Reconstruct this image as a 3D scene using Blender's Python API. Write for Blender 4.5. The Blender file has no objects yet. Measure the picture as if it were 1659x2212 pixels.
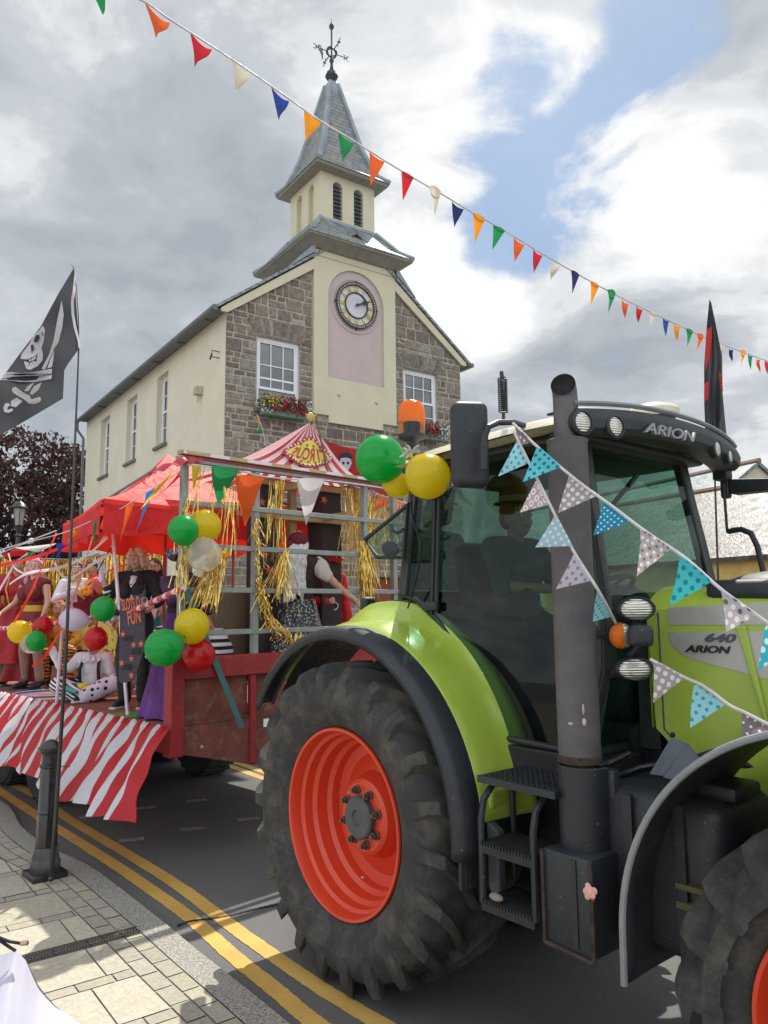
import bpy, bmesh, math, random
from mathutils import Vector, Matrix, Quaternion, noise
random.seed(7)
PI = math.pi
R = math.radians
scene = bpy.context.scene
COL = scene.collection

# ---------------------------------------------------------------- camera
F, CX, CY, EYE = 1650.0, 829.5, 1106.0, 2.05      # focal length and centre in units of a 1659 x 2212 picture
PITCH, ROLL = R(7.2), R(0.6)
FW = Vector((0, math.cos(PITCH), math.sin(PITCH)))
U0 = Vector((0, -math.sin(PITCH), math.cos(PITCH)))
RT0 = Vector((1, 0, 0))
RT = RT0 * math.cos(ROLL) - U0 * math.sin(ROLL)
UP = U0 * math.cos(ROLL) + RT0 * math.sin(ROLL)
CAM = Vector((0, 0, EYE))
cd = bpy.data.cameras.new('camera')
cam = bpy.data.objects.new('camera', cd)
COL.objects.link(cam)
cd.sensor_fit = 'HORIZONTAL'
cd.sensor_width = 36.0
cd.lens = F / 1659.0 * 36.0
cd.clip_start = 0.05
cd.clip_end = 3000
cam.matrix_world = Matrix(((RT.x, UP.x, -FW.x, CAM.x), (RT.y, UP.y, -FW.y, CAM.y), (RT.z, UP.z, -FW.z, CAM.z), (0, 0, 0, 1)))
scene.camera = cam
scene.render.resolution_x = 768
scene.render.resolution_y = 1024

# ---------------------------------------------------------------- world, sun, exposure
SUN_EL, SUN_AZ = 57.0, 14.0          # azimuth measured from the viewing direction (+Y) towards +X
scene.view_settings.view_transform = 'Standard'
scene.view_settings.look = 'None'
scene.view_settings.gamma = 1.0
scene.view_settings.exposure = 0.75
world = bpy.data.worlds.new("World")
scene.world = world
world.use_nodes = True


def ray(x, y):
    return FW + RT * ((x - CX) / F) - UP * ((y - CY) / F)


def at(x, y, Y):
    d = ray(x, y)
    return CAM + d * (Y / d.y)


def gz(x, y, z=0.0):
    d = ray(x, y)
    return CAM + d * ((z - EYE) / d.z)


def build_world():
    nt = world.node_tree
    nt.nodes.clear()
    N = nt.nodes.new
    L = nt.links.new
    out = N('ShaderNodeOutputWorld')
    bg = N('ShaderNodeBackground')
    bg.inputs['Strength'].default_value = 0.1
    sky = N('ShaderNodeTexSky')
    sky.sky_type = 'NISHITA'
    sky.sun_disc = False
    sky.sun_elevation = R(SUN_EL)
    sky.sun_rotation = R(SUN_AZ)
    sky.air_density = 1.0
    sky.dust_density = 1.2
    tc = N('ShaderNodeTexCoord')
    sep = N('ShaderNodeSeparateXYZ')
    L(tc.outputs['Generated'], sep.inputs[0])
    # project the direction on a flat cloud deck: xy / (z + 0.25)
    zc = N('ShaderNodeMath'); zc.operation = 'MAXIMUM'; L(sep.outputs['Z'], zc.inputs[0]); zc.inputs[1].default_value = 0.0
    za = N('ShaderNodeMath'); za.operation = 'ADD'; L(zc.outputs[0], za.inputs[0]); za.inputs[1].default_value = 0.42
    dx = N('ShaderNodeMath'); dx.operation = 'DIVIDE'; L(sep.outputs['X'], dx.inputs[0]); L(za.outputs[0], dx.inputs[1])
    dy = N('ShaderNodeMath'); dy.operation = 'DIVIDE'; L(sep.outputs['Y'], dy.inputs[0]); L(za.outputs[0], dy.inputs[1])
    cmb = N('ShaderNodeCombineXYZ'); L(dx.outputs[0], cmb.inputs[0]); L(dy.outputs[0], cmb.inputs[1]); L(sep.outputs['Z'], cmb.inputs[2])

    def nz(scale, detail, rough, off, dist=0.0):
        mp = N('ShaderNodeMapping'); mp.inputs['Location'].default_value = off
        L(cmb.outputs[0], mp.inputs['Vector'])
        t = N('ShaderNodeTexNoise'); t.inputs['Scale'].default_value = scale
        t.inputs['Detail'].default_value = detail; t.inputs['Roughness'].default_value = rough
        t.inputs['Distortion'].default_value = dist
        L(mp.outputs[0], t.inputs['Vector'])
        return t.outputs['Fac']

    def ramp(src, stops):
        r = N('ShaderNodeValToRGB')
        cr = r.color_ramp
        cr.interpolation = 'EASE'
        while len(cr.elements) < len(stops):
            cr.elements.new(0.5)
        for e, (p, c) in zip(cr.elements, stops):
            e.position = p
            e.color = (c[0], c[1], c[2], 1) if isinstance(c, tuple) else (c, c, c, 1)
        L(src, r.inputs[0])
        return r.outputs[0]

    def m2(op, a, b):
        m = N('ShaderNodeMath'); m.operation = op
        for i, v in enumerate((a, b)):
            if isinstance(v, (int, float)):
                m.inputs[i].default_value = v
            else:
                L(v, m.inputs[i])
        return m.outputs[0]

    def blob(px, py, r0, r1):
        # 1 near the direction of that part of the sky, 0 away from it
        d = ray(px, py).normalized()
        v = N('ShaderNodeVectorMath'); v.operation = 'DISTANCE'
        L(warped, v.inputs[0]); v.inputs[1].default_value = d
        mr = N('ShaderNodeMapRange'); mr.interpolation_type = 'SMOOTHSTEP'
        L(v.outputs['Value'], mr.inputs[0])
        mr.inputs[1].default_value = r0; mr.inputs[2].default_value = r1
        mr.inputs[3].default_value = 1; mr.inputs[4].default_value = 0
        return mr.outputs[0]
    wt = N('ShaderNodeTexNoise'); wt.inputs['Scale'].default_value = 5.0; wt.inputs['Detail'].default_value = 6; wt.inputs['Roughness'].default_value = .6
    L(tc.outputs['Generated'], wt.inputs['Vector'])
    wsub = N('ShaderNodeVectorMath'); wsub.operation = 'SUBTRACT'; L(wt.outputs['Color'], wsub.inputs[0]); wsub.inputs[1].default_value = (.5, .5, .5)
    wsc = N('ShaderNodeVectorMath'); wsc.operation = 'SCALE'; L(wsub.outputs[0], wsc.inputs[0]); wsc.inputs[3].default_value = .15
    wad = N('ShaderNodeVectorMath'); wad.operation = 'ADD'; L(wsc.outputs[0], wad.inputs[0]); L(tc.outputs['Generated'], wad.inputs[1])
    warped = wad.outputs[0]
    big = nz(2.0, 6, 0.48, (3.1, 0.4, 0), 0.3)
    fine = nz(5.0, 8, 0.56, (1.7, 5.2, 0), 0.35)
    # bright / dark parts of the cloud
    shade = m2('ADD', m2('MULTIPLY', big, 0.45), m2('MULTIPLY', fine, 0.55))
    for (px, py, r0, r1, w) in ((950, 330, .02, .30, .09), (1560, 430, .0, .16, .10), (760, 30, .0, .22, .07), (1080, 620, .0, .16, .08), (1640, 980, .0, .1, .08), (60, 330, .0, .14, .07), (330, 420, .0, .12, .05), (560, 700, .0, .12, .04), (1180, 330, .0, .3, .06), (1500, 600, .0, .2, .05),
                                (1300, 880, .0, .22, -.05), (420, 560, .0, .25, -.06), (130, 150, .0, .2, -.01), (1640, 700, .0, .16, -.03), (560, 200, .0, .1, -.05), (1640, 300, 0, .08, -.04)):
        shade = m2('ADD', shade, m2('MULTIPLY', blob(px, py, r0, r1), w))
    cloud = ramp(shade, ((.36, (2.4, 2.65, 2.95)), (.44, (2.9, 3.12, 3.42)), (.51, (3.5, 3.75, 4.0)), (.57, (4.7, 4.85, 5.0)), (.64, (5.9, 5.95, 5.95))))
    # clouds opposite the sun, out of view behind the camera, brightened as added fill light
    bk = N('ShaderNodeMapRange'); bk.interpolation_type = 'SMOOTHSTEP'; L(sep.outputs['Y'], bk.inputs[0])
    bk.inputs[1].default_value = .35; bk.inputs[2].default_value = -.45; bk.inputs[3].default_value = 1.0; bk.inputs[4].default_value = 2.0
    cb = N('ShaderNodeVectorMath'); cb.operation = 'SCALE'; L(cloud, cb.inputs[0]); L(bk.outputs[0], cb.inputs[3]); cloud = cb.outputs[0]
    # gaps of blue sky
    gap = m2('MAXIMUM', blob(1120, 180, .0, .13), blob(1190, 310, .0, .15))
    gap = m2('MAXIMUM', gap, blob(1230, 420, .0, .15))
    gap = m2('MAXIMUM', gap, blob(1150, 520, .0, .12))
    gap = m2('MAXIMUM', gap, blob(1390, 90, .0, .12))
    gap = m2('MAXIMUM', gap, blob(1300, 230, .0, .12))
    gap = m2('MAXIMUM', gap, m2('MULTIPLY', blob(1080, 580, .0, .07), .8))
    gmask = m2('ADD', gap, m2('MULTIPLY', m2('SUBTRACT', .5, fine), 3.0))
    gm = ramp(gmask, ((.42, 0.0), (.95, 0.9)))
    # away from the view: ordinary broken cloud
    mix = N('ShaderNodeMix'); mix.data_type = 'RGBA'
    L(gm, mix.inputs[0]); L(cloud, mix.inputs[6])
    bl = N('ShaderNodeMix'); bl.data_type = 'RGBA'; bl.inputs[0].default_value = .8
    L(sky.outputs[0], bl.inputs[6]); bl.inputs[7].default_value = (1.7, 2.6, 3.95, 1)
    L(bl.outputs[2], mix.inputs[7])
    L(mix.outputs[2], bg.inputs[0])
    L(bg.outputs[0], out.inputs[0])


build_world()
sl = bpy.data.lights.new('sun', 'SUN')
sl.energy = 3.3
sl.angle = R(0.6)
sl.color = (1.0, 0.95, 0.86)
sun = bpy.data.objects.new('sun', sl)
COL.objects.link(sun)
sv = Vector((math.sin(R(SUN_AZ)) * math.cos(R(SUN_EL)), math.cos(R(SUN_AZ)) * math.cos(R(SUN_EL)), math.sin(R(SUN_EL))))
sun.rotation_euler = sv.to_track_quat('Z', 'Y').to_euler()
sun.location = (0, 0, 30)

# ---------------------------------------------------------------- helpers


def lin(h):
    if isinstance(h, (tuple, list)):
        return (h[0], h[1], h[2])
    h = h.lstrip('#')
    o = []
    for i in (0, 2, 4):
        c = int(h[i:i + 2], 16) / 255
        o.append(c / 12.92 if c <= .04045 else ((c + .055) / 1.055) ** 2.4)
    return tuple(o)


MATS = {}


class NT:
    """small helper round a node tree"""

    def __init__(s, name):
        s.m = bpy.data.materials.new(name)
        s.m.use_nodes = True
        s.t = s.m.node_tree
        s.t.nodes.clear()
        s.out = s.N('ShaderNodeOutputMaterial')
        s.b = s.N('ShaderNodeBsdfPrincipled')
        s.L(s.b.outputs[0], s.out.inputs[0])
        s.tc = s.N('ShaderNodeTexCoord')

    def N(s, k, **kw):
        n = s.t.nodes.new(k)
        for a, v in kw.items():
            setattr(n, a, v)
        return n

    def L(s, a, b):
        s.t.links.new(a, b)

    def set(s, n, i, v):
        if hasattr(v, 'is_linked') or isinstance(v, bpy.types.NodeSocket):
            s.L(v, n.inputs[i])
        elif isinstance(v, tuple) and len(v) == 3 and n.inputs[i].type == 'RGBA':
            n.inputs[i].default_value = (*v, 1)
        else:
            n.inputs[i].default_value = v

    def noise(s, scale, detail=4, rough=.55, coord='Object', dist=0., vec=None):
        n = s.N('ShaderNodeTexNoise')
        s.L(vec if vec is not None else s.tc.outputs[coord], n.inputs['Vector'])
        n.inputs['Scale'].default_value = scale
        n.inputs['Detail'].default_value = detail
        n.inputs['Roughness'].default_value = rough
        n.inputs['Distortion'].default_value = dist
        return n.outputs['Fac']

    def math(s, op, a, b=0., c=None):
        n = s.N('ShaderNodeMath', operation=op)
        s.set(n, 0, a)
        s.set(n, 1, b)
        if c is not None:
            s.set(n, 2, c)
        return n.outputs[0]

    def mix(s, f, a, b, mode='MIX'):
        n = s.N('ShaderNodeMix', data_type='RGBA', blend_type=mode)
        s.set(n, 0, f)
        s.set(n, 6, a)
        s.set(n, 7, b)
        return n.outputs[2]

    def ramp(s, f, a, b, lo=0., hi=1., smooth=True):
        n = s.N('ShaderNodeMapRange')
        n.interpolation_type = 'SMOOTHSTEP' if smooth else 'LINEAR'
        s.set(n, 0, f)
        n.inputs[1].default_value = a
        n.inputs[2].default_value = b
        n.inputs[3].default_value = lo
        n.inputs[4].default_value = hi
        return n.outputs[0]

    def bump(s, h, strength=.3, dist=.01):
        n = s.N('ShaderNodeBump')
        n.inputs['Strength'].default_value = strength
        n.inputs['Distance'].default_value = dist
        s.L(h, n.inputs['Height'])
        s.L(n.outputs[0], s.b.inputs['Normal'])
        return n

    def color(s, c):
        s.set(s.b, 'Base Color', c)

    def rough(s, r):
        s.set(s.b, 'Roughness', r)

    def mapping(s, coord='Object', scale=(1, 1, 1), rot=(0, 0, 0), loc=(0, 0, 0)):
        n = s.N('ShaderNodeMapping')
        s.L(s.tc.outputs[coord], n.inputs[0])
        n.inputs['Scale'].default_value = scale
        n.inputs['Rotation'].default_value = rot
        n.inputs['Location'].default_value = loc
        return n.outputs[0]

    def sep(s, v):
        n = s.N('ShaderNodeSeparateXYZ')
        s.L(v, n.inputs[0])
        return n.outputs


def pm(name, col, rough=.5, metal=0., var=.12, scale=6., bump=0., bscale=60., bdist=.004, coat=0., transl=0., dirt=0., dcol=(.12, .1, .08), spec=.5, rvar=.1, alpha=1.):
    """general procedural material"""
    if name in MATS:
        return MATS[name]
    n = NT(name)
    c = lin(col)
    f = n.noise(scale, 5, .6)
    c0 = tuple(x * (1 - var) for x in c)
    c1 = tuple(min(1, x * (1 + var)) for x in c)
    base = n.mix(n.ramp(f, .3, .7), c0, c1)
    if dirt > 0:
        d = n.noise(scale * 2.7, 8, .7)
        base = n.mix(n.ramp(d, .62 - dirt * .25, .80 - dirt * .1, 0, min(1, dirt * 1.6)), base, dcol)
    n.color(base)
    n.rough(n.ramp(n.noise(scale * 3, 4), .3, .7, max(0, rough - rvar), min(1, rough + rvar)))
    n.b.inputs['Metallic'].default_value = metal
    n.b.inputs['Specular IOR Level'].default_value = spec
    if coat:
        n.b.inputs['Coat Weight'].default_value = coat
        n.b.inputs['Coat Roughness'].default_value = .08
    if bump:
        n.bump(n.noise(bscale, 6, .6), bump, bdist)
    if alpha < 1:
        n.b.inputs['Alpha'].default_value = alpha
    if transl > 0:
        t = n.N('ShaderNodeBsdfTranslucent')
        n.L(base, t.inputs[0])
        ms = n.N('ShaderNodeMixShader')
        ms.inputs[0].default_value = transl
        n.L(n.b.outputs[0], ms.inputs[1])
        n.L(t.outputs[0], ms.inputs[2])
        n.L(ms.outputs[0], n.out.inputs[0])
    MATS[name] = n.m
    return n.m


def stripes(name, c1, c2, axis=2, freq=20., rough=.7, transl=0., coord='Object', wobble=.0, duty=.5, rot=(0, 0, 0), bump=0.):
    if name in MATS:
        return MATS[name]
    n = NT(name)
    v = n.mapping(coord, rot=rot)
    x = n.sep(v)[axis]
    if wobble:
        x = n.math('ADD', x, n.math('MULTIPLY', n.noise(3.0, 3), wobble))
    fr = n.math('FRACT', n.math('MULTIPLY', x, freq))
    k = n.math('LESS_THAN', fr, duty)
    col = n.mix(k, lin(c1), lin(c2))
    n.color(col)
    n.rough(rough)
    if bump:
        n.bump(n.noise(14, 4), bump, .02)
    if transl:
        t = n.N('ShaderNodeBsdfTranslucent')
        n.L(col, t.inputs[0])
        ms = n.N('ShaderNodeMixShader')
        ms.inputs[0].default_value = transl
        n.L(n.b.outputs[0], ms.inputs[1]); n.L(t.outputs[0], ms.inputs[2]); n.L(ms.outputs[0], n.out.inputs[0])
    MATS[name] = n.m
    return n.m


def dots(name, base, cols, scale=12., size=.3, coord='Object', rnd=1., transl=0., rough=.75, ring=False):
    """spots of one or several colours on a base"""
    if name in MATS:
        return MATS[name]
    n = NT(name)
    v = n.N('ShaderNodeTexVoronoi')
    v.feature = 'F1'
    if coord == 'UV':
        v.voronoi_dimensions = '2D'
    n.L(n.tc.outputs[coord], v.inputs['Vector'])
    v.inputs['Scale'].default_value = scale
    v.inputs['Randomness'].default_value = rnd
    k = n.math('LESS_THAN', v.outputs['Distance'], size)
    if ring:
        k = n.math('MULTIPLY', k, n.math('GREATER_THAN', v.outputs['Distance'], size * .45))
    if len(cols) > 1:
        r = n.N('ShaderNodeValToRGB')
        r.color_ramp.interpolation = 'CONSTANT'
        while len(r.color_ramp.elements) < len(cols):
            r.color_ramp.elements.new(.5)
        for i, (e, c) in enumerate(zip(r.color_ramp.elements, cols)):
            e.position = i / len(cols)
            e.color = (*lin(c), 1)
        s = n.N('ShaderNodeSeparateColor')
        n.L(v.outputs['Color'], s.inputs[0])
        n.L(s.outputs[0], r.inputs[0])
        dc = r.outputs[0]
    else:
        dc = lin(cols[0])
    col = n.mix(k, lin(base), dc)
    n.color(col)
    n.rough(rough)
    if transl:
        t = n.N('ShaderNodeBsdfTranslucent')
        n.L(col, t.inputs[0])
        ms = n.N('ShaderNodeMixShader')
        ms.inputs[0].default_value = transl
        n.L(n.b.outputs[0], ms.inputs[1]); n.L(t.outputs[0], ms.inputs[2]); n.L(ms.outputs[0], n.out.inputs[0])
    MATS[name] = n.m
    return n.m


def glass(name, tint=(.6, .75, .68), refl=1.0, rough=0.0):
    if name in MATS:
        return MATS[name]
    n = NT(name)
    n.t.nodes.remove(n.b)
    g = n.N('ShaderNodeBsdfGlossy')
    g.inputs['Roughness'].default_value = rough
    g.inputs['Color'].default_value = (refl, refl, refl, 1)
    t = n.N('ShaderNodeBsdfTransparent')
    t.inputs['Color'].default_value = (*tint, 1)
    fr = n.N('ShaderNodeFresnel')
    fr.inputs['IOR'].default_value = 1.5
    f = n.math('ADD', n.math('MULTIPLY', fr.outputs[0], .75), .0)
    ms = n.N('ShaderNodeMixShader')
    n.L(f, ms.inputs[0]); n.L(t.outputs[0], ms.inputs[1]); n.L(g.outputs[0], ms.inputs[2])
    n.L(ms.outputs[0], n.out.inputs[0])
    MATS[name] = n.m
    return n.m


def attrmat(name, rough=.8, var=.2, scale=20., bump=.4, bdist=.006, metal=0., transl=0.):
    """colour taken from the mesh's 'col' attribute (each stone / leaf / tile its own colour)"""
    if name in MATS:
        return MATS[name]
    n = NT(name)
    a = n.N('ShaderNodeAttribute')
    a.attribute_name = 'col'
    f = n.noise(scale, 6, .65)
    dk = n.mix(1., a.outputs['Color'], (1 - var, 1 - var, 1 - var), 'MULTIPLY')
    lt = n.mix(1., a.outputs['Color'], (1 + var, 1 + var, 1 + var), 'MULTIPLY')
    col = n.mix(n.ramp(f, .3, .7), dk, lt)
    n.color(col)
    n.rough(rough)
    n.b.inputs['Metallic'].default_value = metal
    if bump:
        n.bump(f, bump, bdist)
    if transl:
        t = n.N('ShaderNodeBsdfTranslucent')
        n.L(col, t.inputs[0])
        ms = n.N('ShaderNodeMixShader')
        ms.inputs[0].default_value = transl
        n.L(n.b.outputs[0], ms.inputs[1]); n.L(t.outputs[0], ms.inputs[2]); n.L(ms.outputs[0], n.out.inputs[0])
    MATS[name] = n.m
    return n.m


def V(*a):
    return Vector(a if len(a) > 1 else a[0])


class MB:
    """collects shapes; build() links them as ONE mesh object"""

    def __init__(s):
        s.v = []
        s.f = []
        s.uv = {}
        s.cols = []          # one colour per face (optional)
        s.cur = None
        s.mi = []
        s.cm = 0

    def add(s, vs, fs, uvs=None):
        o = len(s.v)
        s.v += [tuple(p) for p in vs]
        for i, f in enumerate(fs):
            if uvs:
                s.uv[len(s.f)] = [uvs[j] for j in f]
            s.f.append(tuple(o + j for j in f))
            s.cols.append(s.cur)
            s.mi.append(s.cm)
        return s

    def box(s, c, d, rz=0., M=None):
        hx, hy, hz = d[0] / 2, d[1] / 2, d[2] / 2
        vs = [Vector((x * hx, y * hy, z * hz)) for z in (-1, 1) for y in (-1, 1) for x in (-1, 1)]
        if rz:
            q = Matrix.Rotation(rz, 3, 'Z')
            vs = [q @ p for p in vs]
        if M is not None:
            vs = [M @ p for p in vs]
        vs = [p + Vector(c) for p in vs]
        return s.add(vs, [(0, 2, 3, 1), (4, 5, 7, 6), (0, 1, 5, 4), (2, 6, 7, 3), (1, 3, 7, 5), (0, 4, 6, 2)])

    def bb(s, x0, x1, y0, y1, z0, z1):
        return s.box(((x0 + x1) / 2, (y0 + y1) / 2, (z0 + z1) / 2), (abs(x1 - x0), abs(y1 - y0), abs(z1 - z0)))

    def rbox(s, c, d, r=.01, n=3, M=None):
        """box with rounded vertical-section edges: superellipse-like, bevelled by bmesh"""
        bm = bmesh.new()
        bmesh.ops.create_cube(bm, size=1)
        for v in bm.verts:
            v.co = Vector((v.co.x * d[0], v.co.y * d[1], v.co.z * d[2]))
        bmesh.ops.bevel(bm, geom=list(bm.edges), offset=min(r, min(d) * .49), segments=n, profile=.5, affect='EDGES')
        vs = [(M @ v.co if M is not None else v.co) + Vector(c) for v in bm.verts]
        bm.verts.index_update()
        fs = [tuple(v.index for v in f.verts) for f in bm.faces]
        bm.free()
        return s.add(vs, fs)

    def tube(s, pts, r, n=8, closed=False, caps=True):
        pts = [Vector(p) for p in pts]
        m = len(pts)
        rs = r if isinstance(r, (list, tuple)) else [r] * m
        rings = []
        prev = None
        for i in range(m):
            if closed:
                t = pts[(i + 1) % m] - pts[i - 1]
            else:
                t = pts[min(i + 1, m - 1)] - pts[max(i - 1, 0)]
            if t.length < 1e-9:
                t = Vector((0, 0, 1))
            t.normalize()
            if prev is None:
                a = Vector((0, 0, 1)) if abs(t.z) < .9 else Vector((1, 0, 0))
                u = t.cross(a).normalized()
            else:
                u = (prev - t * prev.dot(t))
                if u.length < 1e-6:
                    u = t.orthogonal()
                u.normalize()
            prev = u
            w = t.cross(u)
            rings.append([pts[i] + (u * math.cos(2 * PI * k / n) + w * math.sin(2 * PI * k / n)) * rs[i] for k in range(n)])
        vs = [p for rg in rings for p in rg]
        fs = []
        for i in range(m if closed else m - 1):
            j = (i + 1) % m
            for k in range(n):
                k2 = (k + 1) % n
                fs.append((i * n + k, i * n + k2, j * n + k2, j * n + k))
        if caps and not closed:
            fs.append(tuple(range(n))[::-1])
            fs.append(tuple((m - 1) * n + k for k in range(n)))
        return s.add(vs, fs)

    def lathe(s, prof, c=(0, 0, 0), axis='Z', n=32, a0=0., a1=2 * PI, M=None):
        """prof: list of (radius, height along the axis)"""
        full = abs(a1 - a0 - 2 * PI) < 1e-6
        m = n if full else n + 1
        vs = []
        for (r, h) in prof:
            for k in range(m):
                a = a0 + (a1 - a0) * k / n
                x, y = r * math.cos(a), r * math.sin(a)
                p = {'Z': (x, y, h), 'Y': (x, h, y), 'X': (h, x, y)}[axis]
                p = Vector(p)
                if M is not None:
                    p = M @ p
                vs.append(p + Vector(c))
        fs = []
        for i in range(len(prof) - 1):
            for k in range(n):
                k2 = (k + 1) % m
                fs.append((i * m + k, i * m + k2, (i + 1) * m + k2, (i + 1) * m + k))
        return s.add(vs, fs)

    def sphere(s, c, r, n=16, m=10, M=None):
        rr = r if isinstance(r, (tuple, list)) else (r, r, r)
        vs = []
        for i in range(m + 1):
            a = PI * i / m
            for k in range(n):
                b = 2 * PI * k / n
                p = Vector((math.sin(a) * math.cos(b) * rr[0], math.sin(a) * math.sin(b) * rr[1], math.cos(a) * rr[2]))
                if M is not None:
                    p = M @ p
                vs.append(p + Vector(c))
        fs = []
        for i in range(m):
            for k in range(n):
                k2 = (k + 1) % n
                fs.append((i * n + k, (i + 1) * n + k, (i + 1) * n + k2, i * n + k2))
        return s.add(vs, fs)

    def capsule(s, p, q, r1, r2, n=12):
        p, q = Vector(p), Vector(q)
        d = (q - p)
        if d.length < 1e-6:
            return s.sphere(p, r1, n, 8)
        u = d.normalized()
        pts, rs = [], []
        for k in range(5):
            a = PI / 2 * (1 - k / 4)
            pts.append(p - u * r1 * math.sin(a)); rs.append(max(r1 * math.cos(a), r1 * .05))
        for k in range(5):
            a = PI / 2 * (k / 4)
            pts.append(q + u * r2 * math.sin(a)); rs.append(max(r2 * math.cos(a), r2 * .05))
        return s.tube(pts, rs, n)

    def prism(s, poly, o, ux, uy, un, th):
        """flat outline (list of 2D) in the frame o,ux,uy extruded by th along un"""
        o, ux, uy, un = Vector(o), Vector(ux), Vector(uy), Vector(un)
        a = [o + ux * p[0] + uy * p[1] for p in poly]
        b = [p + un * th for p in a]
        k = len(poly)
        fs = [tuple(range(k))[::-1], tuple(range(k, 2 * k))]
        for i in range(k):
            j = (i + 1) % k
            fs.append((i, j, k + j, k + i))
        return s.add(a + b, fs)

    def sheet(s, fn, nu, nv, uvs=None, th=0.):
        vs, uv = [], []
        for j in range(nv + 1):
            for i in range(nu + 1):
                u, v = i / nu, j / nv
                vs.append(Vector(fn(u, v)))
                uv.append(uvs(u, v) if uvs else (u, v))
        fs = []
        w = nu + 1
        for j in range(nv):
            for i in range(nu):
                fs.append((j * w + i, j * w + i + 1, (j + 1) * w + i + 1, (j + 1) * w + i))
        return s.add(vs, fs, uv)

    def build(s, name, mat=None, parent=None, smooth=True, angle=38, bevel=0., solid=0., mats=None, tri=False):
        me = bpy.data.meshes.new(name)
        me.from_pydata(s.v, [], s.f)
        if s.uv:
            ul = me.uv_layers.new(name='UVMap')
            for fi, uv in s.uv.items():
                p = me.polygons[fi]
                for li, c in zip(p.loop_indices, uv):
                    ul.data[li].uv = (c[0], c[1])
        if any(c is not None for c in s.cols):
            at_ = me.color_attributes.new(name='col', type='FLOAT_COLOR', domain='CORNER')
            buf = []
            for p, c in zip(me.polygons, s.cols):
                c = c or (1, 1, 1)
                buf += [c[0], c[1], c[2], 1.0] * p.loop_total
            at_.data.foreach_set('color', buf)
        if mats:
            for m in mats:
                me.materials.append(m)
            me.polygons.foreach_set('material_index', s.mi)
        elif mat:
            me.materials.append(mat)
        bm = bmesh.new()
        bm.from_mesh(me)
        bmesh.ops.recalc_face_normals(bm, faces=bm.faces)
        if bevel:
            es = [e for e in bm.edges if len(e.link_faces) == 2 and e.calc_face_angle(0) > R(40)]
            bmesh.ops.bevel(bm, geom=es, offset=bevel, segments=2, profile=.5, affect='EDGES', clamp_overlap=True)
        bm.to_mesh(me)
        bm.free()
        if smooth:
            me.shade_smooth()
            me.set_sharp_from_angle(angle=R(angle))
        o = bpy.data.objects.new(name, me)
        COL.objects.link(o)
        if parent:
            o.parent = parent
        if solid:
            md = o.modifiers.new('thickness', 'SOLIDIFY')
            md.thickness = solid
            md.offset = 0
        return o


def tag(o, label, cat, group=None):
    o['label'] = label
    o['category'] = cat
    if group:
        o['group'] = group
    return o


def thing(name, label, cat, loc=(0, 0, 0), rz=0., group=None):
    o = bpy.data.objects.new(name, None)
    o.empty_display_size = .2
    COL.objects.link(o)
    o.location = loc
    o.rotation_euler = (0, 0, rz)
    return tag(o, label, cat, group)


def struct(o, kind='structure'):
    o['kind'] = kind
    return o


def text_mesh(txt, size, mat, name, parent, M, extrude=.002, bold=.0, shear=0., sx=1., mirror=False, spacing=1.):
    cu = bpy.data.curves.new(name, 'FONT')
    cu.body = txt
    cu.size = size
    cu.extrude = extrude
    cu.offset = bold
    cu.shear = shear
    cu.space_character = spacing
    cu.align_x = 'CENTER'
    cu.align_y = 'CENTER'
    tmp = bpy.data.objects.new('tmp', cu)
    COL.objects.link(tmp)
    dg = bpy.context.evaluated_depsgraph_get()
    me = bpy.data.meshes.new_from_object(tmp.evaluated_get(dg))
    bpy.data.objects.remove(tmp)
    bpy.data.curves.remove(cu)
    S = Matrix.Diagonal((-sx if mirror else sx, 1, 1, 1))
    me.transform(M @ S)
    me.materials.clear()
    me.materials.append(mat)
    o = bpy.data.objects.new(name, me)
    COL.objects.link(o)
    if parent:
        o.parent = parent
    return o


def frame(o, ux, uy):
    ux, uy = Vector(ux).normalized(), Vector(uy).normalized()
    un = ux.cross(uy)
    return Matrix(((ux.x, uy.x, un.x, o[0]), (ux.y, uy.y, un.y, o[1]), (ux.z, uy.z, un.z, o[2]), (0, 0, 0, 1)))


class Loc:
    """a local frame standing on the ground (x, y axes turned by rz): pixel rays can be met with its planes"""

    def __init__(s, o, rz):
        s.o = Vector(o)
        s.x = Vector((math.cos(rz), math.sin(rz), 0))
        s.y = Vector((-math.sin(rz), math.cos(rz), 0))
        s.rz = rz

    def to(s, P):
        d = Vector(P) - s.o
        return Vector((d.dot(s.x), d.dot(s.y), d.z))

    def w(s, x, y, z):
        return s.o + s.x * x + s.y * y + Vector((0, 0, z))

    def Y(s, px, py, y):
        d = ray(px, py)
        P = CAM + d * ((s.o + s.y * y - CAM).dot(s.y) / d.dot(s.y))
        return s.to(P)

    def X(s, px, py, x):
        d = ray(px, py)
        P = CAM + d * ((s.o + s.x * x - CAM).dot(s.x) / d.dot(s.x))
        return s.to(P)

    def Z(s, px, py, z):
        return s.to(gz(px, py, z))

# ================================================================ GROUND
def asphalt_mat():
    n = NT('asphalt')
    big = n.noise(.5, 5, .6)
    fine = n.noise(160, 3, .7)
    vor = n.N('ShaderNodeTexVoronoi'); n.L(n.tc.outputs['Object'], vor.inputs['Vector']); vor.inputs['Scale'].default_value = 190
    base = n.mix(n.ramp(big, .3, .7), (.082, .082, .087), (.125, .123, .12))
    base = n.mix(n.ramp(fine, .45, .75), base, (.25, .245, .23))
    base = n.mix(n.ramp(n.noise(1.3, 8, .75, dist=1.), .58, .72, 0, .55), base, (.085, .085, .088))
    n.color(base)
    n.rough(.86)
    n.bump(vor.outputs['Distance'], .5, .004)
    return n.m


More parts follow.
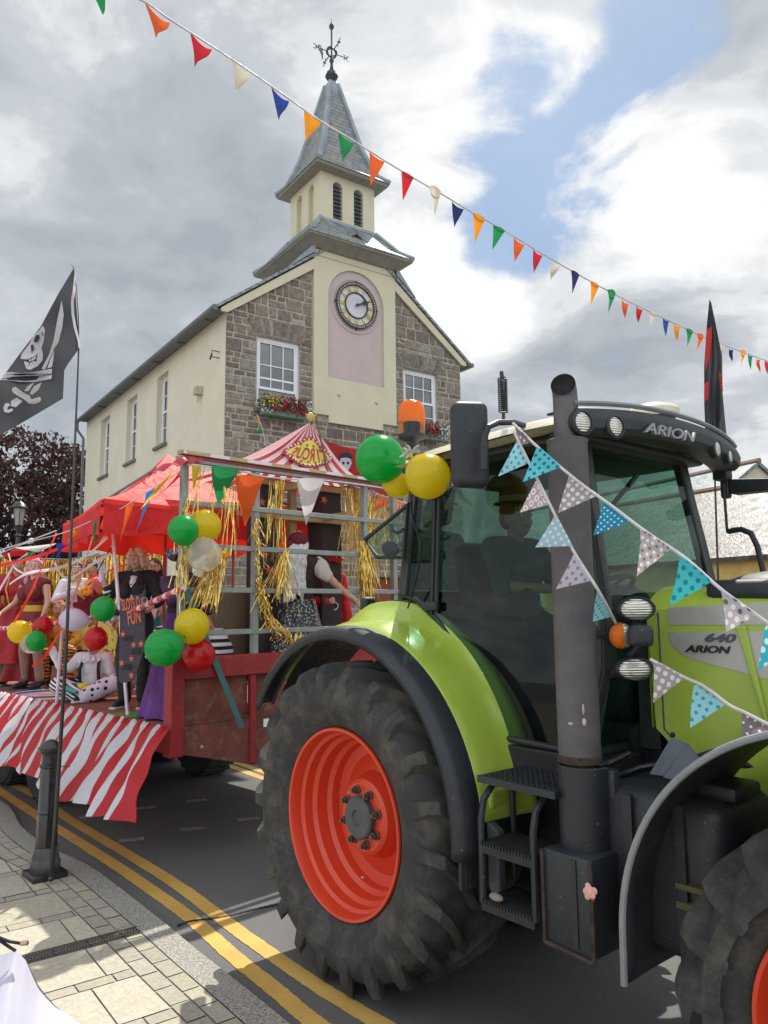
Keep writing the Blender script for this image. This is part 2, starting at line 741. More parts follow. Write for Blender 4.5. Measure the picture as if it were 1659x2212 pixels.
bm_ = MB()
bm_.sheet(lambda u, v: ((u - .5) * 900, (v - .35) * 900, 0), 8, 8)
road = struct(bm_.build('road', asphalt_mat(), smooth=False))

kerb_px = [(0, 1733), (45, 1790), (100, 1833), (150, 1856), (205, 1885), (290, 1950), (360, 2006), (432, 2066), (515, 2132), (597, 2199), (650, 2243)]
kout = [gz(x, y, .03).xy.to_3d() for x, y in kerb_px]
d0 = (kout[0] - kout[1]).normalized()
d0 = Vector((-.74, .67, 0))
kout = [kout[0] + d0 * 30, kout[0] + d0 * 2.2] + kout
d1 = (kout[-1] - kout[-2]).normalized()
kout += [kout[-1] + d1 * 1.5, kout[-1] + d1 * 25]


def offset_line(pts, d):
    o = []
    for i, p in enumerate(pts):
        t = (pts[min(i + 1, len(pts) - 1)] - pts[max(i - 1, 0)]).normalized()
        o.append(p + Vector((t.y, -t.x, 0)) * d)
    return o


def dense(pts, k=4):
    out = []
    n = len(pts)
    for i in range(n - 1):
        p0, p1, p2, p3 = pts[max(i - 1, 0)], pts[i], pts[i + 1], pts[min(i + 2, n - 1)]
        for j in range(k):
            t = j / k
            out.append(.5 * ((2 * p1) + (p2 - p0) * t + (2 * p0 - 5 * p1 + 4 * p2 - p3) * t * t + (3 * p1 - p0 - 3 * p2 + p3) * t ** 3))
    out.append(pts[-1])
    return out


kd = dense(kout[1:-1], 4)
kd = [kout[0]] + kd + [kout[-1]]
PZ = .055
KW = .17
kin = offset_line(kd, KW)          # towards the pavement (left/near side)
mid = (kin[len(kin) // 2] - kd[len(kd) // 2])
if mid.x > 0:
    kin = offset_line(kd, -KW)


def ribbon(mb, a, b, z, z0=None):
    for i in range(len(a) - 1):
        mb.add([a[i] + V(0, 0, z), a[i + 1] + V(0, 0, z), b[i + 1] + V(0, 0, z), b[i] + V(0, 0, z)], [(0, 1, 2, 3)])
        if z0 is not None:
            mb.add([a[i] + V(0, 0, z0), a[i + 1] + V(0, 0, z0), a[i + 1] + V(0, 0, z), a[i] + V(0, 0, z)], [(0, 1, 2, 3)])


def kerb_mat():
    n = NT('kerb_granite')
    f = n.noise(70, 5, .7)
    base = n.mix(n.ramp(f, .38, .62), (.12, .115, .105), (.42, .40, .36))
    base = n.mix(n.ramp(n.noise(2.2, 4), .3, .7, 0, .5), base, (.30, .28, .24))
    n.color(base); n.rough(.8); n.bump(f, .6, .006)
    return n.m


m = MB()
ribbon(m, kd, kin, PZ, -.05)
struct(m.build('kerb', kerb_mat(), smooth=False))
# pavement bed (mortar), then slabs laid on it
m = MB()
far = [p + V(-60, -6, 0) if i else p + V(-60, 10, 0) for i, p in enumerate(kin)]
ribbon(m, kin, [Vector((-70 + 0 * p.x, p.y - 40, 0)) for p in kin], PZ - .006)
struct(m.build('pavement', pm('paving_bed', (.22, .20, .17), .9, var=.3, scale=3, bump=.4), smooth=False))


def clip(poly, p, q, side):
    """keep the part of poly on the given side of the line p-q"""
    out = []
    d = q - p
    nrm = Vector((d.y, -d.x, 0)) * side

    def s(a):
        return (a - p).dot(nrm)
    for i in range(len(poly)):
        a, b = poly[i], poly[(i + 1) % len(poly)]
        sa, sb = s(a), s(b)
        if sa >= 0:
            out.append(a)
        if (sa >= 0) != (sb >= 0):
            out.append(a + (b - a) * (sa / (sa - sb)))
    return out


side_sign = 1 if (kin[10] - kd[10]).dot(Vector(((kd[11] - kd[10]).y, -(kd[11] - kd[10]).x, 0))) > 0 else -1
border = offset_line(kin, .012 * side_sign * 1)
band1 = offset_line(kin, .14 * side_sign)
slab = MB()
rnd = random.Random(3)


def slabcol(k=1.):
    b = rnd.uniform(.90, 1.07) * k
    return (.405 * b, .37 * b * rnd.uniform(.97, 1.03), .30 * b * rnd.uniform(.93, 1.05))


# row of blocks following the kerb
acc = 0.
step = .205
pts = kin[1:-1]
dist = [0.]
for i in range(1, len(pts)):
    dist.append(dist[-1] + (pts[i] - pts[i - 1]).length)


def on(line, s):
    for i in range(1, len(dist)):
        if dist[i] >= s:
            t = (s - dist[i - 1]) / (dist[i] - dist[i - 1])
            return line[i - 1].lerp(line[i], t)
    return line[-1]


o1 = offset_line(kin, .008 * side_sign)[1:-1]
o2 = offset_line(kin, .105 * side_sign)[1:-1]
o3 = offset_line(kin, .115 * side_sign)[1:-1]
o4 = offset_line(kin, .215 * side_sign)[1:-1]
s_ = 0.
while s_ < dist[-1] - .3:
    for a, b, sh in ((o1, o2, 0), (o3, o4, .1)):
        q = [on(a, s_ + .005 + sh), on(a, s_ + step - .005 + sh), on(b, s_ + step - .005 + sh), on(b, s_ + .005 + sh)]
        slab.cur = slabcol(.84)
        z = PZ + rnd.uniform(-.001, .0015)
        slab.add([p + V(0, 0, z) for p in q], [(0, 1, 2, 3)])
    s_ += step
inner = offset_line(kin, .225 * side_sign)
# field: slabs between rows of small blocks, laid along the drain's direction
da = gz(60, 2082, PZ); db = gz(327, 2012, PZ)
ax = (db - da).normalized(); ax.z = 0
ay = Vector((-ax.y, ax.x, 0))
org = Vector((da.x, da.y, 0))
y_ = -3.2
rows = []
while y_ < 4.6:
    if abs(y_ + .165) < .08:
        y_ = 0.
    for hgt, wid, kk in ((.455, .60, 1.), (.10, .20, .84)):
        if y_ < 0 < y_ + hgt - .03:
            hgt = -y_ - .0
        if hgt < .03:
            continue
        rows.append((y_, hgt, wid, kk))
        y_ += hgt
    if abs(y_) < .02:
        y_ = .145    # the drain channel
for (y0, hgt, wid, kk) in rows:
    x = -4.5 + rnd.uniform(0, wid)
    while x < 6:
        w = wid * (rnd.choice((1, 1, .5)) if kk == 1. else 1)
        g_ = .005
        q = [org + ax * (x + g_) + ay * (y0 + g_), org + ax * (x + w - g_) + ay * (y0 + g_), org + ax * (x + w - g_) + ay * (y0 + hgt - g_), org + ax * (x + g_) + ay * (y0 + hgt - g_)]
        c = sum(q, Vector()) / 4
        best = min(range(len(inner) - 1), key=lambda i: ((inner[i] + inner[i + 1]) / 2 - c).length)
        for j in (best - 1, best, best + 1):
            if 0 <= j < len(inner) - 1 and len(q) > 2:
                q = clip(q, inner[j], inner[j + 1], side_sign)
        if len(q) > 2:
            slab.cur = slabcol(kk)
            z = PZ + rnd.uniform(-.001, .0015)
            slab.add([p.xy.to_3d() + V(0, 0, z) for p in q], [tuple(range(len(q)))])
        x += w
slabm = attrmat('paving_stone', .85, .16, 45, .35, .003)
struct(slab.build('paving', slabm, smooth=False))
# the drain channel across the pavement
dr = thing('drain_channel', 'long dark slotted metal drain grating set across the pale paving', 'drain', org + V(0, 0, PZ))
m = MB()
Ld = (db - da).length - .05
rot = math.atan2(ax.y, ax.x)
dr.rotation_euler = (0, 0, rot)
m.bb(-.9, Ld, .008, .018, -.004, .004); m.bb(-.9, Ld, .122, .134, -.004, .004)
for i in range(int((Ld + .9) / .018)):
    x = -.9 + i * .018
    for k in range(3):
        m.box((x + (.006 if k % 2 else 0), .036 + k * .034, 0), (.009, .028, .008), .5)
m.build('grating', pm('cast_iron_grate', (.12, .105, .10), .6, .6, bump=.2), dr, smooth=False)
m = MB(); m.bb(-.9, Ld, .018, .122, -.006, -.005)
m.build('channel', pm('drain_dark', (.012, .012, .012), .9), dr, smooth=False)

# double yellow lines
ym = NT('yellow_paint')
w_ = ym.noise(24, 6, .7)
yb = ym.mix(ym.ramp(ym.noise(3, 4), .3, .7), (.52, .31, .065), (.62, .39, .10))
yb = ym.mix(ym.ramp(w_, .60, .74, 0, .75), yb, (.14, .12, .10))
ym.color(yb); ym.rough(.75); ym.bump(ym.noise(180, 3), .35, .003)
YELLOW = ym.m


def ground_line(pxs, width, name, mat, z=.004, ext=None, jit=.003):
    pts = [gz(x, y, 0) for x, y in pxs]
    pts = [p.xy.to_3d() for p in pts]
    pts = dense(pts, 22)
    if ext:
        pts = [pts[0] + (pts[0] - pts[8]).normalized() * ext[0]] + pts + [pts[-1] + (pts[-1] - pts[-9]).normalized() * ext[1]]
    a = offset_line(pts, width / 2)
    b = offset_line(pts, -width / 2)
    a = [p + V(rnd.uniform(-jit, jit), rnd.uniform(-jit, jit), 0) for p in a]
    b = [p + V(rnd.uniform(-jit, jit), rnd.uniform(-jit, jit), 0) for p in b]
    mb = MB()
    ribbon(mb, a, b, z)
    return struct(mb.build(name, mat, smooth=False))


ground_line([(0, 1709), (86, 1766), (230, 1857), (324, 1921), (414, 1986), (504, 2066), (597, 2141), (660, 2195), (724, 2240)], .11, 'yellow_line', YELLOW, ext=(14, 3))
ground_line([(0, 1680), (90, 1727), (144, 1767), (288, 1853), (396, 1922), (504, 2004), (597, 2070), (700, 2140), (820, 2212)], .11, 'yellow_line', YELLOW, ext=(14, 3))
for pr in ([(462, 1634), (505, 1646), (552, 1662), (640, 1690)], [(470, 1648), (505, 1658), (552, 1676), (640, 1706)]):
    ground_line(pr, .11, 'yellow_line', YELLOW, ext=(8, 3))
worn = pm('worn_white_paint', (.30, .27, .26), .8, var=.3, scale=20)
for (cx, cy) in ((196, 1765), (284, 1815), (416, 1791), (537, 1770), (313, 1746), (424, 1730)):
    c = gz(cx, cy, 0)
    mb = MB(); mb.box((c.x, c.y, .0045), (.22, .10, .001), .35)
    struct(mb.build('road_marking', worn, smooth=False))
tar = pm('tar_seam', (.02, .02, .021), .6)
ground_line([(384, 2002), (410, 1992), (480, 1982), (545, 1966), (600, 1955)], .025, 'road_seam', tar, z=.006, jit=.006)

# far side of the street: pavement in front of the town hall
m = MB()
fp = [V(-16, 20.3, 0), V(-9.0, 15.2, 0), V(-4.0, 11.6, 0), V(.3, 13.2, 0), V(6, 16.5, 0), V(14, 18, 0), V(14, 40, 0), V(-16, 40, 0)]
m.prism([(p.x, p.y) for p in fp], (0, 0, 0), (1, 0, 0), (0, 1, 0), (0, 0, 1), .12)
struct(m.build('far_pavement', pm('far_paving', (.33, .31, .28), .85, var=.2, scale=2), smooth=False))

# ================================================================ TOWN HALL
TH = Loc((-3.19, 15.0, 0), R(35))
hall = thing('town_hall', 'cream rendered and grey stone town hall with a clock tower and slate spire', 'building', TH.o, TH.rz)
CREAM = pm('cream_render', '#d9d2bc', .85, var=.05, scale=1.2, bump=.25, bscale=120, bdist=.004, dirt=.12, dcol=(.42, .39, .28))
CREAM2 = pm('yellow_cream_render', '#d0cab0', .85, var=.04, scale=1.5, bump=.2, bscale=120, bdist=.003, dirt=.08, dcol=(.45, .42, .27))
PINK = pm('mauve_panel', '#c2b1ae', .85, var=.04, scale=2, bump=.1)
WHITEP = pm('white_gloss_paint', '#e6e8ee', .35, var=.03)
SLATE_GREY = pm('lead_grey', '#8f989e', .5, .2, var=.18, scale=3, bump=.2, bscale=20)
STONE_SILL = pm('stone_sill', '#77736b', .85, var=.2, bump=.4)
MORTAR = pm('lime_mortar', '#8f8a7e', .9, var=.15, scale=4, bump=.5)
DARKIN = pm('dark_interior', (.02, .022, .025), .6)


def slate_mat(name, c1, c2, c3, rows=7.5, colsz=4.):
    n = NT(name)
    s = n.sep(n.tc.outputs['Object'])
    zr = n.math('MULTIPLY', s[2], rows)
    row = n.math('FLOOR', zr)
    hx = n.math('ADD', n.math('MULTIPLY', n.math('ADD', s[0], s[1]), colsz), n.math('MULTIPLY', row, .5))
    cmb = n.N('ShaderNodeCombineXYZ')
    n.L(n.math('FLOOR', hx), cmb.inputs[0]); n.L(row, cmb.inputs[1])
    wn = n.N('ShaderNodeTexWhiteNoise'); n.L(cmb.outputs[0], wn.inputs['Vector'])
    base = n.mix(wn.outputs['Value'], lin(c1), lin(c2))
    base = n.mix(n.ramp(n.noise(3.2, 6, .7), .48, .66, 0, .8), base, lin(c3))
    gapz = n.math('LESS_THAN', n.math('FRACT', zr), .12)
    gapx = n.math('LESS_THAN', n.math('FRACT', hx), .07)
    g = n.math('MAXIMUM', gapz, gapx)
    base = n.mix(n.math('MULTIPLY', g, .7), base, (.03, .03, .03))
    n.color(base)
    n.rough(n.ramp(n.noise(5, 4), .3, .7, .32, .6))
    hgt = n.math('ADD', n.math('MULTIPLY', n.math('FRACT', zr), -.8), n.math('MULTIPLY', n.noise(18, 5), .7))
    n.bump(n.math('SUBTRACT', hgt, g), .7, .02)
    MATS[name] = n.m
    return n.m


SLATE = slate_mat('roof_slate', '#737a7e', '#949b9c', '#98906e')
SPIRE_SLATE = slate_mat('spire_slate', '#757b81', '#8f9495', '#958b66', 9, 5)


def wall_holes(mb, o, ux, un, x0, x1, z0, z1, holes, depth):
    """flat wall with openings; each opening gets reveals going depth behind the face"""
    xs = sorted({x0, x1, *[h[0] for h in holes], *[h[1] for h in holes]})
    zs = sorted({z0, z1, *[h[2] for h in holes], *[h[3] for h in holes]})
    o, ux, un = Vector(o), Vector(ux), Vector(un)
    P = lambda x, z, d=0: o + ux * x + V(0, 0, z) - un * d
    for i in range(len(xs) - 1):
        for j in range(len(zs) - 1):
            cx, cz = (xs[i] + xs[i + 1]) / 2, (zs[j] + zs[j + 1]) / 2
            if any(h[0] < cx < h[1] and h[2] < cz < h[3] for h in holes):
                continue
            mb.add([P(xs[i], zs[j]), P(xs[i + 1], zs[j]), P(xs[i + 1], zs[j + 1]), P(xs[i], zs[j + 1])], [(0, 1, 2, 3)])
    for h in holes:
        a = [(h[0], h[2]), (h[1], h[2]), (h[1], h[3]), (h[0], h[3])]
        for k in range(4):
            p, q = a[k], a[(k + 1) % 4]
            mb.add([P(*p), P(*q), P(*q, depth), P(*p, depth)], [(0, 1, 2, 3)])


GW = 6.27      # width of the gable
HL = 11.1      # length of the hall
EZ = 8.28
SW = [(3.42, 4.22, 6.03, 7.80), (5.82, 6.72, 6.03, 7.80), (8.42, 9.36, 6.03, 7.80)]      # first-floor windows on the long side (y0,y1,z0,z1)
SG = [(1.6, 2.5, 1.9, 3.75), (3.3, 4.2, 1.9, 3.75), (5.2, 6.1, 1.9, 3.75), (7.1, 8.0, 1.9, 3.75), (9.0, 9.9, 1.9, 3.75)]
GWIN = [(.70, 1.72, 6.20, 7.76), (4.50, 5.52, 6.20, 7.72)]
GDOOR = [(3.55, 4.95, .1, 2.75), (.8, 1.9, 1.3, 3.2)]
m = MB()
wall_holes(m, (0, 0, 0), (0, 1, 0), (-1, 0, 0), -.0, HL, 0, EZ, SW + SG, .34)
wall_holes(m, (GW, 0, 0), (0, 1, 0), (1, 0, 0), -.0, HL, 0, EZ, [], .2)
m.add([(0, HL, 0), (GW, HL, 0), (GW, HL, EZ), (GW / 2, HL, EZ + GW / 2 * .75), (0, HL, EZ)], [(0, 1, 2, 3, 4)])
m.build('side_wall', CREAM, hall, smooth=False)


def roofz(x):
    return EZ + min(x, GW - x) * .75


# gable: mortar sheet with openings + every stone laid in it
g = MB()
g.cur = lin('#a8a294')
wall_holes(g, (0, 0, 0), (1, 0, 0), (0, -1, 0), 0, GW, 0, EZ, GWIN + GDOOR, .22)
g.add([(0, 0, EZ), (GW, 0, EZ), (GW / 2, 0, EZ + GW / 2 * .75)], [(0, 1, 2)])
rs = random.Random(11)


def stone_col():
    k = rs.random()
    b = rs.uniform(.75, 1.2)
    if k < .6:
        c = (.225, .19, .15)
    elif k < .85:
        c = (.19, .155, .135)
    else:
        c = (.27, .25, .22)
    return tuple(x * b for x in c)


def stone(x0, x1, z0, z1, proud=.012):
    j = .016
    q = [(x0 + rs.uniform(0, j), z0 + rs.uniform(0, j)), (x1 - rs.uniform(0, j), z0 + rs.uniform(0, j)), (x1 - rs.uniform(0, j), z1 - rs.uniform(0, j)), (x0 + rs.uniform(0, j), z1 - rs.uniform(0, j))]
    q = [(x, min(z, roofz(x) - .03)) for x, z in q]
    if q[2][1] - q[1][1] < .03 and q[3][1] - q[0][1] < .03:
        return
    g.cur = stone_col()
    pr = proud + rs.uniform(-.006, .008)
    c = (sum(p[0] for p in q) / 4, sum(p[1] for p in q) / 4)
    e = .008
    qi = [(p[0] + (e if p[0] < c[0] else -e), p[1] + (e if p[1] < c[1] else -e)) for p in q]
    vs = [(p[0], -.001, p[1]) for p in q] + [(p[0], -pr, p[1]) for p in qi]
    g.add(vs, [(4, 5, 6, 7), (0, 1, 5, 4), (1, 2, 6, 5), (2, 3, 7, 6), (3, 0, 4, 7)])


def arch_zone(h):
    return (h[0] - .34, h[1] + .34, h[3] + .02, h[3] + .40)


arches = [arch_zone(h) for h in GWIN]
tower_zone = (2.02, 4.23, 6.14, 13)
blocks = list(GWIN) + list(GDOOR) + [tower_zone]
cuts = sorted({z for h in blocks for z in (h[2], h[3]) if z < 10.5})
z = 0.0
while z < 10.7:
    hgt = rs.choice((.12, .15, .18, .21, .25, .29))
    nxt = [c for c in cuts if z + .05 < c < z + hgt + .07]
    if nxt:
        hgt = nxt[0] - z
    z1 = z + hgt
    iv = [(0.0, GW)]
    for h in blocks:
        if h[2] < z1 - .02 and h[3] > z + .02:
            iv = [p for a, b in iv for p in ((a, min(b, h[0])), (max(a, h[1]), b)) if p[1] - p[0] > .03]
    for a, b in iv:
        x = a
        while x < b - .02:
            w = rs.uniform(.14, .44)
            if b - x - w < .15:
                w = b - x
            if hgt > .21 and rs.random() < .35:
                k = rs.uniform(.35, .65)
                stone(x, x + w - .02, z, z + hgt * k - .018)
                w2 = w * rs.uniform(.4, .6)
                stone(x, x + w2 - .02, z + hgt * k, z1 - .018)
                stone(x + w2, x + w - .02, z + hgt * k, z1 - .018)
            else:
                stone(x, x + w - .02, z, z1 - .018)
            x += w
    z = z1
for h in GWIN:
    xc = (h[0] + h[1]) / 2
    n_ = 13
    g.cur = lin('#8f897c')
    g.add([(xc - .58, -.019, h[3] + .02), (xc + .58, -.019, h[3] + .02), (xc + .74, -.019, h[3] + .33), (xc, -.019, h[3] + .40), (xc - .74, -.019, h[3] + .33)], [(0, 1, 2, 3, 4)])
    for i in range(n_):
        u0, u1 = i / n_, (i + 1) / n_
        def vx(u, top):
            base = h[0] - .06 + (h[1] - h[0] + .12) * u
            return xc + (base - xc) * (1.28 if top else 1.0)
        bow = lambda u: .07 * (1 - (2 * u - 1) ** 2)
        q = [(vx(u0, 0) + .003, h[3] + .03 + bow(u0) * .4), (vx(u1, 0) - .003, h[3] + .03 + bow(u1) * .4), (vx(u1, 1) - .003, h[3] + .32 + bow(u1)), (vx(u0, 1) + .003, h[3] + .32 + bow(u0))]
        g.cur = stone_col()
        e = .01
        vs = [(p[0], -.001, p[1]) for p in q] + [(p[0] + (e if k in (0, 3) else -e), -.03, p[1] + (e if k < 2 else -e)) for k, p in enumerate(q)]
        g.add(vs, [(4, 5, 6, 7), (0, 1, 5, 4), (1, 2, 6, 5), (2, 3, 7, 6), (3, 0, 4, 7)])
STONEM = attrmat('rubble_stone', .88, .28, 11, .7, .02)
g.build('stone_gable', STONEM, hall, smooth=False)

# raking cream verge boards
for s in (0, 1):
    m = MB()
    sgn = 1 if s == 0 else -1
    X = lambda x: x if s == 0 else GW - x
    lim = 2.02 if s == 0 else GW - 4.23
    v0 = [(-.14, EZ - .14 + .01), (lim, roofz(lim) - .03), (lim, roofz(lim) - .27), (.0, EZ - .20), (-.14, EZ - .20)]
    m.prism([(X(a), b) for a, b in v0], (0, -.035, 0), (1, 0, 0), (0, 0, 1), (0, -1, 0), .05)
    m.build('verge_board', CREAM2, hall, smooth=False)
m = MB()
for sgn in (0, 1):
    a, b = (-.28, GW / 2) if sgn == 0 else (GW + .28, GW / 2)
    za, zb = EZ - .28 * .75 + .02, EZ + GW / 2 * .75 + .02
    m.add([(a, -.12, za), (b, -.12, zb), (b, HL + .1, zb), (a, HL + .1, za), (a, -.12, za + .07), (b, -.12, zb + .07), (b, HL + .1, zb + .07), (a, HL + .1, za + .07)],
          [(0, 1, 2, 3), (4, 5, 6, 7), (0, 1, 5, 4), (3, 2, 6, 7), (0, 3, 7, 4), (1, 2, 6, 5)])
m.build('roof', SLATE, hall, smooth=False)
m = MB()
for gx in (-.30, GW + .30):
    m.tube([(gx, -.14, EZ - .17), (gx, HL + .12, EZ - .17)], .06, 8)
for k in range(7):
    m.bb(-.25, -.02, .6 + k * 1.65, .64 + k * 1.65, EZ - .2, EZ - .1)
m.bb(-.27, -.003, -.03, HL, EZ - .165, EZ - .14)
m.tube([(-.30, HL, EZ - .2), (-.28, HL + .03, EZ - .45), (-.08, HL + .05, EZ - .7), (-.06, HL + .05, 0.1)], .045, 8)
m.build('gutter', pm('grey_gutter', '#6c7276', .55, .1, bump=.2), hall)


def sash(parent, M, w, h, cols=3, rows=4, opened=False, curtain=False):
    """M: frame with x along the width, y up, z outwards; origin bottom left of the opening, on the wall face"""
    def P(mb, x0, x1, y0, y1, z0, z1):
        pts = [M @ Vector((x, y, z)) for z in (z0, z1) for y in (y0, y1) for x in (x0, x1)]
        mb.add(pts, [(0, 2, 3, 1), (4, 5, 7, 6), (0, 1, 5, 4), (2, 6, 7, 3), (1, 3, 7, 5), (0, 4, 6, 2)])
    gl = MB()
    P(gl, .05, w - .05, .05, h - .05, -.012, -.008)
    win = gl.build('window', MATS.get('window_glass') or winglass(), parent, smooth=False)
    fr = MB()
    t = .075
    P(fr, 0, t, 0, h, -.03, .03); P(fr, w - t, w, 0, h, -.03, .03); P(fr, t, w - t, h - t, h, -.03, .03); P(fr, t, w - t, 0, t * .8, -.03, .03)
    mz = h * (.30 if opened else .5)
    iw = w - 2 * t
    s = .035
    # upper sash in front, lower sash behind it
    P(fr, t, w - t, mz - .025, mz + .03, -.002, .02)
    P(fr, t, t + s, mz, h - t, -.002, .018); P(fr, w - t - s, w - t, mz, h - t, -.002, .018); P(fr, t, w - t, h - t - s, h - t, -.002, .0185)
    for c in range(1, cols):
        x = t + iw * c / cols
        P(fr, x - .011, x + .011, mz if opened else t, h - t, -.004, .012)
    half = rows // 2
    for r_ in range(1, half):
        y = mz + (h - t - mz) * r_ / half
        P(fr, t, w - t, y - .011, y + .011, -.004, .0125)
        if not opened:
            y = t + (mz - t) * r_ / half
            P(fr, t, w - t, y - .011, y + .011, -.004, .0125)
    if opened:
        y = mz + (h - t - mz) * .22
        P(fr, t, w - t, y - .02, y + .02, -.006, .004)
    fr.build('frame', WHITEP, win, smooth=False)
    if curtain:
        cu = MB()
        for (a, b) in ((t, t + iw * .3), (w - t - iw * .3, w - t)):
            cu.sheet(lambda u, v: M @ Vector((a + (b - a) * u, t + (h - 2 * t) * v, -.07 + .015 * math.sin(u * 28))), 24, 1)
        cu.build('curtain', pm('net_curtain', '#b9b9b5', .9), win)
    return win


def winglass():
    n = NT('window_glass')
    n.color((.045, .052, .058)); n.rough(.04)
    n.b.inputs['Specular IOR Level'].default_value = 1.0
    n.b.inputs['IOR'].default_value = 1.6
    MATS['window_glass'] = n.m
    return n.m


for i, h in enumerate(GWIN):
    M = frame((h[0], .10, h[2]), (1, 0, 0), (0, 0, 1))
    wn_ = sash(hall, M, h[1] - h[0], h[3] - h[2], 3, 4, opened=(i == 0))
    s = MB(); s.bb(h[0] - .06, h[1] + .06, -.07, .10, h[2] - .09, h[2] - .003)
    s.build('sill', STONE_SILL, wn_, smooth=False, bevel=.008)
for h in SW + SG:
    M = frame((.17, h[1], h[2]), (0, -1, 0), (0, 0, 1))
    wn_ = sash(hall, M, h[1] - h[0], h[3] - h[2], 3, 4)
    s = MB(); s.bb(-.07, .17, h[0] - .05, h[1] + .05, h[2] - .08, h[2] - .003)
    s.build('sill', STONE_SILL, wn_, smooth=False, bevel=.008)
h = GDOOR[1]
M = frame((h[0], .10, h[2]), (1, 0, 0), (0, 0, 1))
sash(hall, M, h[1] - h[0], h[3] - h[2], 3, 4)
m = MB(); h = GDOOR[0]
m.bb(h[0], h[1], .12, .17, h[2], h[3])
for k in (0, 1):
    for r_ in (0, 1, 2):
        m.bb(h[0] + .12 + k * .68, h[0] + .58 + k * .68, .105, .12, h[2] + .2 + r_ * .8, h[2] + .8 + r_ * .8)
dr_ = m.build('door', pm('brick_red_paint', '#7c3b2b', .5), hall, smooth=False, bevel=.01)
m = MB(); m.sphere((h[0] + .78, .09, 1.15), .035, 10, 8)
m.build('handle', pm('brass', (.5, .36, .12), .35, .9), dr_)

# ---- tower
TX0, TX1, TY0, TY1 = 2.02, 4.23, -.075, 2.05
TCX, TCY = (TX0 + TX1) / 2, (TY0 + TY1) / 2
m = MB()
PXC, PR, PZ0, PZC = 3.135, .755, 7.12, 8.985
TT = 10.05
fy = TY0
nA = 24
arc = [(PXC + PR * math.cos(PI - PI * k / nA), PZC + PR * math.sin(PI - PI * k / nA)) for k in range(nA + 1)]


def outer_pt(p):
    dx, dz = p[0] - PXC, p[1] - PZC
    t = 1e9
    if dx > 1e-6:
        t = min(t, (TX1 - PXC) / dx)
    if dx < -1e-6:
        t = min(t, (TX0 - PXC) / dx)
    if dz > 1e-6:
        t = min(t, (TT - PZC) / dz)
    return (PXC + dx * t, PZC + dz * t)


def q3(a, y=fy):
    return (a[0], y, a[1])


for k in range(nA):
    a, b = arc[k], arc[k + 1]
    oa, ob = outer_pt(a), outer_pt(b)
    if abs(oa[1] - ob[1]) > 1e-4 and abs(oa[0] - ob[0]) > 1e-4:
        cor = (TX0 if oa[0] < PXC else TX1, TT)
        m.add([q3(a), q3(oa), q3(cor), q3(ob), q3(b)], [(0, 1, 2, 3, 4)])
    else:
        m.add([q3(a), q3(oa), q3(ob), q3(b)], [(0, 1, 2, 3)])
    m.add([q3(a), q3(b), q3(b, fy + .05), q3(a, fy + .05)], [(0, 1, 2, 3)])
m.add([q3((TX0, PZ0)), q3((PXC - PR, PZ0)), q3((PXC - PR, PZC)), q3((TX0, PZC))], [(0, 1, 2, 3)])
m.add([q3((PXC + PR, PZ0)), q3((TX1, PZ0)), q3((TX1, PZC)), q3((PXC + PR, PZC))], [(0, 1, 2, 3)])
for sx in (-1, 1):
    x = PXC + sx * PR
    m.add([(x, fy, PZ0), (x, fy + .05, PZ0), (x, fy + .05, PZC), (x, fy, PZC)], [(0, 1, 2, 3)])
zb = 6.255
m.add([q3((TX0, zb)), q3((TX1, zb)), q3((TX1, PZ0)), q3((TX0, PZ0))], [(0, 1, 2, 3)])
m.bb(2.40, 3.84, fy, .0, 6.10, zb - .0)
# sides, and everything above the roof
m.add([(TX0, fy, zb), (TX0, TY1, zb), (TX0, TY1, TT), (TX0, fy, TT)], [(0, 1, 2, 3)])
m.add([(TX1, fy, zb), (TX1, TY1, zb), (TX1, TY1, TT), (TX1, fy, TT)], [(0, 1, 2, 3)])
m.add([(TX0, TY1, zb), (TX1, TY1, zb), (TX1, TY1, TT), (TX0, TY1, TT)], [(0, 1, 2, 3)])
m.add([(TX0, fy, zb), (TX1, fy, zb), (TX1, .0, zb), (TX0, .0, zb)], [(0, 1, 2, 3)])
tw = m.build('tower_wall', CREAM2, hall, smooth=False)
m = MB(); m.bb(TX0 + .02, TX1 - .02, fy - .008, fy, 9.86, 9.872)
m.build('string_line', pm('render_line', '#9c9672', .9), tw, smooth=False)
m = MB()
m.prism([(PXC - PR, PZ0)] + arc + [(PXC + PR, PZ0)], (0, fy + .05, 0), (1, 0, 0), (0, 0, 1), (0, 1, 0), .02)
pnl = m.build('clock_panel', PINK, hall, smooth=False)
m = MB()
m.lathe([(.66, .0), (.66, -.018), (.63, -.022), (.60, -.018), (.60, 0)], (PXC, fy + .05, 8.93), 'Y', 48)
m.build('moulding', PINK, pnl)
# lead flashing beside the tower
for (xa, xb) in ((1.45, TX0 - .002), (4.8, TX1 + .002)):
    m = MB()
    m.add([(xa, -.14, roofz(xa) + .10), (xb, -.14, roofz(xb) + .12), (xb, -.14, roofz(xb) + .32), (xa, .3, roofz(xa) + .10), (xb, .3, roofz(xb) + .12), (xb, .3, roofz(xb) + .32)], [(0, 1, 2), (3, 4, 5), (0, 2, 5, 3), (0, 1, 4, 3)])
    m.build('lead_flashing', SLATE_GREY, hall, smooth=False)


def sq(mb, levels, cx, cy):
    """square rings joined: levels of (half side, z)"""
    vs = []
    for hs, z in levels:
        vs += [(cx - hs, cy - hs, z), (cx + hs, cy - hs, z), (cx + hs, cy + hs, z), (cx - hs, cy + hs, z)]
    fs = []
    for i in range(len(levels) - 1):
        for k in range(4):
            k2 = (k + 1) % 4
            fs.append((i * 4 + k, i * 4 + k2, (i + 1) * 4 + k2, (i + 1) * 4 + k))
    mb.add(vs, fs)


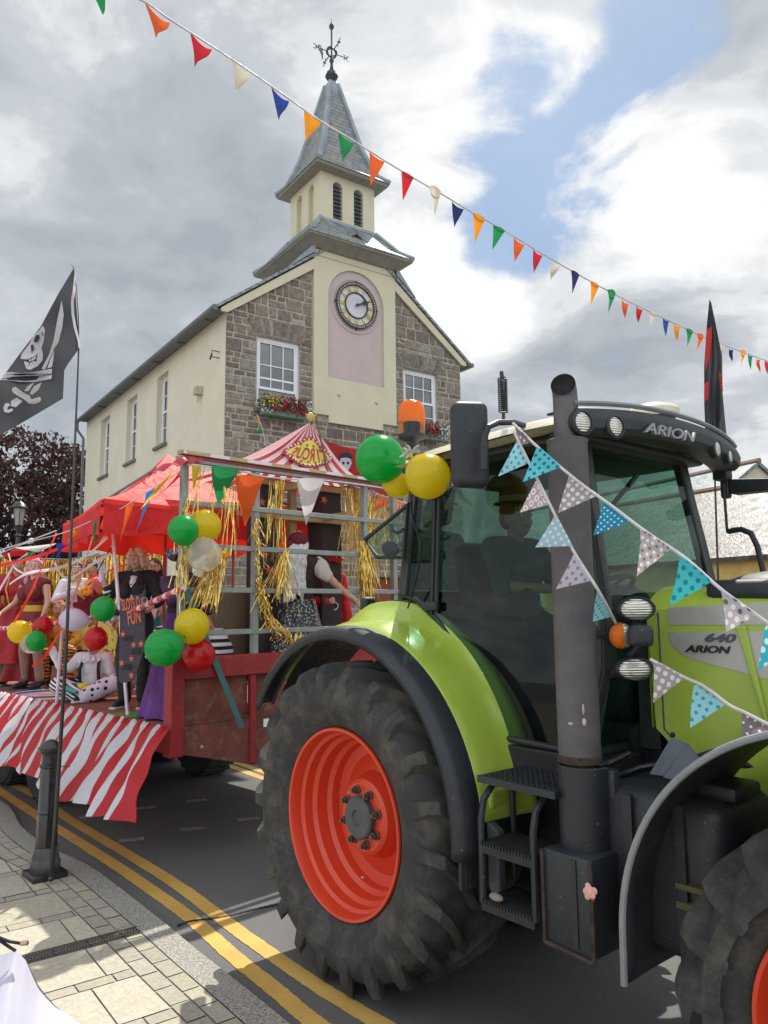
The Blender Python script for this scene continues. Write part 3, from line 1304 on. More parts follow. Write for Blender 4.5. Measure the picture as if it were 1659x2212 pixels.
TH2 = (TX1 - TX0) / 2
m = MB()
sq(m, [(TH2 + .0, TT - .03), (TH2 + .22, TT + .10), (TH2 + .29, TT + .13), (TH2 + .29, TT + .20), (TH2 + .2, TT + .2)], TCX, TCY)
cn = m.build('tower_cornice', pm('grey_cornice', '#8b8a80', .7, bump=.15), hall, smooth=False)
m = MB()
sq(m, [(TH2 + .31, TT + .17), (TH2 + .31, TT + .21), (TH2 + .05, TT + .40), (.75, 10.98)], TCX, TCY)
tr = m.build('tower_roof', SLATE, hall, smooth=False)
m = MB()
for sx in (-1, 1):
    for sy in (-1, 1):
        m.tube([(TCX + sx * (TH2 + .31), TCY + sy * (TH2 + .31), TT + .22), (TCX + sx * (TH2 + .05), TCY + sy * (TH2 + .05), TT + .41), (TCX + sx * .76, TCY + sy * .76, 10.99)], .055, 6)
m.bb(TCX - .80, TCX + .80, TCY - .80, TCY + .80, 10.93, 11.0)
m.build('lead_hip', SLATE_GREY, tr)
# belfry with arched openings
BH, BZ0, BZ1 = .745, 10.95, 12.16
m = MB()
louvs = []


def belfry_face(M, blind):
    """M: x across (-BH..BH), y up, z out"""
    W2, D = BH, .14
    ops = [(-.42, .145), (.155, .145)] if not blind else [(-.30, .12), (.26, .12)]
    ops = [(c - 0 + .13 if False else c, r_) for c, r_ in ops]
    cs = [(-.29, .13), (.29, .13)]
    z0, zs = 11.06, 11.86
    P = lambda x, z, d=0: M @ Vector((x, z, d))
    edges = [-W2]
    for c, r_ in cs:
        edges += [c - r_, c + r_]
    edges.append(W2)
    for a, b in ((edges[0], edges[1]), (edges[2], edges[3]), (edges[4], edges[5])):
        m.add([P(a, BZ0), P(b, BZ0), P(b, BZ1), P(a, BZ1)], [(0, 1, 2, 3)])
    for c, r_ in cs:
        m.add([P(c - r_, BZ0), P(c + r_, BZ0), P(c + r_, z0), P(c - r_, z0)], [(0, 1, 2, 3)])
        k = 10
        pts = [(c + r_ * math.cos(PI - PI * i / k), zs + r_ * math.sin(PI - PI * i / k)) for i in range(k + 1)]
        for i in range(k):
            a, b = pts[i], pts[i + 1]
            m.add([P(*a), P(*b), P(b[0], BZ1), P(a[0], BZ1)], [(0, 1, 2, 3)])
        loop = [(c - r_, z0)] + pts + [(c + r_, z0)]
        for i in range(len(loop)):
            a, b = loop[i], loop[(i + 1) % len(loop)]
            m.add([P(*a), P(*b), P(*b, -D), P(*a, -D)], [(0, 1, 2, 3)])
        if blind:
            m.add([P(*q, -D * .75) for q in loop], [tuple(range(len(loop)))])
        else:
            lv = MB()
            for i in range(9):
                zz = z0 + .05 + i * .098
                hw = r_ if zz < zs else math.sqrt(max(.0001, r_ * r_ - (zz - zs) ** 2))
                pts8 = [P(x, zz + dz, d_) for (dz, d_) in ((0, -.03), (.05, -.12), (.058, -.12), (.008, -.03)) for x in (c - hw, c + hw)]
                lv.add(pts8, [(0, 1, 3, 2), (2, 3, 5, 4), (4, 5, 7, 6), (6, 7, 1, 0)])
            lv.add([P(c - r_, z0, -.13), P(c + r_, z0, -.13), P(c + r_, zs + r_, -.13), P(c - r_, zs + r_, -.13)], [(0, 1, 2, 3)])
            louvs.append(lv)


belfry_face(frame((TCX, TCY - BH, 0), (1, 0, 0), (0, 0, 1)), False)
belfry_face(frame((TCX - BH, TCY, 0), (0, -1, 0), (0, 0, 1)), True)
belfry_face(frame((TCX + BH, TCY, 0), (0, 1, 0), (0, 0, 1)), True)
belfry_face(frame((TCX, TCY + BH, 0), (-1, 0, 0), (0, 0, 1)), True)
bf = m.build('belfry', CREAM2, hall, smooth=False)
for lv in louvs:
    lv.build('louvre', pm('louvre_blue_grey', '#7d8892', .6, bump=.1), bf, smooth=False)
m = MB()
sq(m, [(BH, BZ1 - .02), (BH + .24, BZ1 + .0), (BH + .26, BZ1 + .03), (BH + .26, BZ1 + .09), (BH + .1, BZ1 + .09)], TCX, TCY)
m.build('belfry_cornice', MATS['grey_cornice'], hall, smooth=False)
SP = [(BH + .275, BZ1 + .06), (BH + .275, BZ1 + .10), (BH + .08, BZ1 + .27), (.66, BZ1 + .62), (.52, 13.2), (.355, 13.95), (.155, 14.85), (.12, 15.02)]
m = MB(); sq(m, SP, TCX, TCY)
sp = m.build('spire', SPIRE_SLATE, hall, smooth=False)
m = MB()
for sx in (-1, 1):
    for sy in (-1, 1):
        pts = [(TCX + sx * hs, TCY + sy * hs, z + .01) for hs, z in SP[1:]]
        m.tube(pts, [.06, .06, .085, .085, .075, .06, .05], 6)
sq(m, [(.17, 14.78), (.15, 14.98), (.09, 15.10), (.05, 15.16)], TCX, TCY)
m.build('lead_hip', SLATE_GREY, sp)

# weather vane on the spire
IRON = pm('vane_iron', '#4a4f55', .6, .5)
m = MB()
m.lathe([(.05, 15.1), (.10, 15.16), (.165, 15.27), (.12, 15.38), (.06, 15.40), (.055, 15.42), (.03, 15.62), (.045, 15.66), (.06, 15.70), (.045, 15.75), (.02, 15.78), (.02, 16.55), (.055, 16.6), (.065, 16.65), (.05, 16.70), (.012, 16.74), (.003, 16.86)], (TCX, TCY, 0), 'Z', 12)
vane = m.build('weather_vane', IRON, hall)
m = MB()
zr = 15.93
m.tube([(TCX + .13 * math.cos(a), TCY - .0, zr + .14 * math.sin(a)) for a in [2 * PI * k / 20 for k in range(20)]], .022, 6, closed=True)
m.tube([(TCX + .13 * math.cos(a), TCY + .13 * math.sin(a), zr) for a in [2 * PI * k / 20 for k in range(20)]], .016, 6, closed=True)
m.build('ring', IRON, vane)
for ang in (20, 110, 200, 290):
    m = MB()
    d = Vector((math.cos(R(ang - 35 + 10)), math.sin(R(ang - 35 + 10)), 0))
    o = Vector((TCX, TCY, zr))
    m.tube([o + d * .13, o + d * .44], .014, 6)
    e = o + d * .40
    for s_ in (-1, 1):
        m.tube([e, e + d * .05 + V(0, 0, .06 * s_), e + d * .10 + V(0, 0, .05 * s_)], .010, 5)
        m.tube([e - d * .05, e - d * .02 + V(0, 0, .05 * s_), e - d * .07 + V(0, 0, .07 * s_)], .009, 5)
    m.build('arm', IRON, vane)
m = MB()
m.prism([(-.02, 16.1), (.03, 16.2), (.04, 16.33), (.07, 16.48), (.085, 16.52), (.06, 16.40), (.05, 16.3), (-.02, 16.42), (-.05, 16.25), (-.09, 16.1), (-.07, 16.02)], (TCX, TCY, 0), (.6, .8, 0), (0, 0, 1), (.8, -.6, 0), .015)
m.build('pointer', IRON, vane, smooth=False)
# pigeon sitting on the vane's arm
P0 = TH.w(TCX, TCY, zr) + Vector((-.27, .03, .06))
pg = MB()
pg.capsule((0, 0, .06), (.02, 0, -.06), .045, .03)
pg.capsule((-.01, 0, .10), (-.03, 0, .165), .024, .020)
pg.capsule((.03, 0, -.06), (.035, 0, -.21), .026, .014)
pg.tube([(-.04, 0, .165), (-.065, 0, .155)], [.008, .002], 6)
b_ = pg.build('pigeon', pm('pigeon_grey', '#77777a', .8), None)
b_.location = P0
tag(b_, 'grey pigeon perched on the arm of the weather vane', 'bird')

# ---- clock
CXk, CZk, yk = 3.135, 8.93, fy + .045
m = MB(); m.lathe([(0, -.0), (.55, -.0), (.55, .012)], (CXk, yk - .03, CZk), 'Y', 64)
clock = m.build('clock', pm('dial_white', '#c9cbd0', .6), hall)
NAVY = pm('clock_black', '#20242e', .45)
GOLD = pm('gold_leaf', '#d8b64a', .4, .35)
m = MB()
y0 = yk - .031
m.lathe([(.465, y0), (.465, y0 - .03), (.55, y0 - .03), (.55, y0)], (CXk, 0, CZk), 'Y', 64)
m.lathe([(.285, y0), (.285, y0 - .025), (.315, y0 - .025), (.315, y0)], (CXk, 0, CZk), 'Y', 64)
for k in range(4):
    a = PI / 2 * k
    m.sphere((CXk + .565 * math.cos(a), y0 - .015, CZk + .565 * math.sin(a)), .024, 8, 6)
m.build('dial_ring', NAVY, clock)
m = MB()
for k in range(60):
    a = 2 * PI * k / 60
    M = Matrix.Rotation(-a, 3, 'Y')
    if k % 5:
        m.box(M @ Vector((0, 0, .507)) + V(CXk, y0 - .032, CZk), (.022, .004, .03), M=M)
m.build('minute_marks', MATS['dial_white'], clock, smooth=False)
m = MB()
for k in range(12):
    a = 2 * PI * k / 12
    m.sphere((CXk + .507 * math.sin(a), y0 - .032, CZk + .507 * math.cos(a)), .018, 8, 6)
m.build('hour_marks', GOLD, clock)
for k, t in enumerate(('XII', 'I', 'II', 'III', 'IIII', 'V', 'VI', 'VII', 'VIII', 'IX', 'X', 'XI')):
    a = 2 * PI * k / 12
    rr = Matrix.Rotation(-a, 4, 'Z')
    M = frame((CXk, y0 - .012, CZk), (1, 0, 0), (0, 0, 1)) @ rr @ Matrix.Translation((0, .388, 0))
    text_mesh(t, .175, GOLD, 'numeral', clock, M, extrude=.006, bold=.003, sx=.62)
a_h = 2 * PI * (2 + 11 / 60) / 12
a_m = 2 * PI * 11.2 / 60
for nm, a, L_, w in (('hour_hand', a_h, .28, .022), ('minute_hand', a_m, .42, .014)):
    m = MB()
    ux = Vector((math.cos(a), 0, -math.sin(a))); uy = Vector((math.sin(a), 0, math.cos(a)))
    yy = y0 - (.045 if nm[0] == 'h' else .055)
    poly = [(-w, -.04), (w, -.04), (w * .8, L_ * .6), (w * (3.2 if nm[0] == 'h' else 1.4), L_ * .72), (w * .9, L_ * .86), (0, L_), (-w * .9, L_ * .86), (-w * (3.2 if nm[0] == 'h' else 1.4), L_ * .72), (-w * .8, L_ * .6)]
    m.prism(poly, (CXk, yy, CZk), ux, uy, (0, -1, 0), .008)
    m.lathe([(0, yy - .014), (.035, yy - .012), (.035, yy)], (CXk, 0, CZk), 'Y', 16)
    m.build(nm, NAVY, clock, smooth=False)

# small fittings on the side wall
m = MB(); m.bb(-.16, -.003, 1.18, 1.34, 6.65, 6.83); m.tube([(-.08, 1.26, 6.66), (-.08, 1.26, 6.5)], .02, 6)
m.build('alarm_box', pm('box_cream', '#b5ad90', .6), hall, smooth=False, bevel=.01)
m = MB()
m.tube([(-.002, .32, 7.35), (-.16, .32, 7.36), (-.16, .32, 7.22), (-.002, .32, 7.22)], .012, 6); m.tube([(-.16, .32, 7.29), (-.2, .32, 7.16)], .02, 6)
m.build('lamp_bracket', IRON, hall)
m = MB()
for (a, b) in ((2.62, 6.75), (3.62, 6.72)):
    m.tube([(a, fy, b), (a + .03, fy - .05, b - .02), (a + .03, fy - .05, b - .07)], .008, 5)
m.build('wall_hook', IRON, hall)

# window boxes
LEAF_FLOWER = attrmat('flowers_and_leaves', .7, .2, 30, 0., transl=.15)


def flower_box(px_c, xa, xb, zt, palette, label):
    t = thing('window_box', label, 'window box', TH.w((xa + xb) / 2, -.20, zt - .2), TH.rz, 'window boxes on the stone gable')
    w = xb - xa
    m = MB(); m.bb(-w / 2, w / 2, -.09, .09, 0, .2)
    m.build('box', pm('sage_green_paint', '#6f8f80', .6, dirt=.2), t, smooth=False, bevel=.01)
    rr = random.Random(int(xa * 100))
    m = MB()
    for k in range(900):
        x = rr.uniform(-w / 2 - .08, w / 2 + .08)
        y = rr.uniform(-.24, .12)
        z = .2 + rr.uniform(-.16, .16) * (1 if y < -.08 else .5) + .05
        g_ = rr.uniform(.5, 1.3)
        m.cur = (.045 * g_, .12 * g_, .03 * g_)
        M = Quaternion((rr.random(), rr.uniform(-1, 1), rr.uniform(-1, 1), rr.uniform(-1, 1))).normalized().to_matrix()
        s = rr.uniform(.018, .035)
        m.add([M @ Vector((-s, 0, 0)) + V(x, y, z), M @ Vector((0, s * .6, 0)) + V(x, y, z), M @ Vector((s, 0, 0)) + V(x, y, z), M @ Vector((0, -s * .6, 0)) + V(x, y, z)], [(0, 1, 2, 3)])
    m.build('foliage', LEAF_FLOWER, t, smooth=False)['kind'] = 'stuff'
    m = MB()
    for k in range(230):
        x = rr.uniform(-w / 2 - .08, w / 2 + .1)
        u = (x + w / 2) / w
        y = rr.uniform(-.27, -.04)
        z = .2 + rr.uniform(-.16, .20)
        c = lin(palette(u, rr, z))
        m.cur = tuple(v * rr.uniform(.8, 1.15) for v in c)
        m.sphere((x, y, z), rr.uniform(.016, .028), 6, 4)
    m.build('flowers', LEAF_FLOWER, t, smooth=False)['kind'] = 'stuff'
    return t


flower_box(0, .72, 1.72, 6.22, lambda u, r, z: (r.choice(('#e3b21f', '#e8c53a', '#d99a1c')) if u < .38 and z > .15 else ('#dadada' if u < .15 or u > .93 else r.choice(('#b3152a', '#c21f35', '#9c1024')))),
           'green window box of yellow and red flowers under the left gable window')
flower_box(0, 4.50, 5.50, 6.20, lambda u, r, z: ('#dcdcdc' if u > .72 else r.choice(('#b3152a', '#c21f35'))),
           'green window box of red and white flowers under the right gable window')

# ================================================================ TREE, LAMP, COTTAGES
def leaf_cloud(mb, rr, blobs, n, size, col, shape=5):
    tot = sum(b[1][0] * b[1][1] for b in blobs)
    for (c, r_) in blobs:
        k = int(n * r_[0] * r_[1] / tot)
        for _ in range(k):
            d = Vector((rr.gauss(0, 1), rr.gauss(0, 1), rr.gauss(0, 1))).normalized()
            q = rr.uniform(.55, 1.0) ** .5
            p = Vector(c) + Vector((d.x * r_[0], d.y * r_[1], d.z * r_[2])) * q * (1 + .22 * noise.noise(d * 3 + Vector(c)))
            if noise.noise(p * .9) < -.36:
                continue
            b = rr.uniform(.55, 1.45)
            mb.cur = tuple(v * b for v in col(p, rr))
            M = Quaternion((rr.random(), rr.uniform(-1, 1), rr.uniform(-1, 1), rr.uniform(-1, 1))).normalized().to_matrix()
            s = size * rr.uniform(.6, 1.25)
            vs = [M @ Vector((-s, 0, 0)) + p, M @ Vector((-s * .2, s * .45, 0)) + p, M @ Vector((s, s * .1, s * .2)) + p, M @ Vector((-s * .1, -s * .5, 0)) + p]
            mb.add(vs, [(0, 3, 2, 1)])


tree = thing('maple_tree', 'dark purple leaved maple tree behind the town hall at the left', 'tree', (-15.5, 27, 0))
m = MB()
m.tube([(0, 0, 0), (.1, 0, 1.6), (0, .1, 3)], [.42, .34, .28], 10)
for k in range(9):
    a = k * 2.4
    m.tube([(0, 0, 2.2 + k * .15), (math.cos(a) * 1.4, math.sin(a) * 1.4, 4.2 + k * .2), (math.cos(a) * 3.0, math.sin(a) * 3, 6 + k * .25)], [.18, .11, .04], 6)
m.build('trunk', pm('bark', (.06, .05, .04), .9, bump=.5), tree)
rr = random.Random(5)
m = MB()
blobs = [((rr.uniform(-4.5, 5.5), rr.uniform(-3, 3), rr.uniform(2.2, 6.6)), (rr.uniform(1.3, 2.3), rr.uniform(1.3, 2.3), rr.uniform(.9, 1.6))) for _ in range(30)] + [((3.2, -1, 6.9), (2, 2, 1.5)), ((0, -1, 7.1), (2.2, 2, 1.5)), ((-3, -1, 6.6), (2, 2, 1.4)), ((5, -1.5, 5.6), (1.6, 1.6, 2))]
leaf_cloud(m, rr, blobs, 85000, .11, lambda p, r_: ((.06, .02, .022) if r_.random() < .72 else (.035, .028, .022)))
m.build('crown', attrmat('maple_leaf', .6, .25, 9, 0, transl=.3), tree, smooth=False)

lp = at(38, 1180, 19.)
lamp = thing('street_lamp', 'old fashioned black lamp post with a glazed lantern in front of the purple tree', 'street lamp', (lp.x, lp.y, 0))
BLKP = pm('black_gloss_paint', (.016, .017, .018), .32, var=.2, coat=.3, dirt=.12)
zt = at(38, 1135, 19.).z
m = MB()
m.lathe([(.0, 0), (.16, 0), (.16, .3), (.10, .4), (.07, 1.0), (.055, zt - .3), (.09, zt - .26), (.05, zt - .2), (.10, zt)], (0, 0, 0), 'Z', 12)
m.build('post', BLKP, lamp)
m = MB(); m.lathe([(.10, zt), (.155, zt + .42)], (0, 0, 0), 'Z', 6)
m.build('lantern_glass', pm('frosted_glass', '#b9b7b4', .25, transl=.4), lamp, smooth=False)
m = MB(); m.lathe([(.19, zt + .42), (.20, zt + .45), (.13, zt + .55), (.05, zt + .60), (.03, zt + .62), (.04, zt + .66), (.0, zt + .74)], (0, 0, 0), 'Z', 12)
m.build('lantern_cap', BLKP, lamp)
m = MB()
for k in range(6):
    a = 2 * PI * k / 6
    m.tube([(.10 * math.cos(a), .10 * math.sin(a), zt), (.157 * math.cos(a), .157 * math.sin(a), zt + .43)], .009, 5)
m.build('lantern_frame', BLKP, lamp)

STONE_TILE = slate_mat('stone_tile', '#3c3733', '#524b45', '#69625a', 5, 3.2)
MOSS_SLATE = slate_mat('mossy_slate', '#565a55', '#6e7068', '#8d8b78', 6, 4)
TEAL_SLATE = slate_mat('smooth_slate', '#66767a', '#77878a', '#5f6e73', 6.5, 2.2)
YELW = pm('ochre_render', '#cdb26a', .9, var=.15, scale=1.5, bump=.6, bscale=12, bdist=.03, dirt=.35, dcol=(.30, .25, .15))
CRM3 = pm('pale_render', '#cfc6ae', .9, var=.08, scale=1.5, bump=.2, dirt=.1, dcol=(.4, .36, .28))


def cottage(name, label, o, rz, W, L_, ez, rz_, roofm, wallm, wins=(), chim=None):
    """x: span (0..W), y: length (0..L); gables at y=0 and y=L, eaves at ez, ridge at rz_"""
    t = thing(name, label, 'house', o, rz)
    m = MB()
    wall_holes(m, (0, 0, 0), (1, 0, 0), (0, -1, 0), 0, W, 0, ez, [], .1)
    m.add([(0, 0, ez), (W, 0, ez), (W / 2, 0, rz_)], [(0, 1, 2)])
    m.add([(0, L_, 0), (W, L_, 0), (W, L_, ez), (W / 2, L_, rz_), (0, L_, ez)], [(0, 1, 2, 3, 4)])
    wall_holes(m, (0, 0, 0), (0, 1, 0), (-1, 0, 0), 0, L_, 0, ez, [w[:4] for w in wins], .12)
    m.add([(W, 0, 0), (W, L_, 0), (W, L_, ez), (W, 0, ez)], [(0, 1, 2, 3)])
    m.build('wall', wallm, t, smooth=False)
    m = MB()
    for a in (-.15, W + .15):
        k = (rz_ - ez) / (W / 2)
        za = ez - .15 * k
        m.add([(a, -.08, za), (W / 2, -.08, rz_), (W / 2, L_ + .1, rz_), (a, L_ + .1, za), (a, -.08, za + .09), (W / 2, -.08, rz_ + .09), (W / 2, L_ + .1, rz_ + .09), (a, L_ + .1, za + .09)],
              [(0, 1, 2, 3), (4, 5, 6, 7), (0, 1, 5, 4), (3, 2, 6, 7), (0, 3, 7, 4)])
    rf = m.build('roof', roofm, t, smooth=False)
    m = MB(); m.tube([(W / 2, -.1, rz_ + .09), (W / 2, L_ + .1, rz_ + .09)], .07, 6)
    m.build('ridge_tiles', pm('terracotta_ridge', '#8f7566', .8), rf)
    for w in wins:
        M = frame((.08, w[1], w[2]), (0, -1, 0), (0, 0, 1))
        sash(t, M, w[1] - w[0], w[3] - w[2], 2, 4)
    if chim:
        m = MB(); m.bb(W / 2 - .3, W / 2 + .3, chim, chim + .6, rz_ - .3, rz_ + .75); m.lathe([(.1, rz_ + .75), (.12, rz_ + 1.0)], (W / 2, chim + .3, 0), 'Z', 10)
        m.build('chimney', MORTAR, rf, smooth=False)
    return t


c1 = cottage('cottage', 'cream cottage with a smooth slate roof seen through the tractor cab windows', (6.1, 16.8, 0), R(22), 6.0, 11, 3.35, 5.35, TEAL_SLATE, CRM3, [(1.2, 2.0, .9, 2.2), (4, 4.8, .9, 2.2), (7.4, 8.2, .9, 2.2)])
c2 = cottage('barn', 'ochre gabled stone tiled building at the right edge behind the tractor hood', (7.75, 12.2, 0), R(28), 5.2, 8, 2.95, 4.65, STONE_TILE, YELW, [])
hw = thing('stone_wall', 'low rubble wall running behind the float at the left', 'wall', (-13, 18.5, 0), R(8))
m = MB(); m.bb(-12, 7, 0, .4, 0, 1.6)
m.build('wall_face', pm('rough_rubble', (.16, .15, .13), .9, var=.4, scale=5, bump=1., bscale=7, bdist=.05), hw, smooth=False)
m = MB(); m.bb(-12, 7, -.04, .44, 1.6, 1.7)
m.build('coping', STONE_SILL, hw, smooth=False)

# topiary and flower tub at the town hall door
Pt = TH.w(5.35, -.55, .12)
tp = thing('topiary_bush', 'clipped round green bush in a tub beside the red town hall door', 'bush', (Pt.x, Pt.y, .12))
m = MB(); m.lathe([(0, 0), (.22, 0), (.28, .45), (.24, .45), (.24, .40), (0, .40)], (0, 0, 0), 'Z', 16)
m.build('tub', pm('teal_tub', '#3d6f7a', .6), tp)
rr = random.Random(9); m = MB()
for k in range(1800):
    d = Vector((rr.gauss(0, 1), rr.gauss(0, 1), rr.gauss(0, 1))).normalized()
    p = d * .42 * rr.uniform(.86, 1.02) + V(0, 0, 1.55)
    b = rr.uniform(.6, 1.4); m.cur = (.03 * b, .085 * b, .03 * b)
    M = Quaternion((rr.random(), rr.uniform(-1, 1), rr.uniform(-1, 1), rr.uniform(-1, 1))).normalized().to_matrix(); s = .03
    m.add([M @ V(-s, 0, 0) + p, M @ V(0, s, 0) + p, M @ V(s, 0, 0) + p, M @ V(0, -s, 0) + p], [(0, 1, 2, 3)])
m.build('crown', attrmat('box_leaf', .6, .2, 9, 0, transl=.2), tp, smooth=False)
m = MB(); m.tube([(0, 0, .4), (0, 0, 1.4)], .03, 6); m.build('stem', MATS['bark'], tp)
fbp = TH.w(4.9, -1.1, .12)
ft = thing('flower_tub', 'low tub of pink and white flowers below the clipped bush', 'flower tub', (fbp.x, fbp.y, .12))
m = MB(); m.lathe([(0, 0), (.28, 0), (.34, .8), (.30, .8), (.30, .74), (0, .74)], (0, 0, 0), 'Z', 16); m.build('tub', MORTAR, ft)
m = MB()
for k in range(500):
    p = V(rr.gauss(0, .2), rr.gauss(0, .2), .85 + abs(rr.gauss(0, .13)))
    m.cur = lin(rr.choice(('#c43a56', '#e8c9d2', '#d46a85', '#2f5a2a', '#35602c', '#e9e4e6'))); m.sphere(p, .026, 5, 4)
m.build('flowers', LEAF_FLOWER, ft, smooth=False)['kind'] = 'stuff'

# small string of pennants on the gable, and the hung red flag
def tri_flag(mb, a, b, c, n=Vector((0, -1, 0)), bow=.02, k=5):
    """triangular pennant between two points of the string and its tip; slightly bowed"""
    a, b, c = Vector(a), Vector(b), Vector(c)
    w = (b - a).length
    h = ((a + b) / 2 - c).length

    def fn(u, v):
        l = a.lerp(c, v); r_ = b.lerp(c, v)
        return l.lerp(r_, u) + n * (bow * math.sin(PI * u) * (1 - v) + bow * .8 * math.sin(v * 4.2 + u))
    mb.sheet(fn, k, k, uvs=lambda u, v: (w * (u * (1 - v) + .5 * v), h * (1 - v)))
# ================================================================ TRAILER (the float)
TR = Loc((-1.75, 6.3, 0), R(44))
trl = thing('trailer', 'red flatbed farm trailer with a tall galvanised front gate, decorated as a circus float', 'trailer', TR.o, TR.rz)
REDP = pm('worn_red_paint', '#8e1f24', .55, var=.2, scale=5, dirt=.38, dcol=(.14, .10, .085), bump=.15)
RUST = pm('mud_caked_steel', '#703c30', .8, var=.3, scale=4, dirt=.55, dcol=(.20, .165, .115), bump=.4, bscale=30)
GALV = pm('galvanised_steel', '#8f9490', .5, .4, var=.14, scale=9, bump=.1)
DECK = pm('deck_boards', '#7d4a3c', .8, var=.25, scale=3, dirt=.3, dcol=(.25, .17, .13), bump=.2)
RUBBER = pm('rubber', (.028, .028, .03), .78, var=.3, scale=8, bump=.2, dirt=.2, dcol=(.07, .06, .05))
DZ = 1.08
TL = 8.6
TW = 2.6
m = MB(); m.bb(0, TW, .05, TL, DZ - .07, DZ)
m.build('deck', DECK, trl, smooth=False)
m = MB()
for x in (.55, 1.9):
    m.bb(x, x + .12, .06, TL - .2, .78, DZ - .07)
for y in (.6, 2.2, 3.1, 4.3, 6.0, 7.8):
    m.bb(.1, TW - .1, y, y + .08, .86, DZ - .071)
m.bb(.02, .09, .06, TL, .9, DZ - .071); m.bb(TW - .09, TW - .02, .06, TL, .9, DZ - .071)
m.prism([(1.2, .10), (1.4, .10), (1.38, -1.3), (1.22, -1.3)], (0, 0, .60), (1, 0, 0), (0, 1, 0), (0, 0, 1), .14)
m.build('chassis', REDP, trl, smooth=False, bevel=.006)
for (x, y) in ((.12, 3.05), (.12, 4.30), (1.98, 3.05), (1.98, 4.30)):
    m = MB()
    m.lathe([(.24, 0), (.30, -.01), (.44, 0), (.475, .04), (.48, .2), (.475, .36), (.44, .40), (.30, .41), (.24, .40), (.24, 0)], (x, y, .48), 'X', 28)
    for k in range(26):
        a = 2 * PI * k / 26
        M = Matrix.Rotation(a, 3, 'X')
        m.box(M @ Vector((0, .482, 0)) + V(x + .2, y, .48), (.36, .02, .05), M=M)
    w = m.build('wheel', RUBBER, trl)
    m = MB(); m.lathe([(0, .10), (.10, .08), (.12, .12), (.22, .13), (.245, .05), (.245, .0)], (x, y, .48), 'X', 20)
    m.build('rim', REDP, w)
# headboard
m = MB()
m.prism([(.09, .90), (.83, .71), (1.55, .71), (TW - .09, .90), (TW - .09, 1.11), (.09, 1.11)], (0, .0, 0), (1, 0, 0), (0, 0, 1), (0, 1, 0), .05)
m.bb(.09, .77, .03, .05, 1.11, 1.49); m.bb(.83, 1.77, .03, .05, 1.11, 1.49); m.bb(1.83, TW - .09, .03, .05, 1.11, 1.49)
m.bb(.09, TW - .09, .015, .03, 1.11, 1.135)
m.build('headboard_panel', RUST, trl, smooth=False, bevel=.004)
m = MB()
for x in (0, TW - .12):
    m.bb(x, x + .12, -.04, .09, .88, 1.66)
m.bb(.12, TW - .12, -.045, .06, 1.49, 1.665)
for x in (.77, 1.77):
    m.bb(x, x + .06, -.02, .03, .73, 1.49)
m.build('headboard_frame', REDP, trl, smooth=False, bevel=.008)
m = MB(); m.bb(.92, .985, -.006, -.001, 1.02, 1.09); m.build('plate', WHITEP, trl, smooth=False)
m = MB(); m.sphere((.30, -.01, .93), .018, 8, 6); m.build('bolt', GALV, trl)
# gate
for x in (.075, .80, 2.14, 2.56):
    m = MB(); m.bb(x, x + .055, -.01, .05, 1.665, 3.35)
    m.build('gate_post', GALV, trl, smooth=False, bevel=.004)
for z in (1.84, 2.20, 2.57, 2.93, 3.30):
    m = MB(); m.bb(.13 if z < 3.2 else .02, 2.74, -.022, .028, z, z + .045)
    m.build('gate_rail', GALV, trl, smooth=False, bevel=.004)
m = MB(); m.bb(.04, 2.74, -.035, .035, 3.36, 3.395)
bt = m.build('top_batten', pm('pale_timber', '#a58d63', .75, var=.2, scale=3), trl, smooth=False)
TAPE = stripes('red_white_tape', '#b59f78', '#dcd8dc', 0, 2.3, .4, rot=(0, 0, 0), wobble=.3, duty=.6)
m = MB(); m.bb(.06, 2.72, -.04, -.037, 3.365, 3.392)
m.build('tape', TAPE, bt, smooth=False)
TAPE = REDP
m = MB(); m.bb(.06, 2.72, -.034, -.026, 3.332, 3.348)
m.build('tape', TAPE, bt, smooth=False)

# striped plastic skirt along the near side
sk = MB()
rr = random.Random(2)


def skirt(u, v):
    y = -.06 + u * (TL + .05)
    ph = y * 21 + 1.6 * math.sin(y * 2.3) + .8 * math.sin(y * 5.1)
    amp = .010 + .05 * v * (.6 + .4 * math.sin(y * 1.3 + 2))
    sway = .10 * math.sin(y * 1.7 + 1) * v + .03 * math.sin(y * 9) * v
    x = -.03 - .52 * v ** 1.1 - amp * math.sin(ph) - sway * .6
    z = 1.125 - .05 * v - .50 * v ** 1.35 + .018 * math.sin(ph * .5 + 1) * v + .02 * math.sin(y * 3.3) * v
    yy = y - .36 * v + .03 * math.sin(ph * .37) * v
    nn = noise.noise(Vector((y * 2.6 + v * 1.4, v * 1.1, 0))) * .10 * v + noise.noise(Vector((y * 9 + v * 3, v * 2.2, 4))) * .05 * (.25 + v)
    x -= nn
    z += nn * .35
    if v < .12:
        z += .016 * math.sin(y * 75) * (1 - v * 8)
        x += .012 * math.cos(y * 75)
    return (x, yy, z)


sk.sheet(skirt, 900, 22, uvs=lambda u, v: (u * TL + .03 * math.sin(u * 60) * v, v))
skt = sk.build('striped_skirt', None, None, angle=180)
skt.location = TR.o; skt.rotation_euler = (0, 0, TR.rz)
SKM = stripes('red_white_plastic', '#d9dadf', '#c02026', 0, 4.6, .38, .35, 'UV', 0, .5)
skt.data.materials.append(SKM)
skt.data.set_sharp_from_angle(angle=PI)
tag(skt, 'red and white striped plastic skirt pinned along the near edge of the trailer deck', 'skirt')

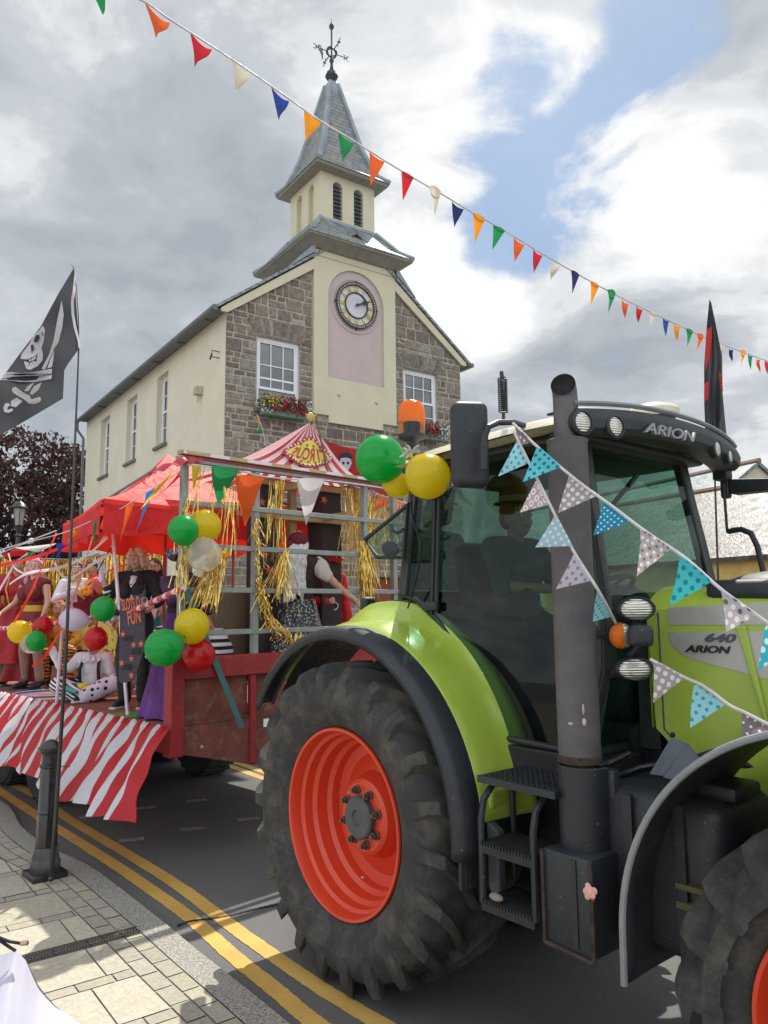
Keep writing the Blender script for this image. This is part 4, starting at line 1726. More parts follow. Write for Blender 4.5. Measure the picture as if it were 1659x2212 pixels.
# ratchet strap and cable on the gate
a = TR.Y(398, 1262, -.07); b = TR.Y(523, 1572, -.07)
m = MB()
w = Vector((.024, 0, .012))
m.add([a - w, a + w, b + w, b - w, a - w + V(0, .003, 0), a + w + V(0, .003, 0), b + w + V(0, .003, 0), b - w + V(0, .003, 0)], [(0, 1, 2, 3), (4, 7, 6, 5), (0, 4, 5, 1), (2, 6, 7, 3), (1, 5, 6, 2), (0, 3, 7, 4)])
o = m.build('ratchet_strap', pm('teal_webbing', '#3f6b68', .8, var=.1, bump=.3, bscale=300), None, smooth=False)
o.location = TR.o; o.rotation_euler = (0, 0, TR.rz)
tag(o, 'teal webbing strap running from the gate post down to the front of the red headboard', 'strap')

# bars, poles, sign on the near side
NX = .06
rail_pts = [TR.Y(400, 1268, -.08), V(NX, .75, 2.06), V(NX, 1.5, 2.0), V(NX, 2.35, 1.94), V(NX, 4.1, 1.86), V(NX, 6.2, 1.84), V(NX, 8.4, 1.84)]
SPIR = stripes('spiral_tape', '#cfc3c4', '#c8404a', 1, 9, .45, rot=(0, 0, .7), duty=.62)
m = MB(); m.tube(rail_pts, .026, 10)
o = m.build('hand_rail', SPIR, None); o.location = TR.o; o.rotation_euler = (0, 0, TR.rz)
tag(o, 'red and white taped hand rail along the near side of the float', 'rail')
WPOLE = pm('white_plastic_pole', '#dcd3e0', .35)


def near_pole(px0, py0, px1, py1, x, lab, r=.017):
    b = TR.Z(px1, py1, DZ)
    d = TR.X(px0, py0, b.x)
    m = MB(); m.tube([b, d], r, 10)
    o = m.build('pole', WPOLE, None); o.location = TR.o; o.rotation_euler = (0, 0, TR.rz)
    return tag(o, lab, 'pole', 'white poles standing on the near edge of the float')


near_pole(243, 1140, 276, 1547, .2, 'tall white pole passing in front of the cardboard sign')
near_pole(136, 1330, 122, 1520, .2, 'short white pole left of the seated clown')
# cardboard sign
sgn = thing('cardboard_sign', 'tall dark purple cardboard sign lettered SLOTS O FUN hung on the taped rail', 'sign', TR.o, TR.rz)
c0 = TR.X(286, 1380, .0)
sp_ = [(260, 1297), (312, 1280), (313, 1392), (306, 1418), (289, 1470), (263, 1476), (256, 1470)]
sgy = c0.y


def sign_pt(px, py, x=-.02):
    return TR.X(px, py, x)


# the board faces the pavement and is turned a little towards the camera
SG_O = sign_pt(260, 1297, -.015)
sdir = Vector((.42, -.9, 0)).normalized()
snrm = Vector((-.9, -.42, 0)).normalized()


def sgp(px, py):
    """point of the sign's own plane under a pixel, as (across, up)"""
    d = ray(px, py)
    dl = Vector((d.dot(TR.x), d.dot(TR.y), d.z))
    cl = TR.to(CAM)
    t = (SG_O - cl).dot(snrm) / dl.dot(snrm)
    P = cl + dl * t - SG_O
    return (P.dot(sdir), P.z)


CARD = pm('purple_card', '#3f3846', .8, var=.12, scale=14, bump=.15)
ORNG = pm('orange_paint', '#c96a4a', .8)
m = MB(); m.prism([sgp(*p) for p in sp_], SG_O, sdir, (0, 0, 1), -snrm, .006)
m.build('board', CARD, sgn, smooth=False)


def sign_text(txt, px, py, size, sx):
    a = sgp(px, py)
    P = SG_O + sdir * a[0] + V(0, 0, a[1]) + snrm * .003
    text_mesh(txt, size, ORNG, 'lettering', sgn, frame(P, sdir, (0, 0, 1)) @ Matrix.Rotation(.16, 4, 'Z'), extrude=.001, bold=.004, sx=sx)


sign_text('SLOTS O', 283, 1305, .14, .36)
sign_text('FUN', 290, 1334, .17, .45)
STARM = MB()


def star(mb, c, ux, uy, un, r_, th=.002, n=5, rot=0.):
    poly = []
    for k in range(2 * n):
        a = PI / 2 + PI * k / n + rot
        q = r_ if k % 2 == 0 else r_ * .42
        poly.append((q * math.cos(a), q * math.sin(a)))
    mb.prism(poly, c, ux, uy, un, th)


for (px, py) in ((266, 1370), (289, 1393), (305, 1391), (284, 1423), (263, 1432), (284, 1459)):
    a = sgp(px, py)
    m = MB(); star(m, SG_O + sdir * a[0] + V(0, 0, a[1]), sdir, V(0, 0, 1), snrm, .033, .004)
    m.build('star', ORNG, sgn, smooth=False)
for (px, py) in ((276, 1380), (295, 1408), (275, 1442)):
    a = sgp(px, py)
    m = MB(); m.prism([(-.055, -.02), (.05, -.02), (.055, .03), (-.05, .025)], SG_O + sdir * a[0] + V(0, 0, a[1]), sdir, (0, 0, 1), snrm, .003)
    m.build('slot', pm('black_card', (.01, .01, .012), .7), sgn, smooth=False)

# ---------- red gazebo standing on the float
gzb = thing('gazebo', 'red pop-up gazebo with a drooping valance standing on the float', 'gazebo', TR.o, TR.rz)
GX0, GX1, GY0, GY1, GE, GP = -.12, 2.45, 1.1, 3.45, 3.09, 3.84
AP = V(1.1, 2.2, GP)
GRED = NT('gazebo_red')
f_ = GRED.noise(2.2, 5, .6, dist=.6)
GRED.color(GRED.mix(GRED.ramp(f_, .35, .65), lin('#cf2127'), lin('#e03a3a')))
GRED.rough(.6); GRED.bump(GRED.noise(2.6, 3, .5, dist=1.2), .8, .06)
t_ = GRED.N('ShaderNodeBsdfTranslucent'); t_.inputs[0].default_value = (.85, .045, .02, 1)
ms = GRED.N('ShaderNodeMixShader'); ms.inputs[0].default_value = .35
GRED.L(GRED.b.outputs[0], ms.inputs[1]); GRED.L(t_.outputs[0], ms.inputs[2]); GRED.L(ms.outputs[0], GRED.out.inputs[0])
m = MB()
cs = [V(-.12, 1.1, GE), V(2.35, .85, GE), V(2.6, 3.1, GE), V(.42, 3.4, GE)]
for k in range(4):
    a, b = cs[k], cs[(k + 1) % 4]

    def fn(u, v, a=a, b=b):
        e = a.lerp(b, u)
        p = e.lerp(AP, v)
        p.z -= .10 * math.sin(PI * min(1, v)) * (1 - .3 * math.sin(PI * u)) + .05 * math.sin(PI * u) * (1 - v)
        return p
    m.sheet(fn, 16, 12)
cnp = m.build('canopy', GRED.m, gzb, angle=25)
m = MB()
for k in range(4):
    a, b = cs[k], cs[(k + 1) % 4]
    nn = (b - a).normalized().cross(V(0, 0, 1))

    def fn(u, v, a=a, b=b, nn=nn):
        p = a.lerp(b, u)
        return p + V(0, 0, -.03 * math.sin(PI * u) - v * (.31 + .025 * math.sin(u * 21))) + nn * (.02 * math.sin(u * 26) * v + .015)
    m.sheet(fn, 40, 3)
m.build('valance', GRED.m, gzb, angle=60)
DKG = pm('dark_steel', (.06, .06, .065), .5, .6)
m = MB()
for k in range(4):
    m.tube([cs[k] - V(0, 0, .06), cs[(k + 1) % 4] - V(0, 0, .06)], .014, 6)
    m.tube([cs[k] - V(0, 0, .03), AP - V(0, 0, .08)], .013, 6)
m.build('frame', DKG, gzb)
for (x, y) in ((1.10, 2.2), (2.32, .92), (2.55, 3.05)):
    m = MB(); m.tube([(x, y, DZ), (x, y, GE if x != 1.10 else GP - .1)], .018, 8)
    m.build('leg', pm('red_brown_pole', '#a24a35', .5), gzb)

# ---------- striped circus tent top on its dark booth
CT = thing('circus_tent_top', 'red and white striped circus tent top with a yellow CIRCUS panel seen back to front', 'tent', TR.o, TR.rz)
ap = TR.Y(672, 912, .45)
bl = TR.Y(505, 1003, .22); br = TR.Y(788, 1045, .22)
b0, b1 = V(bl.x, .22, 3.40), V(br.x, .22, 3.40)
b2, b3 = V(br.x, 1.35, 3.40), V(bl.x, 1.35, 3.40)
tent_cols = stripes('tent_stripes', '#dfd6da', '#c2393f', 0, 7, .6, .35, 'UV', 0, .48)
m = MB()
for (a, b) in ((b0, b1), (b1, b2), (b2, b3), (b3, b0)):
    def fn(u, v, a=a, b=b):
        p = a.lerp(b, u).lerp(ap, v)
        c_ = (a + b) / 2
        p.z -= .11 * math.sin(PI * v) ** 1.0 * (1 - .45 * v)
        return p
    m.sheet(fn, 24, 14, uvs=lambda u, v: (u, v))
cl = m.build('canopy', tent_cols, CT, angle=50)


def ctp(u, v, off=.012):
    p = b0.lerp(b1, u).lerp(ap, v)
    p.z -= .11 * math.sin(PI * v) * (1 - .45 * v)
    return p + V(0, -off, off * .6)


def badge(name, rx, ry, mat, off, wob=.10, n=48):
    """scalloped badge lying on the front slope"""
    cu, cv = .50, .47
    vs = [ctp(cu, cv, off)]
    for k in range(n):
        a = 2 * PI * k / n
        r_ = 1 + wob * math.cos(4 * a) + .04 * math.cos(8 * a)
        du, dv = rx * r_ * math.cos(a), ry * r_ * math.sin(a)
        v = cv + dv
        u = cu + du * (1 - cv) / (1 - v)
        vs.append(ctp(u, v, off))
    mb = MB(); mb.add(vs, [(0, i + 1, (i + 1) % n + 1) for i in range(n)])
    return mb.build(name, mat, CT, smooth=False)


badge('badge_border', .33, .26, pm('badge_red', '#b03038', .6), .02)
badge('badge', .275, .21, pm('badge_yellow', '#d9c65a', .6), .028)
for k in range(30):
    m = MB()
    a = 2 * PI * k / 30
    r_ = 1 + .10 * math.cos(4 * a)
    v = .47 + .225 * r_ * math.sin(a); u = .50 + .30 * r_ * math.cos(a) * .53 / (1 - v)
    m.sphere(ctp(u, v, .03), .012, 6, 4)
    m.build('badge_bulb', pm('bulb_pink', '#e8cfd2', .5), CT)
for i, v in enumerate((.32, .62)):
    for k in range(4 if i else 5):
        u = .50 + (k - (1.5 if i else 2)) * .095 * .53 / (1 - v) * (1 if i else 1.1)
        m = MB(); star(m, ctp(u, v, .03), V(1, 0, 0), (ctp(u, v + .02) - ctp(u, v - .02)).normalized(), V(0, -1, .3), .022, .003)
        m.build('star', pm('badge_brown', '#8a5a2a', .6), CT, smooth=False)
for i, ch in enumerate('CIRCUS'):
    v = .46
    u = .50 - (i - 2.5) * .088
    P = ctp(u, v, .034)
    up_ = (ctp(u, v + .05) - ctp(u, v - .05)).normalized()
    text_mesh(ch, .235, MATS['badge_red'], 'lettering', CT, frame(P, (1, 0, 0), up_), extrude=.001, bold=.003, sx=.50, mirror=True)
m = MB(); m.tube([ap + V(.02, -.06, .05), ap + V(.015, -.27, -.62)], .011, 6); m.tube([ap + V(0, 0, .06), ap + V(0, 0, -.4)], .012, 6)
m.build('pole', pm('brown_cane', '#6b5138', .7), CT)
m = MB(); m.sphere(ap + V(-.02, -.02, .05), (.05, .02, .05), 12, 8); m.tube([ap + V(.0, -.03, .05), ap + V(.05, -.03, .09)], .006, 5); m.tube([ap + V(.0, -.03, .04), ap + V(.05, -.03, .03)], .006, 5)
m.build('finial', pm('badge_gold', '#c9b560', .5), CT)

booth = thing('cardboard_booth', 'tall dark brown cardboard booth with orange stars behind the front gate', 'booth', TR.o, TR.rz)
BRC = pm('brown_card', '#3a2f33', .85, var=.15, scale=4)
for (pa, pb) in (((565, 1035), (604, 1308)), ((696, 1050), (738, 1303))):
    p = TR.Y(*pa, .55); q = TR.Y(*pb, .55)
    m = MB(); m.bb(p.x, q.x, .55, .56, 1.08 if pa[0] < 600 else 1.35, 3.38); m.bb(p.x, p.x + .01, .56, .8, 1.35, 3.38)
    m.build('side_panel', BRC, booth, smooth=False)
m = MB(); m.bb(.95, 2.1, .95, .96, 1.45, 2.25)
m.build('counter_panel', pm('plain_card', '#86725f', .85, var=.1), booth, smooth=False)
m = MB()
for z in (2.96, 3.30):
    m.bb(1.0, 2.3, .50, .545, z, z + .06)
for x in (1.45, 2.0):
    m.bb(x, x + .05, .1, 1.0, 3.24 if x < 1.8 else 2.98, 3.30 if x < 1.8 else 3.04)
m.bb(1.66, 1.74, .60, .66, 1.6, 3.3)
m.build('batten', MATS['pale_timber'], booth, smooth=False)
for (px, py) in ((577, 1110), (575, 1160), (566, 1085), (580, 1230), (700, 1080), (572, 1195)):
    P = TR.Y(px, py, .545)
    m = MB(); star(m, P, V(1, 0, 0), V(0, 0, 1), V(0, -1, 0), .05, .003, rot=px * .1)
    m.build('star', ORNG, booth, smooth=False)

# ---------- foil fringe
GOLDF = NT('gold_foil')
GOLDF.color(GOLDF.mix(GOLDF.ramp(GOLDF.noise(18, 2), .35, .65), (.62, .38, .06), (.95, .72, .22)))
GOLDF.b.inputs['Metallic'].default_value = .9
GOLDF.rough(.28)
GOLDM = GOLDF.m


def foil(mb, rr, p, d, L_, w=.006, curl=.05, segs=5):
    """one thin strip hanging from p"""
    p = Vector(p)
    sd = Vector((rr.uniform(-1, 1), rr.uniform(-1, 1), 0)).normalized()
    ph = rr.uniform(0, 6)
    pts = []
    for i in range(segs + 1):
        t = i / segs
        q = p + Vector(d) * L_ * t + Vector((0, 0, -.25 * L_ * t * t)) + sd * curl * math.sin(t * 3 + ph) * t
        tw = Matrix.Rotation(t * 2.5 + ph, 3, 'Z') @ sd * w
        pts += [q - tw, q + tw]
    mb.add(pts, [(2 * i, 2 * i + 1, 2 * i + 3, 2 * i + 2) for i in range(segs)])


def foil_bunch(label, pxs, n, L_, spread, drift, y=-.05, seed=1, w=.0034):
    """bunch of foil strips hung along pixels pxs (on the trailer's cross plane y)"""
    rr = random.Random(seed)
    mb = MB()
    P = [TR.Y(a, b, y) for a, b in pxs]
    for _ in range(n):
        if len(P) > 1:
            t = rr.random() * (len(P) - 1); i = int(t); p = P[i].lerp(P[min(i + 1, len(P) - 1)], t - i)
        else:
            p = P[0]
        p = p + V(rr.gauss(0, .015), rr.gauss(0, .02), rr.gauss(0, .015))
        d = Vector(drift) + Vector((rr.gauss(0, spread), rr.gauss(0, spread), rr.gauss(0, spread * .5)))
        foil(mb, rr, p, d, L_ * rr.uniform(.5, 1.1), w)
    o = mb.build('foil_fringe', GOLDM, None, smooth=False)
    o.location = TR.o; o.rotation_euler = (0, 0, TR.rz)
    return tag(o, label, 'tinsel', 'gold foil fringes tied to the float')


foil_bunch('gold foil fringe blown left from the second gate rail beside the clear balloon', [(460, 1188), (495, 1188)], 110, .50, .16, (-.42, -.1, -.75), seed=1)
foil_bunch('thin gold foil strands hanging under the green pennant at the gate top', [(425, 1010), (470, 1015), (520, 1025)], 34, .6, .10, (-.12, 0, -.9), seed=2)
foil_bunch('gold foil fringe looped over the pale batten above the white pennant', [(580, 1045), (600, 1035), (618, 1045)], 34, .6, .07, (-.03, 0, -1), y=.12, seed=3)
foil_bunch('knotted gold foil cluster on the rail in front of the white haired performer', [(612, 1195), (618, 1192)], 80, .40, .22, (-.25, -.05, -.85), seed=4)
foil_bunch('long gold foil rope hanging past the middle gate post down to the bottom rail', [(550, 1110), (555, 1180), (560, 1260), (572, 1300), (590, 1345), (630, 1370)], 170, .13, .25, (.2, 0, -.9), seed=5, w=.005)
foil_bunch('gold foil curtain hanging behind the right end of the gate', [(740, 1055), (775, 1060), (800, 1065)], 110, .8, .09, (.05, 0, -1), y=.25, seed=6)
foil_bunch('gold foil bunch tied to the right gate post above the tractor wheel arch', [(785, 1170), (790, 1180)], 120, .62, .08, (.06, -.02, -1), y=-.05, seed=7, w=.005)
foil_bunch('wispy gold foil strands between the gate and the tractor rear window', [(800, 1060), (830, 1070), (860, 1085)], 60, .6, .2, (-.25, 0, -.8), y=.1, seed=8)
foil_bunch('gold foil strands hanging below the knob of the left gate post', [(398, 1250), (410, 1060), (402, 1200)], 40, .4, .12, (-.25, -.05, -.9), seed=9)
foil_bunch('short gold foil tuft on the lowest gate rail', [(640, 1372), (655, 1375)], 60, .35, .2, (-.35, 0, -.8), seed=10)

# gold fringe back curtain round the rear of the float
cur = thing('foil_curtain', 'long gold foil fringe curtain round the back end of the float', 'curtain', TR.o, TR.rz)
rr = random.Random(21)
m = MB()
for _ in range(2600):
    if rr.random() < .5:
        p = V(2.45 + rr.gauss(0, .03), rr.uniform(4.8, 8.4), 2.98)
    else:
        p = V(rr.uniform(.0, 2.45), 8.4 + rr.gauss(0, .03), 2.98)
    foil(m, rr, p, (0, 0, -.8), rr.uniform(.8, 1.7), .010, .06, 6)
c_ = m.build('fringe', GOLDM, cur, smooth=False); c_['kind'] = 'stuff'
m = MB(); m.tube([(2.45, 4.7, 3.0), (2.45, 8.4, 3.0), (0, 8.4, 3.0)], .02, 6)
for (x, y) in ((2.45, 4.7), (2.45, 8.4), (0, 8.4), (2.45, 6.5), (1.2, 8.4)):
    m.tube([(x, y, DZ), (x, y, 3.0)], .018, 6)
m.build('frame', GALV, cur)
banner = MB()
banner.sheet(lambda u, v: (2.49 + .02 * math.sin(u * 30), 4.9 + u * 3.4, 2.9 - v * 1.2 + .04 * math.sin(u * 9)), 40, 6)
bnr = banner.build('banner', dots('star_banner', '#26327c', ['#d8d8e6', '#c02530', '#26327c'], 5, .16), None)
bnr.location = TR.o; bnr.rotation_euler = (0, 0, TR.rz)
tag(bnr, 'blue banner with white and red spots behind the gold foil curtain', 'banner')
banner = MB()
banner.sheet(lambda u, v: (u * 2.3 + .05, 8.47, 2.6 - v * 1.4 + .04 * math.sin(u * 9)), 40, 6)
bnr = banner.build('banner', dots('red_star_banner', '#c4231f', ['#d8b048', '#c4231f', '#e0d8d8'], 4, .14), None)
bnr.location = TR.o; bnr.rotation_euler = (0, 0, TR.rz)
tag(bnr, 'red cloth banner across the back end of the float', 'banner')
# ---------- props on the deck
pf = TR.w(*TR.Z(170, 1515, DZ))
fish = thing('toy_whale', 'blue and white toy whale with a big eye on the deck before the clown', 'toy', pf, R(10))
m = MB()
m.sphere((0, 0, .10), (.145, .10, .105), 20, 14)
m.build('body', pm('whale_blue', '#1f7fc0', .3, coat=.3), fish)
m = MB(); m.sphere((-.01, -.012, .062), (.148, .096, .062), 20, 12); m.build('belly', pm('whale_white', '#d9e2e6', .3), fish)
m = MB(); m.sphere((.02, -.092, .12), (.028, .012, .030), 12, 8); ey = m.build('eye', WHITEP, fish)
m = MB(); m.sphere((.02, -.104, .12), (.014, .006, .016), 10, 8); m.build('pupil', pm('near_black', (.01, .01, .012), .3), ey)
m = MB(); m.prism([(0, 0), (.08, .05), (.10, .12), (.05, .07), (.01, .10), (-.02, .02)], (.12, .0, .08), (1, 0, 0), (0, 0, 1), (0, 1, 0), .02); m.build('tail', MATS['whale_blue'], fish, smooth=False, bevel=.005)
m = MB(); m.sphere((.10, -.085, .05), (.035, .012, .022), 10, 6); m.build('fin', MATS['whale_blue'], fish)
hp = TR.w(*TR.Z(100, 1500, DZ))
m = MB(); m.tube([(.38 * math.cos(a), .38 * math.sin(a), .012) for a in [2 * PI * k / 40 for k in range(40)]], .011, 8, closed=True)
o = m.build('hula_hoop', pm('hoop_blue', '#2f78c8', .35), None); o.location = hp + V(0, 0, .0)
tag(o, 'light blue hula hoop lying on the deck behind the short white pole', 'hoop')
gm = TR.w(*TR.Z(320, 1543, DZ))
m = MB(); m.box((0, 0, .006), (.75, .35, .012), .6)
o = m.build('grass_mat', pm('artificial_grass', (.10, .30, .05), .9, var=.3, scale=40, bump=1., bscale=200), None, smooth=False); o.location = gm
tag(o, 'piece of bright green artificial grass at the deck edge under the purple dress', 'mat')
for (px, py, x_, lab) in ((252, 1330, .02, 'glass light bulb hanging from the taped rail beside the sign'), (312, 1290, .02, 'glass light bulb hanging by the cardboard sign near the tuxedo'), (82, 1372, .02, 'glass light bulb hanging below the taped rail at the left balloons'), (593, 1070, 0, 'glass light bulb hanging under the gate top behind the gold foil')):
    P = TR.w(*(TR.X(px, py, x_) if x_ else TR.Y(px, py, .1)))
    t = thing('light_bulb', lab, 'light bulb', P, 0, 'string light bulbs on the float')
    m = MB(); m.sphere((0, 0, -.03), (.03, .03, .036), 12, 8); m.build('glass_bulb', glass('bulb_glass', (.85, .87, .85)), t)
    m = MB(); m.tube([(0, 0, .0), (0, 0, .06)], .017, 8); m.tube([(0, 0, .05), (0, 0, .12)], .004, 5); m.build('socket', pm('near_black', (.01, .01, .012), .3), t)

# ================================================================ PEOPLE
def organic(pieces, name, mat, parent, voxel=.009, smooth=5, fold=None):
    """many overlapping rounded pieces fused into one continuous surface"""
    mb = MB()
    for p in pieces:
        if p[0] == 'c':
            mb.capsule(p[1], p[2], p[3], p[4], 14)
        elif p[0] == 'e':
            mb.sphere(p[1], p[2], 18, 12, p[3] if len(p) > 3 else None)
    me = bpy.data.meshes.new('tmp')
    me.from_pydata(mb.v, [], mb.f)
    bm = bmesh.new(); bm.from_mesh(me); bmesh.ops.recalc_face_normals(bm, faces=bm.faces); bm.to_mesh(me); bm.free()
    o = bpy.data.objects.new('tmp', me)
    COL.objects.link(o)
    r_ = o.modifiers.new('r', 'REMESH'); r_.mode = 'VOXEL'; r_.voxel_size = voxel; r_.use_smooth_shade = True
    s_ = o.modifiers.new('s', 'SMOOTH'); s_.iterations = smooth; s_.factor = .5
    dg = bpy.context.evaluated_depsgraph_get()
    out = bpy.data.meshes.new_from_object(o.evaluated_get(dg))
    bpy.data.objects.remove(o); bpy.data.meshes.remove(me)
    out.name = name
    if fold is None:
        fold = 0. if name in ('body', 'glove', 'shoe') else (.012 if name == 'hair' else .0085)
    if fold:
        nf = 9. if name != 'hair' else 22.
        nrm = [Vector(v.normal) for v in out.vertices]
        for v, n_ in zip(out.vertices, nrm):
            c = v.co
            a = noise.noise(Vector((c.x * nf, c.y * nf, c.z * (nf * .45)))) + .5 * noise.noise(Vector((c.x * nf * 2.3 + 7, c.y * nf * 2.3, c.z * nf * 1.1)))
            v.co = c + n_ * (a * fold * 1.3)
    out.materials.clear(); out.materials.append(mat)
    out.shade_smooth()
    ob = bpy.data.objects.new(name, out)
    COL.objects.link(ob)
    if parent:
        ob.parent = parent
    return ob


def basis(up, fw):
    up = Vector(up).normalized()
    fw = Vector(fw); fw = (fw - up * fw.dot(up)).normalized()
    rt = fw.cross(up)
    return Matrix(((rt.x, fw.x, up.x), (rt.y, fw.y, up.y), (rt.z, fw.z, up.z)))


BASEJ = dict(pelvis=(0, 0, .94), chest=(0, .01, 1.26), neck=(0, 0, 1.42), head=(0, .03, 1.585), face=(0, 1, 0), headup=(0, 0, 1), front=(0, 1, 0),
             shR=(.175, 0, 1.385), elR=(.24, -.02, 1.12), wrR=(.26, .07, .88), shL=(-.175, 0, 1.385), elL=(-.24, -.02, 1.12), wrL=(-.26, .07, .88),
             hiR=(.09, 0, .92), knR=(.11, .03, .50), anR=(.12, -.02, .09), hiL=(-.09, 0, .92), knL=(-.11, .03, .50), anL=(-.12, -.02, .09),
             toeR=(.14, .13, .04), toeL=(-.14, .13, .04), hdR=(0, .3, -1), hdL=(0, .3, -1), pnR=(-1, 0, 0), pnL=(1, 0, 0), curlR=.5, curlL=.5)


def hand(w, d, n, curl, s, infl=0., thumb=1):
    """palm, four bent fingers of different lengths and a thumb leaving the side of the palm"""
    w = Vector(w); d = Vector(d).normalized(); n = Vector(n); n = (n - d * n.dot(d)).normalized()
    sd = d.cross(n) * thumb
    ps = [('c', w, w + d * .045 * s, (.024 + infl) * s, (.028 + infl) * s)]
    for k, (off, ln) in enumerate(((-.031, .066), (-.011, .078), (.010, .074), (.030, .058))):
        b = w + d * .035 * s + sd * off * -.7 * s
        kn = w + d * .088 * s + sd * -off * s
        ps.append(('c', b, kn, (.0125 + infl) * s, (.0105 + infl * .6) * s))
        a1 = curl * 1.1
        d1 = d * math.cos(a1) + n * math.sin(a1)
        d2 = d * math.cos(a1 * 2) + n * math.sin(a1 * 2)
        m1 = kn + d1 * ln * .5 * s
        m2 = m1 + d2 * ln * .5 * s
        ps.append(('c', kn, m1, (.0100 + infl * .6) * s, (.0092 + infl * .6) * s))
        ps.append(('c', m1, m2, (.0092 + infl * .6) * s, (.0078 + infl * .6) * s))
    tb = w + d * .02 * s + sd * .024 * s
    t1 = tb + (d * .5 + sd * .75 + n * .35 * (curl + .3)).normalized() * .045 * s
    t2 = t1 + (d * .85 + sd * .25 + n * .6 * curl).normalized() * .032 * s
    ps += [('c', tb, t1, (.014 + infl * .7) * s, (.011 + infl * .7) * s), ('c', t1, t2, (.011 + infl * .7) * s, (.0085 + infl * .7) * s)]
    return ps


def torso(J, s, i=0., bust=0.):
    pe, ch, nk = J['pelvis'], J['chest'], J['neck']
    fw = J['front']
    B1 = basis(ch - pe, fw); B2 = basis(nk - pe, fw)
    wa = pe.lerp(ch, .5)
    ps = [('e', pe, ((.160 * s + i), (.120 * s + i), (.125 * s + i)), B1), ('e', wa, ((.130 * s + i), (.105 * s + i), (.15 * s + i)), B1),
          ('e', ch, ((.158 * s + i), (.112 * s + i), (.165 * s + i)), B2),
          ('c', J['shR'].lerp(nk, .15), J['shL'].lerp(nk, .15), .055 * s + i, .055 * s + i),
          ('c', J['shR'], ch, .055 * s + i, .08 * s + i), ('c', J['shL'], ch, .055 * s + i, .08 * s + i)]
    if bust:
        fwv = B2 @ Vector((0, 1, 0))
        for sx in (-1, 1):
            ps.append(('e', ch + (B2 @ Vector((sx * .075, .085, -.02))) * s, ((.07 + bust) * s + i,) * 3, B2))
    return ps


def limb(a, b, c, r1, r2, r3, i=0., fr=2.):
    """upper + lower segment; fr = how much of the limb (0..2)"""
    ps = []
    if fr <= 1:
        q = a.lerp(b, fr)
        return [('c', a, q, r1 + i, r1 + (r2 - r1) * fr + i)]
    ps.append(('c', a, b, r1 + i, r2 + i))
    q = b.lerp(c, fr - 1)
    ps.append(('c', b, q, r2 * .98 + i, r2 + (r3 - r2) * (fr - 1) + i))
    return ps


SKIN = pm('skin', (.56, .33, .24), .5, var=.06, scale=4, spec=.35)
SKIN2 = pm('tanned_skin', (.42, .22, .14), .5, var=.08, scale=4, spec=.35)
WHT = pm('white_cotton', '#dcd9e2', .85, var=.04, bump=.2, bscale=12, bdist=.01)
BLK = pm('black_cloth', (.016, .017, .02), .85, var=.3, bump=.25, bscale=10, bdist=.012)
EYEW = pm('eye_white', '#d8d4d0', .3)
EYEB = pm('eye_dark', (.02, .015, .012), .2)
LIP = pm('lips', '#a8333a', .4)
TEETH = pm('teeth', '#eae6df', .3)
SHOE = pm('shoe_black', (.02, .022, .026), .5)
SOLE = pm('shoe_sole', '#c9c6bc', .7)


